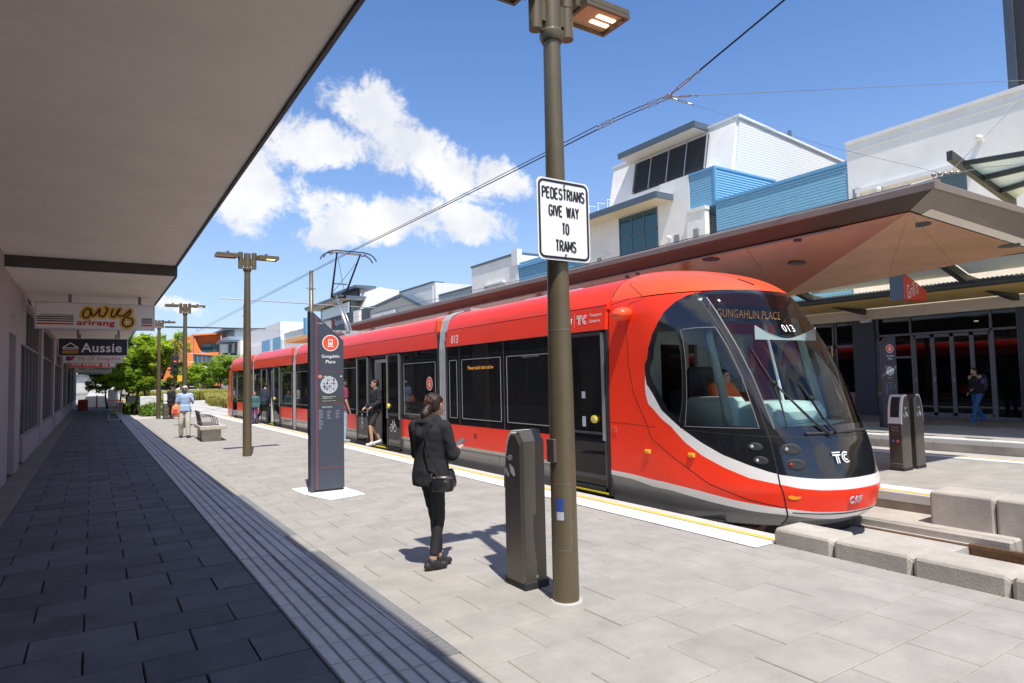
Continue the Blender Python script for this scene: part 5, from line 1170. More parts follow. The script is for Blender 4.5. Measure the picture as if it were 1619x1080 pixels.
t = blk('white stepped wall with a round red mark, further down the row', 77, 100, 8.9, 'white_render', 'white_block', FX+.1, 6, 'white_trim'); part('round_sign', MB().loft([((FX-.02, 84, 8.4), (0, 1.0, 0), (0, 0, 1.0)), ((FX+.09, 84, 8.4), (0, 1.0, 0), (0, 0, 1.0))], 20), 'sign_crimson', t); part('blue_fin', MB().box(FX-.4, FX, 86.5, 87.5, 7.5, 10.2), 'blue_trim', t)
t = blk('white block with two blue wall panels and small windows far down the row', 100.5, 130, 8.2, 'white_render', 'white_block', FX, 6, None)
for a, b in ((101.5, 106.5), (108.5, 114.5)): part('blue_panel', MB().box(FX-.1, FX, a, b, 4.2, 8.7), 'blue_ribbed', t)
for a in (118, 123): part('window', MB().box(FX-.06, FX, a, a+1.6, 4.8, 6.0), 'louvre', t)
part('upper_wall', MB().box(FX+.5, FX+10, 104, 128, 8.2, 11.2), 'white_trim', t)
t = thing('white_block', 'far white villa block with slate flat roofs beside the orange building', 'building', (24, 150, 0))
part('wall', MB().box(FX-.5, FX+6, 131, 139, 0, 9.8), 'white_render', t); part('wall', MB().box(FX-1.2, FX+8, 140, 156, 0, 11.2), 'frosted', t); part('roof_slab', MB().box(FX-2, FX+8, 139, 158, 12.5, 12.9), 'slate_trim', t); part('upper_wall', MB().box(FX, FX+8, 140, 156, 11.2, 12.5), 'pale_ribbed', t)
part('eave', MB().box(FX-3.2, FX, 133.5, 142, 9.7, 10.1), 'slate_trim', t); part('porch_roof', MB().prism([(130, 5.9), (138, 7.3), (147, 5.9), (147, 6.3), (138, 7.8), (130, 6.3)], 0, FX-2.6, FX), 'slate_trim', t); part('window', MB().box(FX-1.6, FX-1.5, 134, 137, 7.2, 9.6), 'glass_blue', t)
# roof tops seen over the orange building
OY = 150.
ob = thing('orange_building', 'angular orange clad building with deep cut blue glazed openings at the end of the street', 'building', (14, OY, 0))
def oq(px, py, Y=OY): p = onY(px, py, Y); return (p[0], p[2])
def opoly(name, pts, mat, Y0, Y1): part(name, MB().prism([oq(*p, OY) for p in pts], 1, Y0, Y1), mat, ob)
opoly('wall', [(200, 596), (222, 548), (306, 530), (328, 580), (352, 612), (352, 618), (200, 622)], 'orange_clad', OY, OY+12)
opoly('upper_cowl', [(306, 529.5), (352, 526.5), (352, 545), (326, 546.5), (320, 560), (322, 556)], 'orange_clad', OY+2.5, OY+3); opoly('cowl_top', [(305, 529), (353, 526), (353, 528), (306, 531)], 'orange_clad', OY-.3, OY+6)
opoly('glazing', [(320, 544), (353, 543), (353, 557), (322, 557)], 'glass_blue', OY+1.2, OY+1.5); opoly('lintel', [(306, 559), (346, 556.5), (346, 563), (306, 560)], 'orange_clad', OY-.3, OY); opoly('lower_glazing', [(306, 560), (346, 563), (346, 590), (306, 586)], 'slate_panel', OY-.1, OY)
opoly('glass_front', [(307, 561), (311, 561), (311, 585), (307, 585)], 'glass_blue', OY-.2, OY-.11); opoly('entrance_canopy', [(298, 579), (328, 577.5), (336, 580), (322, 582.5)], 'white_trim', OY-5, OY)
opoly('wall_joint', [(305.4, 530), (306.2, 530), (306.2, 618), (305.4, 618)], 'slate_trim', OY-.05, OY)
for k in range(5): opoly('mullion', [(312+7*k, 561.5), (312.6+7*k, 561.5), (312.6+7*k, 588), (312+7*k, 588)], 'alu', OY-.15, OY-.1)
# glass awning, beige soffit and name sign over the shopfront
aw = thing('glass_awning', 'steel and frosted glass awning with a mustard soffit over the shopfront on the right', 'awning', (21, 8, 4))
part('soffit', MB().box(20.55, FX-.26, -20, 30, 3.86, 3.92), 'mustard', aw); part('gutter', MB().tube([(20.45, -20, 3.97), (20.45, 30, 3.97)], .11, 10), 'steel_dark', aw)
tr_ = MB(); y = 4
while y < 17: tr_.box(20.42, 20.48, y, y+.05, 4.07, 4.095); y += .11
part('gutter_teeth', tr_, 'steel_dark', aw, stuff=True)
for y in (3.5, 8.15, 12.8, 17.4, 22): 
    part('rafter', MB().prism([(FX-.26, 3.66), (FX-.26, 3.86), (20.3, 4.22), (17.3, 5.05), (17.3, 4.85), (20.3, 4.0)], 1, y-.09, y+.09), 'steel_dark', aw)
for y0, y1 in ((3.6, 8.05), (8.25, 12.7), (12.9, 17.3), (17.5, 21.9)):
    part('glass_panel', MB().quad((20.35, y0, 4.24), (20.35, y1, 4.24), (17.35, y1, 5.07), (17.35, y0, 5.07)), 'frosted', aw)
for x, z in ((19.3, 4.48), (18.3, 4.76), (17.4, 5.0)): part('purlin', MB().tube([(x, -2, z), (x, 24, z)], .045, 6), 'steel_dark', aw)
ua = thing('upper_awning', 'raised glass canopy on slanting steel beams in front of the white wall', 'awning', (19, 6, 6))
a1 = onX(1501, 246, 18.6); a2 = onX(1603, 320, 21.6)
def beamline(p, q, w, h, mat, par, name='rafter'):
    p, q = Vector(p), Vector(q); d = (q-p).normalized(); s = d.cross(Vector((0, 0, 1))).normalized()*w/2; u = Vector((0, 0, h/2)); m = MB()
    m.add([p-s-u, p+s-u, p+s+u, p-s+u, q-s-u, q+s-u, q+s+u, q-s+u], [(0, 1, 2, 3), (7, 6, 5, 4), (0, 4, 5, 1), (1, 5, 6, 2), (2, 6, 7, 3), (3, 7, 4, 0)]); return part(name, m, mat, par)
beamline(a1, a2, .14, .24, 'steel_dark', ua)
AR = [np.array(a1)+(np.array(a2)-np.array(a1))*t for t in (.17, .48, .76, 1.0)]
PR = [onX(1619, 243, 18.9), onX(1619, 267, 19.6), onX(1619, 291, 20.4), onX(1619, 310, 21.2)]
ext = lambda a, b, k: a+(b-a)*k
for a, b in zip(AR[:3], PR[:3]): beamline(a, ext(a, b, 3.), .08, .12, 'steel_dark', ua, 'purlin')
for i in range(3):
    A0, A1, B0, B1 = AR[i], AR[i+1], ext(AR[i], PR[i], 3.), ext(AR[i+1], PR[i+1], 3.)
    up_ = np.array([0, 0, .08]); part('glass_panel', MB().quad(A0+up_, B0+up_, B1+up_, A1+up_), 'frosted', ua)
gs = thing('blade_sign', 'orange wedge shaped projecting sign with white script lettering under the glass awning', 'sign', tuple(onX(1440, 455, 18.4)))
sy = onX(1427, 455, 18.4)[1]
g0 = [onY(*p, sy) for p in ((1427, 436), (1433, 434.5), (1465, 460), (1465, 475.5), (1429, 472.5))]
part('face', MB().prism([(p[0], p[2]) for p in g0], 1, sy, sy+.25), 'sign_red', gs)
part('edge', MB().box(g0[0][0]-.03, g0[0][0], sy-.01, sy+.34, g0[4][2]-.02, g0[0][2]+.02), 'slate_trim', gs)
c_ = onY(1441, 457, sy); text('lettering', "Grill'd", (c_[0]+.05, sy, c_[2]), .62, .40, (1, 0, .35), (-.12, 0, 1), 'white_print', gs, .004, .0)
part('bracket', MB().box(g0[0][0]+.3, g0[0][0]+.36, sy+.1, sy+.16, g0[1][2]-.2, 4.6), 'steel_dark', gs)
sc = thing('ceiling_speaker', 'small grey cone shaped speaker under the awning by the tram windscreen', 'speaker', tuple(onX(1262, 492, 22.5))); p_ = onX(1262, 492, 22.5); part('horn', MB().loft([((p_[0], p_[1]+.3, p_[2]), (.1, 0, 0), (0, 0, .08)), ((p_[0], p_[1]-.35, p_[2]+.1), (.4, 0, 0), (0, 0, .25))], 12), 'interior_grey', sc)
# ---------------------------------------------------------------- lamp posts
def lamp_post(loc, label):
    t = thing('lamp_post', label, 'street lamp', loc, 0, 'bronze twin headed lamp posts along the platform')
    L = dict(parent=t, local=True)
    part('pole', MB().zloft([(0, 0, 0, .098, .098), (0, 0, 1.5, .094, .094), (0, 0, 3.0, .075, .075), (0, 0, 4.28, .066, .066)], 28), 'bronze', smooth='auto', **L)
    part('collar', MB().zloft([(0, 0, 4.24, .08, .08), (0, 0, 4.27, .095, .095), (0, 0, 4.31, .095, .095), (0, 0, 4.33, .078, .078), (0, 0, 4.66, .074, .074)], 20), 'bronze', smooth='auto', **L)
    for s in (-1, 1):
        a = part('arm', MB().zloft([(s*.15, 0, 4.30, .052, .052), (s*.15, 0, 4.54, .052, .052), (s*.15, 0, 4.545, .056, .056), (s*.15, 0, 4.68, .056, .056)], 18), 'bronze', smooth='auto', **L)
        part('bracket', MB().box(min(s*.06, s*.11), max(s*.06, s*.11), -.028, .028, 4.38, 4.54), 'bronze', a, local=True)
        x0, x1 = sorted((s*.23, s*.68)); h = part('lamp_head', MB().box(x0, x1, -.165, .165, 4.575, 4.625, .006).box(x0, x1, -.165, -.14, 4.545, 4.575).box(x0, x1, .14, .165, 4.545, 4.575).box(x0, x0+.03, -.14, .14, 4.545, 4.575).box(x1-.03, x1, -.14, .14, 4.545, 4.575).box(*sorted((s*.19, s*.24)), -.08, .08, 4.56, 4.62), 'bronze', **L)
        part('diffuser', MB().box(x0+.03, x1-.03, -.14, .14, 4.568, 4.574), 'copper_pale', h, local=True)
        if s > 0:
            for k in (-.04, .045): part('light_strip', MB().box(.44, .62, k-.02, k+.02, 4.562, 4.567), 'lamp_glow', h, local=True)
        part('sensor', MB().zloft([(s*.42, 0, 4.62, .035, .035), (s*.42, 0, 4.68, .035, .035)], 10), 'sign_blue', h, local=True)
    return t
LPX = 2.97
lp = lamp_post((LPX-.01, 3.91, 0), 'nearest bronze lamp post, cut by the top of the picture, carrying the pedestrians sign')
part('base_grout', MB().zloft([(0, 0, -.01, .125, .125), (0, 0, .006, .115, .115)], 24), 'coping', lp, local=True)
part('name_plate', MB().box(-.115, -.085, -.045, .045, 1.02, 1.19, .004), 'bronze_grey', lp, local=True)
hp = MB(); 
def cyl_patch(m, a0, a1, z0, z1, r, n=6):
    for k in range(n):
        A_, B_ = a0+(a1-a0)*k/n, a0+(a1-a0)*(k+1)/n; m.add([(r*math.cos(A_), r*math.sin(A_), z0), (r*math.cos(B_), r*math.sin(B_), z0), (r*math.cos(B_), r*math.sin(B_), z1), (r*math.cos(A_), r*math.sin(A_), z1)], [(0, 1, 2, 3)])
m = MB(); cyl_patch(m, math.radians(200), math.radians(232), .66, .76, .0985); part('sticker', m, 'sign_blue', lp, local=True)
m = MB(); cyl_patch(m, math.radians(200), math.radians(232), .60, .66, .0985); part('sticker', m, 'map_grey', lp, local=True)
m = MB(); [cyl_patch(m, math.radians(195), math.radians(262), z, z+.004, .0982, 8) for z in (.38, .86)]; [cyl_patch(m, math.radians(a), math.radians(a+1.5), .38, .86, .0982, 1) for a in (195, 262)]; part('hatch', m, 'wire_pale', lp, local=True)
m = MB(); [cyl_patch(m, math.radians(160), math.radians(380), z, z+.003, .094, 20) for z in (1.30, 2.0)]; part('scuff', m, 'wire_pale', lp, local=True)
ll = ['second bronze lamp post, standing alone between the bench and the information sign', 'third bronze lamp post, rising behind the man in the blue shirt', 'fourth bronze lamp post, beside the tree and the woman in the black coat', 'fifth bronze lamp post, furthest down the platform in front of the tree']
for i, yy in enumerate((15.81, 28.0, 36.6, 48.6)):
    x = (LPX, 2.98, 2.73, 3.05)[i]; c = lamp_post((x, yy, 0), ll[i])
    s = (1, 1.03, 1.05, 1.05)[i]; c.scale = (s, s, s)
sg = thing('road_sign', 'white rectangular sign reading PEDESTRIANS GIVE WAY TO TRAMS on the nearest pole', 'sign', (2.95, 3.80, 2.8))
c0 = (2.945, 3.795, 2.815)
pl = part('plate', MB().add([], []), 'white_print', sg); bpy.data.objects.remove(pl)
P = Print(c0, X3, Z3, 0); P.rrect(-.245, .245, -.305, .305, .045, 8); pts_ = [v for v in P.mb.v]; m = MB(); n = len(pts_); m.add(pts_+[(a, b+.004, c) for a, b, c in pts_], [tuple(range(n)), tuple(range(n, 2*n))[::-1]]+[(i, n+i, n+(i+1) % n, (i+1) % n) for i in range(n)]); part('plate', m, 'white_print', sg)
Print(c0, X3, Z3, .002).rrect(-.225, .225, -.285, .285, .04, 8, .018).done('border', 'black_print', sg)
AR_ = lambda cx, cy, rx, ry, a0, a1, n=8: [(cx+rx*math.cos(math.radians(a0+(a1-a0)*i/n)), cy+ry*math.sin(math.radians(a0+(a1-a0)*i/n))) for i in range(n+1)]
GL = dict(P=[[(0, 0), (0, 1)], [(0, 1), (.5, 1)]+AR_(.5, .75, .5, .25, 90, -90)+[(0, .5)]], E=[[(.95, 1), (0, 1), (0, 0), (.95, 0)], [(0, .52), (.8, .52)]], D=[[(0, 0), (0, 1), (.45, 1)]+AR_(.45, .65, .55, .35, 90, 0)+AR_(.45, .35, .55, .35, 0, -90)+[(0, 0)]],
    S=[AR_(.5, .76, .48, .24, 20, 180)+AR_(.5, .70, .48, .18, 180, 260)+AR_(.5, .30, .48, .20, 80, 0)+AR_(.5, .25, .48, .25, 0, -160)], T=[[(0, 1), (1, 1)], [(.5, 1), (.5, 0)]], R=[[(0, 0), (0, 1), (.5, 1)]+AR_(.5, .75, .5, .25, 90, -90)+[(0, .5)], [(.5, .5), (1, 0)]],
    I=[[(.5, 0), (.5, 1)]], A=[[(0, 0), (.5, 1), (1, 0)], [(.18, .34), (.82, .34)]], N=[[(0, 0), (0, 1), (1, 0), (1, 1)]], G=[AR_(.5, .72, .5, .28, 20, 180)+AR_(.5, .28, .5, .28, 180, 360)+[(1, .48), (.55, .48)]], V=[[(0, 1), (.5, 0), (1, 1)]], W=[[(0, 1), (.25, 0), (.5, .9), (.75, 0), (1, 1)]], Y=[[(0, 1), (.5, .48), (1, 1)], [(.5, .48), (.5, 0)]],
    O=[AR_(.5, .68, .5, .32, 0, 180)+AR_(.5, .32, .5, .32, 180, 360)+[(1, .68)]], M=[[(0, 0), (0, 1), (.5, .25), (1, 1), (1, 0)]])
for s_, z, w_, dx in (('PEDESTRIANS', .195, .40, 0), ('GIVE WAY', .065, .285, 0), ('TO', -.065, .068, .01), ('TRAMS', -.195, .195, .01)):
    wd = [dict(I=.25, W=1.35, M=1.25).get(q, 1.) if q != ' ' else .75 for q in s_]; gap = .42; tot = sum(wd)+gap*(len(s_)-1); u_ = (w_-.010)/tot; x_ = -w_/2+.005+dx
    for q, wq in zip(s_, wd):
        if q != ' ':
            g = Print((c0[0], c0[1], c0[2]+z-.044), X3, Z3, .0025)
            for L_ in GL[q]: g.line([(x_+a*wq*u_ if q != 'I' else x_+wq*u_*.5, .005+b*.078) for a, b in L_], .0138)
            g.done('letter', 'black_print', sg)
        x_ += (wq+gap)*u_
for z in (.262, -.262): part('bolt', MB().loft([((c0[0]+.005, c0[1]-.012, c0[2]+z), (.008, 0, 0), (0, 0, .008)), ((c0[0]+.005, c0[1], c0[2]+z), (.009, 0, 0), (0, 0, .009))], 8), 'fitting', sg)
part('clamp', MB().zloft([(LPX, 3.91, 2.98, .084, .084), (LPX, 3.91, 3.02, .084, .084)], 16).zloft([(LPX, 3.91, 2.60, .088, .088), (LPX, 3.91, 2.64, .088, .088)], 16).box(2.93, 2.96, 3.80, 3.85, 2.60, 2.64).box(2.93, 2.96, 3.80, 3.85, 2.98, 3.02), 'alu', sg)
# ---------------------------------------------------------------- ticket validators
def validator(loc, label, rz=0., group=None, words=True):
    """screen on the curved side (local -Y), flat back on local +Y"""
    t = thing('ticket_validator', label, 'ticket validator', loc, rz, group); L = dict(parent=t, local=True)
    F = [(-.150, .05), (-.150, .60), (-.149, .76), (-.143, .86), (-.132, .96), (-.115, 1.05), (-.092, 1.13), (-.062, 1.19), (-.028, 1.222)]
    back = [(.055, 1.225), (.13, 1.145), (.13, .05)]
    prof = F+back; w = .098
    def shell(name, x, ins, mat):
        n = len(prof); c = .022; m = MB(); s = 1 if x > 0 else -1
        inner = [(y*.80+.0, .05+(z-.05)*.972) for y, z in prof]
        m.add([(x, y, z) for y, z in prof]+[(x+s*c, y, z) for y, z in inner], [(i, (i+1) % n, n+(i+1) % n, n+i) for i in range(n)]+[tuple(range(n, 2*n))]); return part(name, m, mat, **L)
    part('body', MB().prism(prof, 0, -w, w), 'bronze_grey', **L)
    for s in (-1, 1): shell('side_panel', s*(w-.002), .0, 'bronze_grey')
    rim = MB()
    R = F[3:]+back[:1]
    for (a, b), (c, d) in zip(R[:-1], R[1:]):
        for x0, x1 in ((-w-.008, -.072), (.072, w+.008)): rim.box(0, 0, 0, 0, 0, 0) if False else rim.add([(x0, a-.006, b+.004), (x1, a-.006, b+.004), (x1, c-.006, d+.004), (x0, c-.006, d+.004), (x0, a+.02, b-.01), (x1, a+.02, b-.01), (x1, c+.02, d-.01), (x0, c+.02, d-.01)], [(0, 1, 2, 3), (0, 3, 7, 4), (1, 5, 6, 2), (4, 7, 6, 5)])
    for (a, b), (c, d) in ((F[2], F[3]), (F[7], F[8]), (F[8], back[0])): rim.quad((-w-.008, a-.007, b+.004), (w+.008, a-.007, b+.004), (w+.008, c-.007, d+.005), (-w-.008, c-.007, d+.005))
    for s in (-1, 1):
        E = F[2:]+back[:1]; n_ = len(E)
        for i in range(n_-1):
            (a, b), (c, d) = E[i], E[i+1]; x = s*(w+.004); x2 = s*(w+.012); k1 = .88
            rim.quad((x, a-.004, b+.003), (x, c-.004, d+.003), (x2, c*k1, .05+(d-.05)*.985), (x2, a*k1, .05+(b-.05)*.985))
    part('rim', rim, 'sign_white', stuff=False, **L)
    sc_ = MB()
    for (a, b), (c, d) in zip(F[3:7], F[4:8]): sc_.quad((-.072, a-.002, b), (.072, a-.002, b), (.072, c-.002, d), (-.072, c-.002, d))
    part('screen', sc_, 'rubber', **L)
    part('screen_print', MB().quad((-.03, -.1235, .96), (.03, -.1235, .96), (.03, -.112, 1.02), (-.03, -.112, 1.02)), 'button_yellow', **L) if words else None
    part('plinth', MB().box(-.115, .115, -.152, .142, 0, .055, .004), 'rubber', **L)
    for s in (-1, 1):
        g = Print((s*(w+.0205), -.01, .93), (0, s, 0), Z3, .002)
        g.poly([(-.03, .035), (.03, .005), (.055, -.05), (.03, -.065), (-.01, -.04), (-.03, .0)])
        for r in (.05, .064, .078): g.ring(-.01, .02, r-.004, r+.004, 6, math.radians(70), math.radians(130)); g.ring(-.02, .0, r-.004, r+.004, 6, math.radians(185), math.radians(255))
        g.done('tap_symbol', 'grey_print', t, local=True)
    if words:
        yv = -.1505
        for s_, z in (('Tap on.', .70), ('Tap off.', .65)): text('lettering', s_, (0, yv, z), .11, .034, X3, Z3, 'grey_print', None, .001).parent = t
        Print((0, yv, .48), X3, Z3, .001).disc(-.035, 0, .028).done('badge', 'sign_blue', t, local=True); Print((0, yv, .48), X3, Z3, .001).disc(.035, 0, .028).done('badge', 'sign_crimson', t, local=True)
        Print((0, yv, .48), X3, Z3, .002).rect(-.046, -.024, -.008, .01).rect(.026, .044, -.010, .012).done('badge_symbol', 'grey_print', t, local=True)
        Print((0, yv, .11), X3, Z3, .001).rect(-.09, .09, 0, .010).done('stripe', 'alu', t, local=True)
    part('key_plate', MB().box(-.02, .0, .1295, .1315, .08, .10), 'alu', **L)
    return t
vg = 'grey arched ticket validators on the platforms'
validator((2.935, 4.385, 0), 'large bronze grey ticket validator right beside the nearest lamp post', math.radians(180), vg)
validator((11.15, 5.55, 0), 'left one of the two ticket validators on the island platform, its screen facing us', math.radians(-90), vg)
validator((11.57, 5.55, 0), 'right one of the two ticket validators on the island platform', math.radians(90), vg)
vb = validator((3.0, 36.0, 0), 'distant ticket validator beside the woman in the black coat', math.radians(0), vg)
part('top_panel', MB().box(-.11, .11, -.17, -.14, .90, 1.2), 'white_trim', vb, local=True)
# ---------------------------------------------------------------- information totems
def totem(loc, label, rz, big=True, H=2.70, fl=False):
    t = thing('information_totem', label, 'information sign', loc, rz, 'dark blue stop totems with a slanted top'); L = dict(parent=t, local=True)
    w = .45; hl, hr = (H-.30, H) if fl else (H, H-.42)
    part('front_panel', MB().prism([(-w/2, .04), (w/2, .04), (w/2, hr), (-w/2, hl)], 1, -.06, -.02), 'charcoal', **L)
    part('body', MB().prism([(-w/2-.05, .0), (w/2, .0), (w/2, hr-.005), (-w/2-.05, hl+.03)], 1, -.02, .12), 'totem_side', **L)
    part('edge', MB().prism([(-.055, .0), (.12, .0), (.12, hl+.02), (-.055, hl)], 0, -w/2-.05, -w/2-.002), 'totem_side', **L)
    part('side_notch', MB().prism([(-w/2-.056, 1.25), (-w/2-.049, 1.15), (-w/2-.049, .9), (-w/2-.056, .86)], 1, -.05, .121), 'tram_black', **L)
    f = -.0625
    Print((0, f, 0), X3, Z3, 0).rect(-w/2+.035, -w/2+.043, .04, H-.05).done('red_line', 'thin_red', t, local=True)
    j = Print((0, f, 0), X3, Z3, 0); [j.rect(-w/2+.043, w/2, z, z+.004) for z in (.36, 1.32, 1.80)]; j.done('panel_joint', 'thin_red', t, local=True); Print((0, f, 0), X3, Z3, 0).rect(-w/2+.043, w/2, 1.33, 1.45).done('caption_band', 'steel_dark', t, local=True)
    def tx(s, x, z, w_, h_, mat='white_print', b=.01): 
        o = text('lettering', s, (x, f, z), w_, h_, X3, Z3, mat, None, .0015, b); o.parent = t
    tx('TC | ACT', -.13, 2.535, .085, .022)
    c_ = (.025, f, 2.24); r = .125
    def T_(o): o.parent = t
    g = Print(c_, X3, Z3, .001).disc(0, 0, r, 32).done('badge', 'white_print', t, local=True); Print(c_, X3, Z3, .002).disc(0, 0, r*.9, 32).done('badge', 'sign_red', t, local=True)
    q = r*.9; g = Print(c_, X3, Z3, .003); g.rrect(-.30*q, .30*q, -.28*q, .52*q, .1*q); g.poly([(-.42*q, -.58*q), (-.28*q, -.58*q), (-.10*q, -.30*q), (-.24*q, -.30*q)]); g.poly([(.28*q, -.58*q), (.42*q, -.58*q), (.24*q, -.30*q), (.10*q, -.30*q)]); g.rect(-.3*q, .3*q, -.50*q, -.42*q); g.done('tram_symbol', 'white_print', t, local=True)
    Print(c_, X3, Z3, .004).rect(-.20*q, .20*q, .05*q, .38*q).disc(-.17*q, -.12*q, .05*q, 10).disc(.17*q, -.12*q, .05*q, 10).done('tram_symbol', 'sign_red', t, local=True)
    tx('Gungahlin', .025, 2.03, .27, .062); tx('Place', .025, 1.955, .145, .05)
    Print((-.135, f, 1.73), X3, Z3, .001).disc(0, 0, .026).done('badge', 'sign_red', t, local=True); Print((-.135, f, 1.73), X3, Z3, .002).ring(0, 0, .02, .024, 16).done('badge', 'white_print', t, local=True); tx('Light Rail', -.03, 1.73, .11, .022); Print((.185, f, 1.73), X3, Z3, .001).rect(-.015, .015, -.004, .004).rect(-.004, .004, -.015, .015).done('arrow', 'white_print', t, local=True)
    Print((.0, f, 1.60), X3, Z3, .001).disc(0, 0, .128, 32).done('map', 'map_grey', t, local=True)
    g = Print((.0, f, 1.60), X3, Z3, .002); rr = random.Random(4)
    for k in range(26):
        x = rr.uniform(-.09, .07); y = rr.uniform(-.085, .07); g.rect(x, x+rr.uniform(.012, .035), y, y+rr.uniform(.01, .03))
    g.done('map_blocks', 'totem_side', t, local=True)
    g = Print((.0, f, 1.60), X3, Z3, .0025); [g.rect(-.11, .11, y, y+.004) for y in (-.05, .0, .05)]; [g.rect(x, x+.004, -.10, .10) for x in (-.06, -.01, .05)]; g.done('map_roads', 'white_print', t, local=True); Print((.0, f, 1.60), X3, Z3, .003).ring(0, 0, .122, .128, 32).done('map_rim', 'white_print', t, local=True)
    tx('Hibberson Street and', -.0, 1.425, .2, .018, 'sign_white'); tx('Gungahlin Place', -.03, 1.40, .14, .018, 'sign_white'); tx('200 Tap location on safety', -.0, 1.36, .2, .014, 'sign_white')
    tx('Places of interest', -.03, 1.27, .15, .018)
    g = Print((0, f, 0), X3, Z3, .001); v = Print((0, f, 0), X3, Z3, .001); rr = random.Random(5)
    for cx, z0, n in ((-.15, 1.22, 14), (-.02, 1.20, 6), (.11, 1.20, 6)):
        for k in range(n):
            z = z0-.022*k; v.rect(cx-.025, cx-.012, z, z+.011) if cx > -.1 or k > 3 else None; g.rect(cx-.008, cx+.02+rr.uniform(.0, .045), z+.003, z+.008)
    g.done('fine_print', 'map_grey', t, local=True); v.done('list_marks', 'map_violet', t, local=True)
    return t
tt = totem((3.015, 9.86, 0), 'tall dark blue Gungahlin Place totem on a pale plinth in the middle of the platform', math.radians(-2), H=2.70)
tag(part('plinth_slab', MB().add([(2.60, 10.42, .004), (2.62, 9.78, .004), (2.80, 9.05, .004), (3.36, 9.20, .004), (3.30, 10.5, .004)], [(0, 1, 2, 3, 4)]), 'white_line', pf), 'white paint', 'x'); 
for o in [o for o in bpy.data.objects if o.name.startswith('plinth_slab')]:
    del o['category']; del o['label']
tt2 = totem((19.2, 9.78, 0), 'distant dark blue stop totem behind the ticket validators across the tracks', math.radians(-22), H=2.66, fl=True)
# ---------------------------------------------------------------- bench
bn = thing('bench', 'concrete bench with slatted seat and dark backrest, empty, near the man in the blue shirt', 'bench', (2.95, 21.3, 0), math.radians(-2))
part('leg', MB().box(-.26, .24, -.62, -.30, 0, .34, .01), 'bench_stone', bn, local=True); part('leg', MB().box(-.26, .24, .35, .95, 0, .34, .01), 'bench_stone', bn, local=True)
part('seat_slab', MB().box(-.34, .36, -.80, 1.2, .34, .45, .015), 'bench_stone', bn, local=True)
for k in range(6): part('seat_slat', MB().box(-.26+.075*k, -.20+.075*k, -.62, 1.05, .455, .478), 'wood_slat', bn, local=True)
for k in range(3): part('back_slat', MB().box(-.30-.02*k, -.275-.02*k, -.55, .65, .55+.11*k, .64+.11*k), 'wood_slat', bn, local=True)
for y in (-.5, .02, .6): part('back_post', MB().tube([(-.26, y, .45), (-.345, y, .88)], .018, 6), 'steel_dark', bn, local=True)
for y in (-.62, -.1, .4, .95): part('armrest', MB().tube([(-.27, y, .70), (-.1, y, .72), (.1, y, .70), (.16, y, .47)], .012, 6), 'steel_dark', bn, local=True)
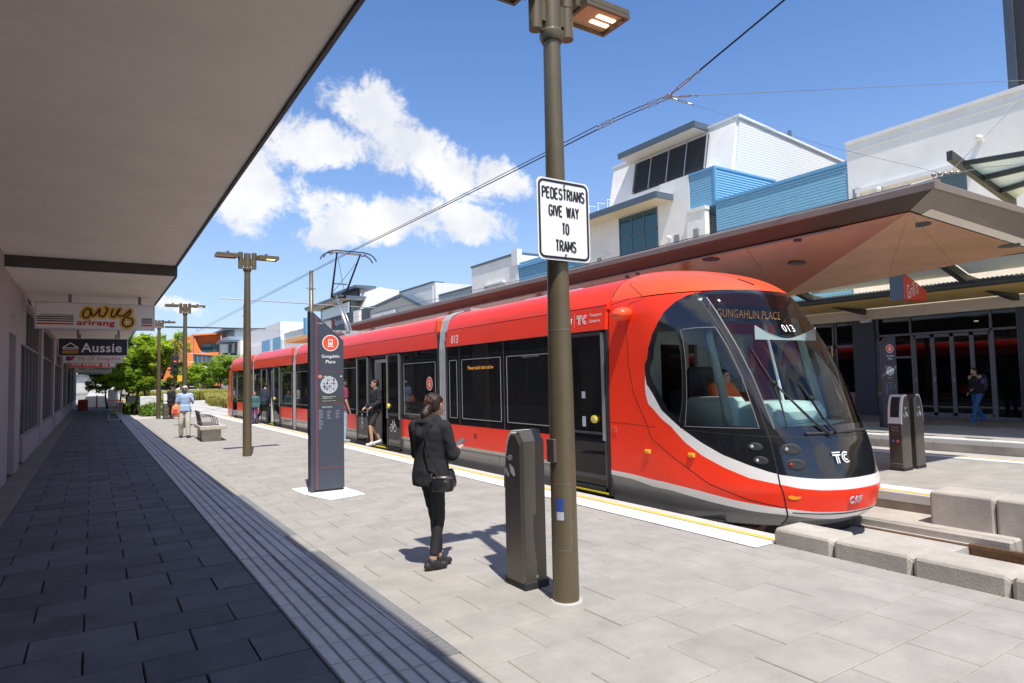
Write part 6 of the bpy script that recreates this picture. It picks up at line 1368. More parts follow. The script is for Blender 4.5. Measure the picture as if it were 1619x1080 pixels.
# ---------------------------------------------------------------- people
def P3(*a): return Vector(a)
def person(loc, rz, h, label, J=None, top='cloth_black', legs='cloth_legging', skin='skin', hair='hair_dark', shoe='shoe_black', short=False, sleeve=1., vox=.016, ponytail=False, hood=False, coat=0., loose=1., glasses=False, mask=None, leg_to=.06, female=False, group=None, pants_loose=1.):
    t = thing('person', label, 'person', loc, rz, group); k = h/1.7; s = .92 if female else 1.
    D = dict(head=(0, .015, 1.585), neck=(0, 0, 1.46), chest=(0, 0, 1.30), waist=(0, 0, 1.06), hipc=(0, 0, .93), shL=(-.18*s, 0, 1.40), shR=(.18*s, 0, 1.40), elL=(-.23*s, -.02, 1.11), elR=(.23*s, -.02, 1.11), wrL=(-.22*s, .08, .86), wrR=(.22*s, .08, .86),
             hiL=(-.09, 0, .90), hiR=(.09, 0, .90), knL=(-.10, .02, .49), knR=(.10, .02, .49), anL=(-.10, -.01, .075), anR=(.10, -.01, .075), toL=None, toR=None, look=(0, 1, 0))
    if J: D.update(J)
    for n_ in D:
        if D[n_] is not None and n_ != 'look': D[n_] = Vector(D[n_])*k
    look = Vector(D['look']).normalized(); hs = []
    def limb(m, a, b, r0, r1, n=12): m.capsule(D[a] if isinstance(a, str) else a, D[b] if isinstance(b, str) else b, r0*k, r1*k, n)
    def torso(m, g=0., z0='hipc', wide=1.):
        c = [(D['hipc']-Vector((0, 0, .05*k)), .135*s+g, .10+g), (D['hipc'], .165*s+g, .12+g), (D['waist'], .135*s+g*1.1, .098+g), (D['chest'], .165*s+g, .115+g), ((D['shL']+D['shR'])/2-Vector((0, 0, .03*k)), .175*s+g, .10+g), ((D['shL']+D['shR'])/2+Vector((0, 0, .035*k)), .10+g, .07+g)]
        sd = (D['shR']-D['shL']).normalized(); fwd = Vector((0, 0, 1)).cross(sd).normalized()
        m.loft([(p, sd*(a*k*wide), fwd*(b*k)) for p, a, b in c], 18)
    def foot(m, a, to, g=0.):
        p = D[a]; d = (to if to is not None else Vector((0, 1, 0))); d = Vector((d[0], d[1], d[2])).normalized()
        heel = p-d*.045*k; heel.z = p.z-.035*k; toe = heel+d*(.165 if female else .19)*k; toe.z += 0
        m.capsule(heel, toe, (.036+g)*k, (.028+g)*k, 12, .8); m.capsule(p, p+d*.05*k-Vector((0, 0, .03*k)), (.042+g)*k, (.036+g)*k, 12)
    # --- one continuous body
    b = MB(); torso(b); limb(b, 'neck', 'head', .055, .055)
    b.capsule(D['shL'], D['shR'], .06*k, .06*k); limb(b, 'chest', 'neck', .09, .052)
    hc = D['head']; side = look.cross(Vector((0, 0, 1))).normalized(); up = Vector((0, 0, 1)); R = .098*k
    b.loft([(hc+up*(z*k), side*(a*k), look*(c*k)) for z, a, c in ((-.115, .02, .025), (-.10, .045, .055), (-.06, .062, .082), (0, .074, .095), (.05, .076, .097), (.09, .060, .078), (.112, .02, .03))], 18)
    b.capsule(hc+look*.088*k-up*.0*k, hc+look*.112*k-up*.025*k, .012*k, .016*k, 8); b.capsule(hc+look*.085*k-up*.062*k-side*.018*k, hc+look*.085*k-up*.062*k+side*.018*k, .012*k, .012*k, 8)
    for sg_ in (-1, 1): b.capsule(hc+side*sg_*.076*k-up*.02*k, hc+side*sg_*.080*k+up*.015*k, .014*k, .018*k, 8, .6); b.capsule(hc+look*.083*k+side*sg_*.032*k+up*.012*k, hc+look*.083*k+side*sg_*.033*k+up*.013*k, .014*k, .014*k, 8)
    for q in 'LR':
        limb(b, 'sh'+q, 'el'+q, .050*s, .038*s); limb(b, 'el'+q, 'wr'+q, .040*s, .026*s); limb(b, 'hi'+q, 'kn'+q, .078, .052); limb(b, 'kn'+q, 'an'+q, .054, .036); foot(b, 'an'+q, D['to'+q], -.006)
        w_ = D['wr'+q]; d = (w_-D['el'+q]).normalized(); hd = D.get('hand'+q); d = Vector(hd).normalized() if hd is not None else d; sd = d.cross(Vector((0, 0, 1))); sd = sd.normalized() if sd.length > .2 else Vector((1, 0, 0)); nn = sd.cross(d)
        pal = w_+d*.055*k; b.capsule(w_+d*.01*k, pal, .026*k, .034*k, 10, .55, sd)
        for i_, (of, ln) in enumerate(((-.026, .062), (-.009, .070), (.009, .066), (.025, .052))):
            r0 = pal+sd*of*k+d*.015*k; r1 = r0+d*ln*.55*k; r2 = r1+(d*.6-nn*.8).normalized()*ln*.5*k; b.capsule(r0, r1, .0095*k, .0085*k, 6); b.capsule(r1, r2, .0085*k, .0075*k, 6)
        r0 = w_+d*.03*k+sd*(-.028 if q == 'R' else .028)*k; b.capsule(r0, r0+(d+sd*(-.9 if q == 'R' else .9)).normalized()*.05*k, .011*k, .009*k, 6)
    def fix(me, name, mats, par): o = link(name, me, mats, None, True); o.parent = par; return o
    body = fix(remeshed(b, vox*.75, 4), 'body', skin, t)
    # --- clothing, following the body
    m = MB(); torso(m, .022*loose+coat*.3); m.capsule(D['shL'], D['shR'], .072*k, .072*k)
    low = D['hipc']-Vector((0, 0, (.06+coat)*k)); g = .03*loose+.02*coat; sdv = (D['shR']-D['shL']).normalized(); fw = Vector((0, 0, 1)).cross(sdv)
    m.loft([(low, sdv*(.175*s+g)*k, fw*(.125+g)*k), (D['hipc'], sdv*(.175*s+g)*k, fw*(.125+g)*k), (D['waist'], sdv*(.150*s+g)*k, fw*(.11+g)*k)], 18)
    for q in 'LR':
        limb(m, 'sh'+q, 'el'+q, .068*loose**.5, .056*loose**.7)
        if sleeve > .5: e = D['el'+q]; w_ = D['wr'+q]; m.capsule(e, e+(w_-e)*.93, .057*k*loose**.7, .042*k*loose**.5, 12)
        else: pass
    if sleeve <= .5:
        m = MB(); torso(m, .018*loose); m.capsule(D['shL'], D['shR'], .068*k, .068*k); m.loft([(low, sdv*(.175*s+g)*k, fw*(.125+g)*k), (D['waist'], sdv*(.15*s+g)*k, fw*(.11+g)*k)], 18)
        for q in 'LR': a = D['sh'+q]; e = D['el'+q]; m.capsule(a, a+(e-a)*.72, .070*k, .062*k, 12)
    if hood:
        m.loft([(D['neck']+Vector((0, -.01, -.05))*k, sdv*.12*k, fw*.10*k), (D['neck']+Vector((0, -.02, .0))*k, sdv*.115*k, fw*.10*k), (D['neck']+Vector((0, -.03, .04))*k, sdv*.085*k, fw*.085*k)], 16)
        m.capsule(D['neck']+Vector((-.07, -.10, -.05))*k, D['neck']+Vector((.0, -.145, -.15))*k, .045*k, .05*k); m.capsule(D['neck']+Vector((.07, -.10, -.05))*k, D['neck']+Vector((.0, -.145, -.15))*k, .045*k, .05*k); m.capsule(D['neck']+Vector((-.05, -.11, -.03))*k, D['neck']+Vector((.05, -.11, -.03))*k, .05*k, .05*k)
    fix(remeshed(m, vox, 3, (.0045 if hood else .006)*k*loose, 7/k, h*10), 'hoodie' if hood else ('coat' if coat > .1 else ('shirt' if sleeve > .5 else 't_shirt')), top, t)
    m = MB(); m.loft([(D['hipc']+Vector((0, 0, .06*k)), sdv*.155*s*k, fw*.115*k), (D['hipc'], sdv*.175*s*k, fw*.13*k), (D['hipc']-Vector((0, 0, .07*k)), sdv*.165*s*k, fw*.12*k)], 18)
    pl_ = pants_loose
    for q in 'LR':
        limb(m, 'hi'+q, 'kn'+q, .086*min(pl_, 1.15), .060*pl_)
        if not short: a = D['kn'+q]; e = D['an'+q]; m.capsule(a, a+(e-a)*(1-leg_to), .061*pl_, (.041 if pl_ <= 1 else .052)*pl_*k, 12) if False else m.capsule(a, a+(e-a)*(1-leg_to), .060*pl_*k, (.048 if pl_ <= 1 else .052)*pl_*k, 12)
    if short:
        m = MB(); m.loft([(D['hipc']+Vector((0, 0, .06*k)), sdv*.155*s*k, fw*.115*k), (D['hipc']-Vector((0, 0, .07*k)), sdv*.17*s*k, fw*.125*k)], 18)
        for q in 'LR': a = D['hi'+q]; e = D['kn'+q]; m.capsule(a, a+(e-a)*.82, .095*k, .085*k, 12)
    fix(remeshed(m, vox, 3, .004*k*pl_, 9/k, h*3), 'shorts' if short else 'trousers', legs, t)
    for q in 'LR':
        m = MB(); foot(m, 'an'+q, D['to'+q], .008); me = remeshed(m, vox*.7, 3); sh = fix(me, 'shoe', shoe, t)
    # --- hair
    m = MB()
    m.loft([(hc+up*(z*k)-look*(y*k), side*(a*k), look*(c*k)) for z, a, c, y in ((-.075, .045, .035, .055), (-.04, .074, .062, .04), (.0, .084, .082, .024), (.045, .088, .098, .012), (.09, .074, .088, .006), (.122, .035, .045, .005))], 18)
    if ponytail:
        B_ = hc-look*.10*k-up*.035*k; m.capsule(hc-look*.06*k+up*.0*k, B_, .065*k, .030*k); m.capsule(B_, B_-look*.04*k-up*.07*k, .034*k, .045*k); m.capsule(B_-look*.04*k-up*.07*k, B_-look*.035*k-up*.25*k+side*-.01*k, .048*k, .020*k)
    hr_ = fix(remeshed(m, .010 if ponytail else vox*.7, 2, .005*k, 24/k, 5), 'hair', hair, t)
    if ponytail:
        st_ = MB(); rr = random.Random(2)
        for i_ in range(60):
            a = rr.uniform(-1, 1); z = rr.uniform(-.02, .10); p0 = hc+side*a*.082*k*(1-abs(z-.04)*3)+up*z*k-look*rr.uniform(.0, .08)*k; p1 = B_+side*rr.uniform(-.02, .02)*k; p2 = B_-look*rr.uniform(.0, .06)*k-up*rr.uniform(.16, .30)*k+side*rr.uniform(-.045, .04)*k
            mid = (p0+p1)/2-look*.03*k+up*.012*k; st_.tube([p0, mid, p1, (p1+p2)/2-look*.02*k, p2], [.002*k, .004*k, .005*k, .005*k, .0015*k], 4)
        o = part('hair_strands', st_, 'hair_brown', None); o.parent = t
    if glasses:
        o = part('glasses', MB().box(-.06*k, .06*k, .085*k, .10*k, 0, .03*k), 'black_print', None); o.parent = t; o.location = hc
    if mask:
        m = MB(); m.loft([(hc+look*.045*k+up*(z*k), side*(a*k), look*(c*k)) for z, a, c in ((-.11, .03, .04), (-.07, .065, .062), (-.03, .068, .062), (-.005, .05, .05))], 14); fix(remeshed(m, .012, 3), 'face_mask', mask, t)
    # brows, eyes and mouth as small features on the face
    ey = MB()
    for sg_ in (-1, 1): ey.ball(hc+look*.090*k+side*sg_*.031*k+up*.010*k, (.010*k, .010*k, .007*k), 8, 5); ey.capsule(hc+look*.092*k+side*sg_*.018*k+up*.034*k, hc+look*.088*k+side*sg_*.046*k+up*.034*k, .005*k, .004*k, 6)
    o = part('eyes', ey, 'black_print', None); o.parent = t
    return t, D, k
def attach(t, name, mb, mat, smooth=True, voxel=None):
    me = remeshed(mb, voxel, 3) if voxel else mb.mesh(name); o = link(name, me, mat, None, smooth); o.parent = t; return o
# the woman with the phone, seen from behind
WA = math.radians(-74)
tw_, D, k = person((2.50, 5.22, 0), WA, 1.53, 'woman in black hoodie and leggings with a dark ponytail, seen from behind holding a phone', dict(
    head=(.03, .04, 1.575), neck=(.02, .01, 1.45), look=(-.05, 1, -.22), shL=(-.16, -.05, 1.375), shR=(.17, .03, 1.375), elR=(.215, .09, 1.10), wrR=(.12, .24, 1.12), elL=(-.20, .0, 1.10), wrL=(-.04, .22, 1.10),
    handR=(-.2, .6, .35), handL=(.5, .6, .2), hiR=(.085, -.01, .90), knR=(.055, .05, .49), anR=(.03, -.02, .075), hiL=(-.08, .02, .90), knL=(-.02, .07, .49), anL=(-.02, .10, .075), toR=(.42, 1, 0), toL=(.2, 1, 0)),
    hood=True, ponytail=True, female=True, vox=.009, loose=1.12, coat=.06, leg_to=.22)
wm = tw_.matrix_basis.copy() if False else Matrix.Translation((2.50, 5.22, 0))@Matrix.Rotation(WA, 4, 'Z')
def inw(v): return wm@Vector(v)
w_ = D['wrR']; ph_c = inw(w_+Vector((-.05, .085, .06)))
fo = thing('phone', 'dark smartphone held up in the hands of the woman in the hoodie', 'phone', tuple(ph_c), WA); m = MB().box(-.030, .030, -.004, .004, -.06, .06, .003); o = part('case', m, 'tram_black', fo, local=True); o.rotation_euler = (math.radians(-58), math.radians(12), 0)
o2 = part('screen', MB().box(-.026, .026, -.0055, -.0042, -.055, .055), 'phone_screen', fo, local=True); o2.rotation_euler = o.rotation_euler
bg_ = thing('shoulder_bag', 'small black leather shoulder bag with a gold clasp at the woman’s hip', 'handbag', tuple(inw((.225*k, -.05*k, .85*k))), WA+math.radians(74-24))
m = MB(); m.loft([((0, 0, z), (a, 0, 0), (0, b_, 0)) for z, a, b_ in ((-.075, .065, .022), (-.065, .088, .034), (-.03, .098, .042), (.025, .096, .040), (.055, .084, .032), (.068, .06, .018))], 20); attach(bg_, 'pouch', m, 'leather', True, .008)
part('clasp', MB().loft([((.02, -.046, .02), (.016, 0, 0), (0, 0, .014)), ((.02, -.038, .02), (.016, 0, 0), (0, 0, .014))], 12), 'gold', bg_, local=True); part('zip', MB().tube([(-.08, -.026, .045), (0, -.044, .048), (.08, -.026, .045)], .003, 5), 'chrome', bg_, local=True); part('ring', MB().tube([(-.09, -.01, .05), (-.10, -.01, .075), (-.088, -.01, .09)], .006, 6), 'gold', bg_, local=True)
st0 = inw((.215*k, -.075*k, .95*k)); L0 = inw((-.05*k, -.15*k, 1.42*k))
part('strap', MB().tube([tuple(st0-bg_.location if 0 else st0), tuple(inw((.17*k, -.165*k, 1.12*k))), tuple(inw((.12*k, -.175*k, 1.30*k))), tuple(inw((.11*k, -.10*k, 1.44*k)))], .007, 6), 'leather')
o = bpy.data.objects['strap']; tag(o, 'thin black strap running up the back of the hoodie to the small bag', 'bag strap')
m = MB().capsule(inw((.175*k, .10*k, .93*k)), inw((.18*k, .10*k, .83*k)), .04, .055, 12, .7); o = link('tote_bag', remeshed(m, .012, 3), 'leather', None, True); tag(o, 'second soft black bag hanging in front of the woman’s far hip', 'handbag')
# older man walking towards us
person((2.43, 22.75, 0), math.radians(168), 1.62, 'man in blue shirt, beige trousers, grey cap and blue mask walking towards the camera', dict(anL=(-.12, .12, .075), knL=(-.10, .10, .49), anR=(.12, -.10, .075), knR=(.11, .04, .49), elR=(.25, .0, 1.12), wrR=(.24, .06, .90), elL=(-.24, .05, 1.13), wrL=(-.2, .22, 1.25)), top='cloth_blue', legs='cloth_beige', hair='hair_grey', skin='skin_warm', shoe='shoe_black', sleeve=.4, loose=1.0, pants_loose=1.35, mask='mask_blue', glasses=True)
ob_ = thing('carrier_bag', 'orange and red carrier bag in the hand of the man in the blue shirt', 'bag', (2.17, 22.72, .68)); m = MB().loft([((0, 0, -.02), (.10, 0, 0), (0, .06, 0)), ((0, 0, .12), (.13, 0, 0), (0, .08, 0)), ((0, 0, .3), (.11, 0, 0), (0, .05, 0)), ((.02, 0, .38), (.04, 0, 0), (0, .02, 0))], 14); attach(ob_, 'sack', m, 'bag_orange', True, .02); part('print', MB().box(-.09, .04, -.085, -.078, .08, .22), 'bag_red', ob_, local=True); part('handle', MB().tube([(-.03, 0, .34), (0, 0, .46), (.05, 0, .34)], .01, 5), 'bag_orange', ob_, local=True)
person((3.22, 35.9, 0), math.radians(-75), 1.60, 'woman in a black padded coat waiting beside the distant ticket validator', dict(elR=(.22, .08, 1.12), wrR=(.12, .28, 1.05), elL=(-.22, .08, 1.12), wrL=(-.1, .28, 1.08)), top='cloth_black', legs='cloth_legging', coat=.2, loose=1.6, female=True, vox=.02)
person((5.50, 27.75, 0), math.radians(150), 1.32, 'boy in a teal hooded top and purple trousers standing by the tram door', dict(), top='cloth_teal', legs='cloth_purple', hair='hair_brown', vox=.018, loose=1.2)
person((5.85, 27.9, 0), math.radians(-62), 1.68, 'man in a navy suit leaning to step into the far tram door', dict(head=(0, .20, 1.55), neck=(0, .12, 1.44), chest=(0, .08, 1.28), waist=(0, .02, 1.06), shL=(-.18, .10, 1.38), shR=(.18, .10, 1.38), elL=(-.22, .32, 1.22), wrL=(-.2, .55, 1.18), elR=(.24, .08, 1.1), wrR=(.22, .15, .85), anL=(-.1, -.32, .10), knL=(-.1, -.02, .48), anR=(.1, .12, .075), knR=(.1, .15, .5)), top='cloth_navy', legs='cloth_navy', vox=.018, loose=1.2, coat=.1)
person((5.70, 17.35, 0), math.radians(-80), 1.72, 'man in a maroon t-shirt and pale jeans half hidden behind the totem', dict(), top='cloth_maroon', legs='cloth_denim', sleeve=.4, shoe='map_grey', vox=.016, loose=1.2)
bp_ = thing('backpack', 'black backpack on the man in the maroon shirt', 'backpack', (5.50, 17.33, 1.2)); attach(bp_, 'sack', MB().loft([((0, 0, -.24), (.08, 0, 0), (0, .13, 0)), ((0, 0, -.1), (.11, 0, 0), (0, .16, 0)), ((0, 0, .15), (.1, 0, 0), (0, .15, 0)), ((.02, 0, .25), (.05, 0, 0), (0, .09, 0))], 14), 'cloth_black', True, .018); part('pocket', MB().box(-.14, -.09, -.1, .1, -.2, .0, .02), 'leather', bp_, local=True)
person((6.12, 15.98, .02), math.radians(95), 1.66, 'young man in black sweater, shorts and white shoes stepping out of the near tram door', dict(anL=(-.1, .16, .055), knL=(-.1, .20, .48), anR=(.1, -.16, .075), knR=(.1, .05, .49), elL=(-.23, .0, 1.12), wrL=(-.2, .20, 1.0), elR=(.23, .0, 1.12), wrR=(.16, .22, .98), look=(.25, 1, -.1)), top='cloth_black', legs='cloth_legging', short=True, shoe='shoe_white', skin='skin', vox=.014, loose=1.35)
person((22.75, 8.98, 0), math.radians(72), 1.66, 'person in blue jeans with a backpack walking past the dark bifold doors', dict(head=(0, .10, 1.56), neck=(0, .05, 1.45), anR=(.1, -.30, .10), knR=(.1, .0, .49), anL=(-.1, .32, .075), knL=(-.1, .22, .5), elL=(-.23, .12, 1.12), wrL=(-.2, .40, 1.02), elR=(.23, -.05, 1.1), wrR=(.22, .1, .9)), top='cloth_black', legs='cloth_jeans', shoe='shoe_blue', vox=.02, loose=1.35, pants_loose=1.25)
for o in [o for o in bpy.data.objects if o.name.startswith('person') and o.get('label', '').startswith('person in blue jeans')]:
    y_ = MB(); y_.capsule((-.16, .02, 1.34), (.16, .02, 1.34), .085, .085); oo = link('yoke', remeshed(y_, .016, 3), 'cloth_tan', None, True); oo.parent = o
    y_ = MB(); y_.capsule((-.19, .03, 1.29), (-.225, .08, 1.17), .072, .066); oo = link('sleeve_patch', remeshed(y_, .016, 3), 'cloth_violet', None, True); oo.parent = o
bp2 = thing('backpack', 'navy backpack on the walker outside the dark shopfront', 'backpack', (22.98, 8.92, 1.2), math.radians(-18)); attach(bp2, 'sack', MB().loft([((0, 0, -.26), (.08, 0, 0), (0, .13, 0)), ((.03, 0, -.1), (.13, 0, 0), (0, .16, 0)), ((.0, 0, .15), (.11, 0, 0), (0, .15, 0)), ((-.02, 0, .25), (.05, 0, 0), (0, .09, 0))], 14), 'navy', True, .02); part('strap', MB().tube([(-.1, -.1, .2), (-.3, -.12, .22), (-.38, -.12, 0), (-.1, -.1, -.15)], .02, 6), 'navy', bp2, local=True)
# driver
dr = person((XC-.0, 6.12, .05), math.radians(180), 1.7, 'tram driver in an orange safety vest seated behind the grey console', dict(head=(0, .04, 1.53), hipc=(0, 0, .93), knL=(-.12, .42, .80), knR=(.12, .42, .80), anL=(-.12, .42, .2), anR=(.12, .42, .2), elL=(-.26, .15, 1.15), wrL=(-.2, .42, 1.12), elR=(.26, .15, 1.15), wrR=(.2, .42, 1.12)), top='cloth_orange', legs='cloth_navy', vox=.02, loose=1.15)
# ---------------------------------------------------------------- masts and wires
def tubeobj(name, pts, r, mat, label, cat, group=None, n=6):
    return tag(part(name, MB().tube([tuple(p) for p in pts], r, n), mat, None), label, cat, group)
for i, (yy, top_, lab) in enumerate(((39.9, 8.5, 'nearest bronze overhead line mast, rising behind the tram roof beside the information totem'), (60.7, 8.7, 'second overhead line mast, just left behind the second lamp post'), (110, 8.8, 'furthest overhead line mast, in front of the orange building'))):
    t = thing('line_mast', lab, 'mast', (11.2, yy, 0), 0, 'tapered masts that carry the overhead line'); L = dict(parent=t, local=True)
    part('pole', MB().zloft([(0, 0, 0, .17, .17), (0, 0, top_, .12, .12)], 16), 'bronze', smooth=True, **L)
    part('band', MB().zloft([(0, 0, top_-1.15, .15, .15), (0, 0, top_-1.05, .15, .15)], 12).box(-.3, .3, -.03, .03, top_-1.12, top_-1.08), 'fitting', **L)
    part('cross_arm', MB().tube([(-5.2, 0, 6.55), (4.6, 0, 6.35)], .03, 6).tube([(-3.9, 0, 6.5), (-3.75, 0, 6.2)], .02, 5).tube([(2.9, 0, 6.35), (3.1, 0, 6.1)], .02, 5), 'wire_pale', **L)
NODE = Vector((7.475, 6.92, 5.97))
n2 = Vector((7.475, 8.59, 6.04)); wz = lambda y: 6.06+.0009*(y-9)
for dx in (0,):
    tubeobj('contact_wire', [n2+Vector((-.0, 0, -.02)), (7.475, 14.67, 6.06), (7.475, 22, 6.14), (7.475, 54, 6.16), (7.4, 66, 6.18)], .011, 'wire', 'lower contact wire over the tram, touching the pantograph', 'overhead wire')
    tubeobj('catenary_wire', [n2+Vector((0, 0, .05)), (7.475, 14.67, 6.11), (7.475, 22, 6.19), (7.475, 40, 6.25), (7.4, 60, 6.25)], .008, 'wire', 'upper twin wire just above the contact wire', 'overhead wire')
up_ = Vector(onX(1240, 0, 7.475)); dirv = (up_-NODE); tubeobj('anchor_wire', [NODE+dirv*.30, NODE+dirv*4], .013, 'wire', 'dark anchor wire running up and out of the top of the picture', 'overhead wire')
fit = thing('wire_junction', 'steel yoke plate with turnbuckles joining the overhead wires in the sky', 'wire fitting', tuple(NODE))
part('yoke_plate', MB().add([NODE+Vector(v) for v in ((0, -.06, -.05), (0, .09, -.035), (0, .10, .035), (0, 0, .05), (0, -.08, .0))]+[NODE+Vector(v)+Vector((.012, 0, 0)) for v in ((0, -.06, -.05), (0, .09, -.035), (0, .10, .035), (0, 0, .05), (0, -.08, .0))], [(0, 1, 2, 3, 4), (9, 8, 7, 6, 5), (0, 5, 6, 1), (1, 6, 7, 2), (2, 7, 8, 3), (3, 8, 9, 4), (4, 9, 5, 0)]), 'fitting', fit)
def turnbuckle(p, q, r=.012):
    p, q = Vector(p), Vector(q); d = (q-p).normalized(); l = (q-p).length; s = d.cross(Vector((.3, .2, 1))).normalized()*.02
    part('turnbuckle', MB().tube([p, p+d*l*.3], r*.8, 6).tube([p+d*l*.28+s, p+d*l*.72+s], r*.6, 5).tube([p+d*l*.28-s, p+d*l*.72-s], r*.6, 5).tube([p+d*l*.7, q], r*.8, 6).ball(p, r*1.9, 8, 6).ball(q, r*1.9, 8, 6).ball(p+d*l*.28, r*1.7, 8, 6).ball(p+d*l*.72, r*1.7, 8, 6), 'fitting', fit)
turnbuckle(NODE+dirv*.02, NODE+dirv*.30, .016)
for dz in (-.025, .03): turnbuckle(NODE+Vector((0, .09, dz)), NODE+Vector((0, .55, dz+.03)), .010); turnbuckle(n2+Vector((0, -.45, dz)), n2+Vector((0, -.02, dz)), .011); tubeobj('link_wire', [NODE+Vector((0, .5, dz+.03)), n2+Vector((0, -.4, dz))], .007, 'wire', ('lower' if dz < 0 else 'upper')+' one of the two short link wires between the yoke and the line', 'overhead wire')
rt = Vector(onX(1619, 127, 16)); tubeobj('span_wire', [NODE, NODE+(rt-NODE)*2.2], .005, 'wire_pale', 'pale span wire running to the top right edge', 'overhead wire'); d_ = (rt-NODE).normalized(); turnbuckle(NODE+d_*.1, NODE+d_*.55, .011)
tipw = Vector(onX(1498, 276, 9.4)); d_ = (Vector(onX(1310, 232, 8.7))-NODE).normalized(); tubeobj('stay_wire', [NODE, Vector(onX(1310, 232, 8.7)), tipw], .0022, 'wire', 'thin stay wire slanting down from the yoke to the canopy corner', 'overhead wire'); turnbuckle(NODE+d_*.08, NODE+d_*.42, .010)
tubeobj('stay_wire', [tipw, Vector(onX(1640, 132, 22))], .004, 'wire_pale', 'thin stay wire rising from the canopy corner to the white wall', 'overhead wire'); tubeobj('stay_cable', [Vector(onX(1440, 292, 9.0)), tipw, Vector(onX(1560, 264, 12)), Vector(onX(1640, 258, 15))], .006, 'wire_pale', 'pale stay cable crossing in front of the slanting steel beam', 'overhead wire')
tubeobj('stay_cable', [Vector((8.95, 26, 4.25)), Vector(onX(900, 425, 8.7)), Vector(onX(1100, 375, 8.7)), Vector(onX(1440, 292, 8.9))], .006, 'wire', 'dark cable running low along the top of the island canopy', 'overhead wire')
ft = thing('cable_fitting', 'cluster of steel cable clamps at the outer corner of the island canopy', 'wire fitting', tuple(tipw)); m = MB()
for k_ in range(5): m.ball(tipw+Vector((.05*k_-.15, .1-.05*k_, .01*(k_ % 2))), .028, 6, 5)
part('clamps', m, 'fitting', ft)
tubeobj('cross_span', [onX(262, 517, 3), onX(420, 520, 14)], .05, 'wire', 'thin cross span wire low over the far end of the street', 'overhead wire'); tubeobj('cross_span', [(3.2, 110, 5.2), (13, 110, 5.1)], .06, 'wire_pale', 'pale cross arm in front of the orange building', 'overhead wire')
# ---------------------------------------------------------------- traffic signal, cart, cone, planters
ts = thing('traffic_signal', 'black traffic signal head with an orange marker beside the lamp post', 'traffic light', (3.9, 41.6, 0)); part('pole', MB().zloft([(3.9, 41.6, 0, .06, .06), (3.9, 41.6, 4.2, .05, .05)], 10), 'bronze', ts)
part('head', MB().box(3.78, 4.02, 41.35, 41.6, 2.35, 3.35, .03).box(3.7, 4.1, 41.5, 41.54, 2.3, 3.4, .02), 'rubber', ts); part('lamp', MB().ball((3.9, 41.34, 2.98), (.1, .03, .05), 10, 6), 'sign_red', ts); part('marker', MB().box(4.03, 4.33, 41.5, 41.53, 1.85, 2.2), 'sign_yellow', ts); part('push_box', MB().box(3.83, 3.97, 41.45, 41.6, 1.7, 2.1, .02), 'rubber', ts)
for v_ in (2.85, 2.55): part('visor', MB().loft([((3.9, 41.34, v_), (.09, 0, 0), (0, 0, .09)), ((3.9, 41.22, v_), (.09, 0, 0), (0, 0, .09))], 12), 'rubber', ts)
ct = thing('shopping_trolley', 'empty wire shopping trolley standing in the shade beside the tactile strip', 'shopping trolley', (.85, 35, 0)); m = MB()
for z, a in ((.45, .18), (.6, .22), (.75, .25), (.9, .27)): m.tube([(.85-a, 34.6, z), (.85+a, 34.6, z), (.85+a, 35.4, z), (.85-a, 35.4, z), (.85-a, 34.6, z)], .008, 4)
for i in range(9):
    for yy in (34.6, 35.4): m.tube([(.85-.27+.0675*i, yy, .9), (.85-.18+.045*i, yy, .45)], .005, 4)
for i in range(9):
    for sx in (-1, 1): m.tube([(.85+sx*.27, 34.6+.1*i, .9), (.85+sx*.18, 34.6+.1*i, .45)], .005, 4)
part('basket', m, 'chrome', ct); part('frame', MB().tube([(.6, 34.55, .12), (.62, 34.7, .45), (.58, 34.5, 1.0), (1.12, 34.5, 1.0), (1.08, 34.7, .45), (1.1, 34.55, .12)], .014, 6).tube([(.62, 35.4, .12), (.62, 34.6, .14), (1.08, 34.6, .14), (1.08, 35.4, .12)], .014, 6), 'chrome', ct); part('handle', MB().tube([(.56, 34.45, 1.02), (1.14, 34.45, 1.02)], .02, 8), 'cone_red', ct)
for x in (.6, 1.1):
    for yy in (34.55, 35.4): part('castor', MB().loft([((x-.015, yy, .06), (0, .06, 0), (0, 0, .06)), ((x+.015, yy, .06), (0, .06, 0), (0, 0, .06))], 10), 'rubber', ct)
cb = thing('bollard_post', 'thin red post far down the shaded walk', 'bollard', (.25, 60, 0)); part('post', MB().zloft([(.25, 60, 0, .14, .14), (.25, 60, .05, .14, .14), (.25, 60, .08, .06, .06), (.25, 60, 1.0, .04, .04)], 8), 'cone_red', cb)
for x, y, w_, h_, lab, mat in ((2.35, 50, .45, 1.0, 'pale concrete planter wall between the trees', 'coping'), (1.85, 62, .8, 1.4, 'far pale planter wall with a poster on it', 'coping'), (2.75, 42.5, .5, 1.05, 'white board with scribbled lines in front of the shrubs', 'white_trim')):
    t = thing('planter_wall', lab, 'planter', (x, y, 0)); part('wall', MB().box(x-w_, x+w_, y, y+(.12 if mat == 'white_trim' else 2.2), -.03, h_, .02), mat, t)
    if y > 60: part('poster', MB().box(x-.3, x+.7, y-.01, y, .4, 1.0), 'sign_white', t); part('poster_print', MB().box(x-.2, x+.6, y-.02, y-.011, .45, .55), 'sign_yellow', t)
    if mat == 'white_trim': g = Print((x, y, .55), X3, Z3, .003); g.line([(-.4, .3), (-.1, .45), (.2, .35), (.0, .1), (.3, -.1), (-.2, -.2)], .02); g.done('scribble', 'map_grey', t)
tag(part('red_planter_box', MB().box(-.9, -.3, 55, 57, 0, .75, .03), 'seat_red', None), 'dark red box by the shop wall far down the walk', 'box')
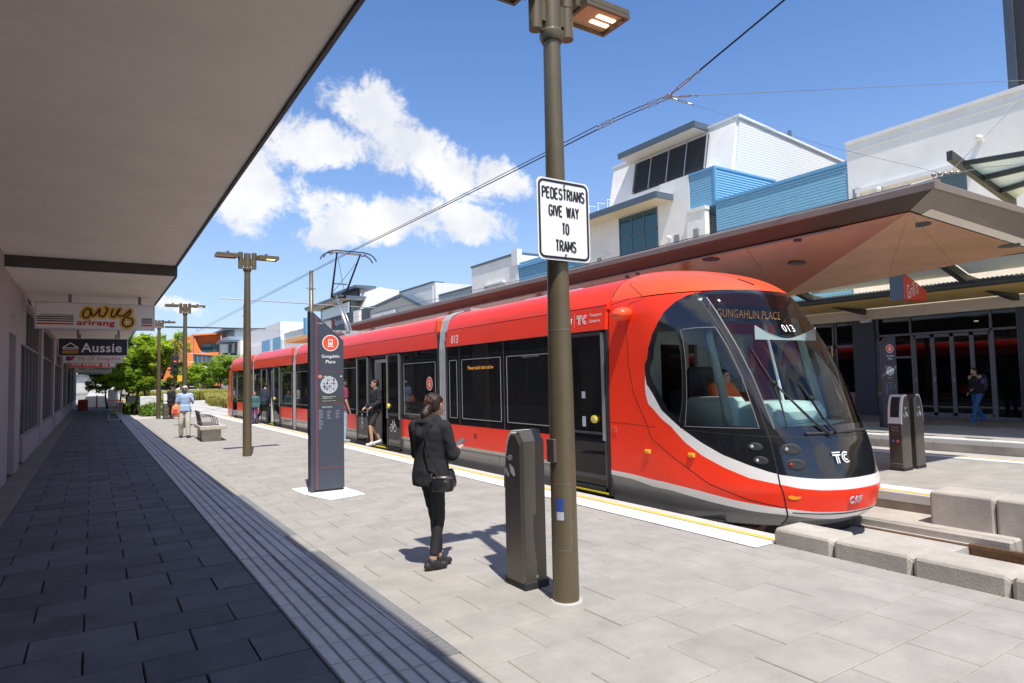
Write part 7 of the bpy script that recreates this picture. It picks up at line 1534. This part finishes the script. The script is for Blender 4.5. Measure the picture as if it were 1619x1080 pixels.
# ---------------------------------------------------------------- vegetation
def tree(loc, label, h, spread, mats, n=5200, seed=1, trunks=1, group=None, leaf=.16, low=.30):
    rr = random.Random(seed); t = thing('tree', label, 'tree', loc, 0, group); tm = MB(); tips = []
    for q in range(trunks):
        bx, by = (rr.uniform(-.5, .5)*(trunks > 1), rr.uniform(-.8, .8)*(trunks > 1)); base = Vector((bx, by, -.05)); fork = Vector((bx+rr.uniform(-.2, .2), by+rr.uniform(-.2, .2), h*.34)); tm.tube([base, (base+fork)/2+Vector((rr.uniform(-.05, .05), 0, 0)), fork], [.10*h/5, .08*h/5, .065*h/5], 8)
        for i in range(7):
            a = 2*math.pi*i/7+rr.uniform(-.4, .4); r = spread*rr.uniform(.35, .95); z = h*rr.uniform(.5, .93); e = fork+Vector((math.cos(a)*r*.8, math.sin(a)*r*.8, z-fork.z)); mid = fork+(e-fork)*.5+Vector((0, 0, .15)); tm.tube([fork, mid, e], [.045*h/5, .028*h/5, .01], 5); tips += [e, mid+Vector((0, 0, .2))]
            for j in range(3): e2 = mid+(e-mid)*rr.uniform(.2, .9)+Vector((rr.uniform(-.6, .6), rr.uniform(-.6, .6), rr.uniform(-.1, .5))); tm.tube([mid, e2], [.02, .006], 4); tips.append(e2)
    part('trunk', tm, 'bark', t, True, local=True)
    clumps = []
    for e in tips: clumps.append((e, rr.uniform(.35, .75)*spread*.42))
    for i in range(26):
        a = rr.uniform(0, 6.283); u = rr.uniform(-1, 1); rad = rr.uniform(.7, 1.0); clumps.append((Vector((math.cos(a)*spread*rad*math.sqrt(1-u*u*.6), math.sin(a)*spread*rad*math.sqrt(1-u*u*.6), h*(.63+.30*u))), rr.uniform(.2, .42)*spread*.5))
    B = [MB() for _ in mats]
    for i in range(n):
        c, r = clumps[rr.randrange(len(clumps))]; v = Vector((rr.gauss(0, 1), rr.gauss(0, 1), rr.gauss(0, .7))); v = v.normalized()*r*rr.uniform(.45, 1.05); p = c+v
        if p.z < h*low: continue
        s_ = leaf*rr.uniform(.6, 1.3); ax = Vector((rr.uniform(-1, 1), rr.uniform(-1, 1), rr.uniform(-.5, .5))).normalized(); bx_ = ax.cross(Vector((rr.uniform(-1, 1), rr.uniform(-1, 1), 1))).normalized()
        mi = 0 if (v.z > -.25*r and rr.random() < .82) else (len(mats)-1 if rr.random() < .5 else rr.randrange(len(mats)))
        d = Vector((0, 0, -.3*s_)); B[mi].add([p-ax*s_, p-ax*s_*.1+bx_*s_*.34, p+ax*s_+d, p-ax*s_*.1-bx_*s_*.34], [(0, 1, 2, 3)])
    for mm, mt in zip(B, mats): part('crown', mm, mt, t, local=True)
    return t
G1 = 'bright green trees beyond the covered walk'
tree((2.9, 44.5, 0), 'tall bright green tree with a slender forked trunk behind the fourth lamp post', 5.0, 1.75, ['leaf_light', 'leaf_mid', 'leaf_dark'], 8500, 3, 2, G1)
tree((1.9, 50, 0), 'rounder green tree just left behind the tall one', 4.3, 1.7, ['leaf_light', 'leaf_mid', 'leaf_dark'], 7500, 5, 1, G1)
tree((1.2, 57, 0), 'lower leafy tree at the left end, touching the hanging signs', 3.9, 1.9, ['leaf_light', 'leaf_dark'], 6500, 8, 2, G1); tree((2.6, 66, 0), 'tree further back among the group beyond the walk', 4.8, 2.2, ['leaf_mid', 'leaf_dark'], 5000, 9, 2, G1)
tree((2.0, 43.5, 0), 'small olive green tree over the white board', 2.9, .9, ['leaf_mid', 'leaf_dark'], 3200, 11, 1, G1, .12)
G2 = 'rounded street trees in front of the orange building'
for i, (x, y, h_, s_) in enumerate(((10.2, 92, 4.2, 2.0), (12.3, 95, 4.6, 2.3), (14.8, 98, 4.9, 2.3), (13.2, 88, 5.3, 2.0), (16.5, 100, 6.2, 2.6), (17.8, 90, 5.6, 2.5), (16.0, 82, 5.2, 2.0))):
    tree((x, y, 0), ['leftmost rounded tree of the row before the orange building', 'second tree of the far row', 'third tree of the far row', 'fourth tree of the far row, under the white canopy', 'fifth tree of the far row, yellowish on top', 'sixth tree of the far row beside the tram roof', 'last tree of the far row, partly behind the tram'][i], h_, s_, ['leaf_light', 'leaf_mid', 'leaf_dark'][(i % 2):], 4200, 20+i, 1, G2, .22, .2)
def tufts(name, label, poly_pts, n, hgt, mat, seed):
    rr = random.Random(seed); m = MB(); xs = [p[0] for p in poly_pts]; ys_2 = [p[1] for p in poly_pts]
    def inside(x, y):
        c = False; j = len(poly_pts)-1
        for i in range(len(poly_pts)):
            (xi, yi), (xj, yj) = poly_pts[i], poly_pts[j]
            if (yi > y) != (yj > y) and x < (xj-xi)*(y-yi)/(yj-yi)+xi: c = not c
            j = i
        return c
    k_ = 0
    while k_ < n:
        x, y = rr.uniform(min(xs), max(xs)), rr.uniform(min(ys_2), max(ys_2))
        if not inside(x, y): continue
        k_ += 1; hh = hgt*rr.uniform(.55, 1.1)
        for b_ in range(13):
            a = rr.uniform(0, 6.283); r = rr.uniform(.1, .5)*hh; w2 = .012+.008*hh; dx, dy = math.cos(a), math.sin(a)
            p0 = Vector((x, y, -.03)); p1 = p0+Vector((dx*r*.4, dy*r*.4, hh*.75)); p2 = p0+Vector((dx*r, dy*r, hh*rr.uniform(.6, 1.0))); sd = Vector((-dy, dx, 0))*w2*1.6
            m.add([p0-sd, p0+sd, p1+sd, p1-sd, p2], [(0, 1, 2, 3), (3, 2, 4)])
    return tag(part(name, m, mat, None), label, 'grass', None, 'stuff')
tufts('ornamental_grass', 'yellow green ornamental grass right of the far tracks beside the tram end', [(7.9, 42), (10.5, 40), (12.5, 62), (14, 75), (9.2, 70), (7.6, 55)], 1500, .95, 'grass_yellow', 1)
tufts('ornamental_grass', 'band of yellow grass across the street under the far trees', [(3.0, 74), (20, 80), (19, 90), (2.0, 84)], 2400, 1.2, 'grass_yellow', 2)
tufts('ornamental_grass', 'green strappy grass left of the far tracks beside the waiting woman', [(2.2, 41), (4.3, 42), (5.3, 58), (5.8, 64), (2.4, 62)], 1100, .75, 'grass_green', 3)
tufts('ornamental_grass', 'yellow grass mixed into the left bed', [(3.3, 46), (5.0, 48), (6.3, 68), (3.4, 68)], 800, .9, 'grass_yellow', 4)
def shrub(loc, label, r, seed, mats=('leaf_dark', 'leaf_mid')):
    rr = random.Random(seed); t = thing('shrub', label, 'shrub', loc); B = [MB() for _ in mats]
    for i in range(1500):
        v = Vector((rr.gauss(0, 1), rr.gauss(0, 1), abs(rr.gauss(0, .8)))).normalized()*r*rr.uniform(.5, 1.05); s_ = .09*rr.uniform(.6, 1.4); ax = Vector((rr.uniform(-1, 1), rr.uniform(-1, 1), rr.uniform(-1, 1))).normalized(); bx_ = ax.cross(v).normalized(); mi = rr.randrange(len(mats)); B[mi].add([v-ax*s_, v+bx_*s_*.5, v+ax*s_, v-bx_*s_*.5], [(0, 1, 2, 3)])
    for mm, mt in zip(B, mats): part('foliage', mm, mt, t, local=True)
    part('stem', MB().tube([(0, 0, -.05), (.05, 0, r*.5)], .03, 5), 'bark', t, local=True)
shrub((2.95, 41.3, 0), 'dark round shrub behind the white board', .75, 31); shrub((3.4, 44, 0), 'dark shrub at the foot of the fourth lamp post', .8, 32); shrub((1.6, 48, 0), 'low shrub by the pale planter wall', .6, 33); shrub((2.2, 45, 0), 'shrub filling the bed left of the board', .65, 34)
# far street clutter
hd = thing('distant_wall', 'low grey building line closing the street behind the trees', 'building', (0, 240, 0)); part('wall', MB().box(-60, 9, 240, 250, 0, 5.0), 'coping', hd); part('roof', MB().box(-61, 9.5, 239, 251, 5.0, 5.6), 'slate_trim', hd)
hd = thing('distant_shop', 'low shaded shops under the orange building', 'building', (14, 149, 0)); part('wall', MB().box(4, 19, 148, 149.8, 0, 2.6), 'slate_panel', hd); part('window_band', MB().box(5, 18, 147.9, 148, .6, 2.2), 'glass_shop', hd)
for i, (x, y, c_) in enumerate(((13.3, 118, 'white_trim'), (17.2, 120, 'navy'), (8.2, 125, 'white_trim'), (5.0, 120, 'sign_blue'))):
    t = thing('parked_car', ['white car glimpsed between the far trunks', 'dark blue car parked right of the white one', 'white car at the left of the far trees', 'blue car beyond the traffic signal'][i], 'car', (x, y, 0), 0, 'cars parked beyond the far trees'); L = dict(parent=t, local=True)
    part('body', MB().prism([(-2.1, .3), (2.1, .3), (2.15, .75), (1.3, .9), (.7, 1.4), (-1.2, 1.42), (-2.0, .95)], 1, -.85, .85), c_, **L); part('glass', MB().prism([(1.15, .92), (.65, 1.34), (-1.1, 1.36), (-1.7, .95)], 1, -.87, .87), 'glass_shop', **L)
    for a in (-1.3, 1.3):
        for b_ in (-.8, .8): part('wheel', MB().loft([((a, b_-.1, .32), (.32, 0, 0), (0, 0, .32)), ((a, b_+.1, .32), (.32, 0, 0), (0, 0, .32))], 14), 'rubber', **L)
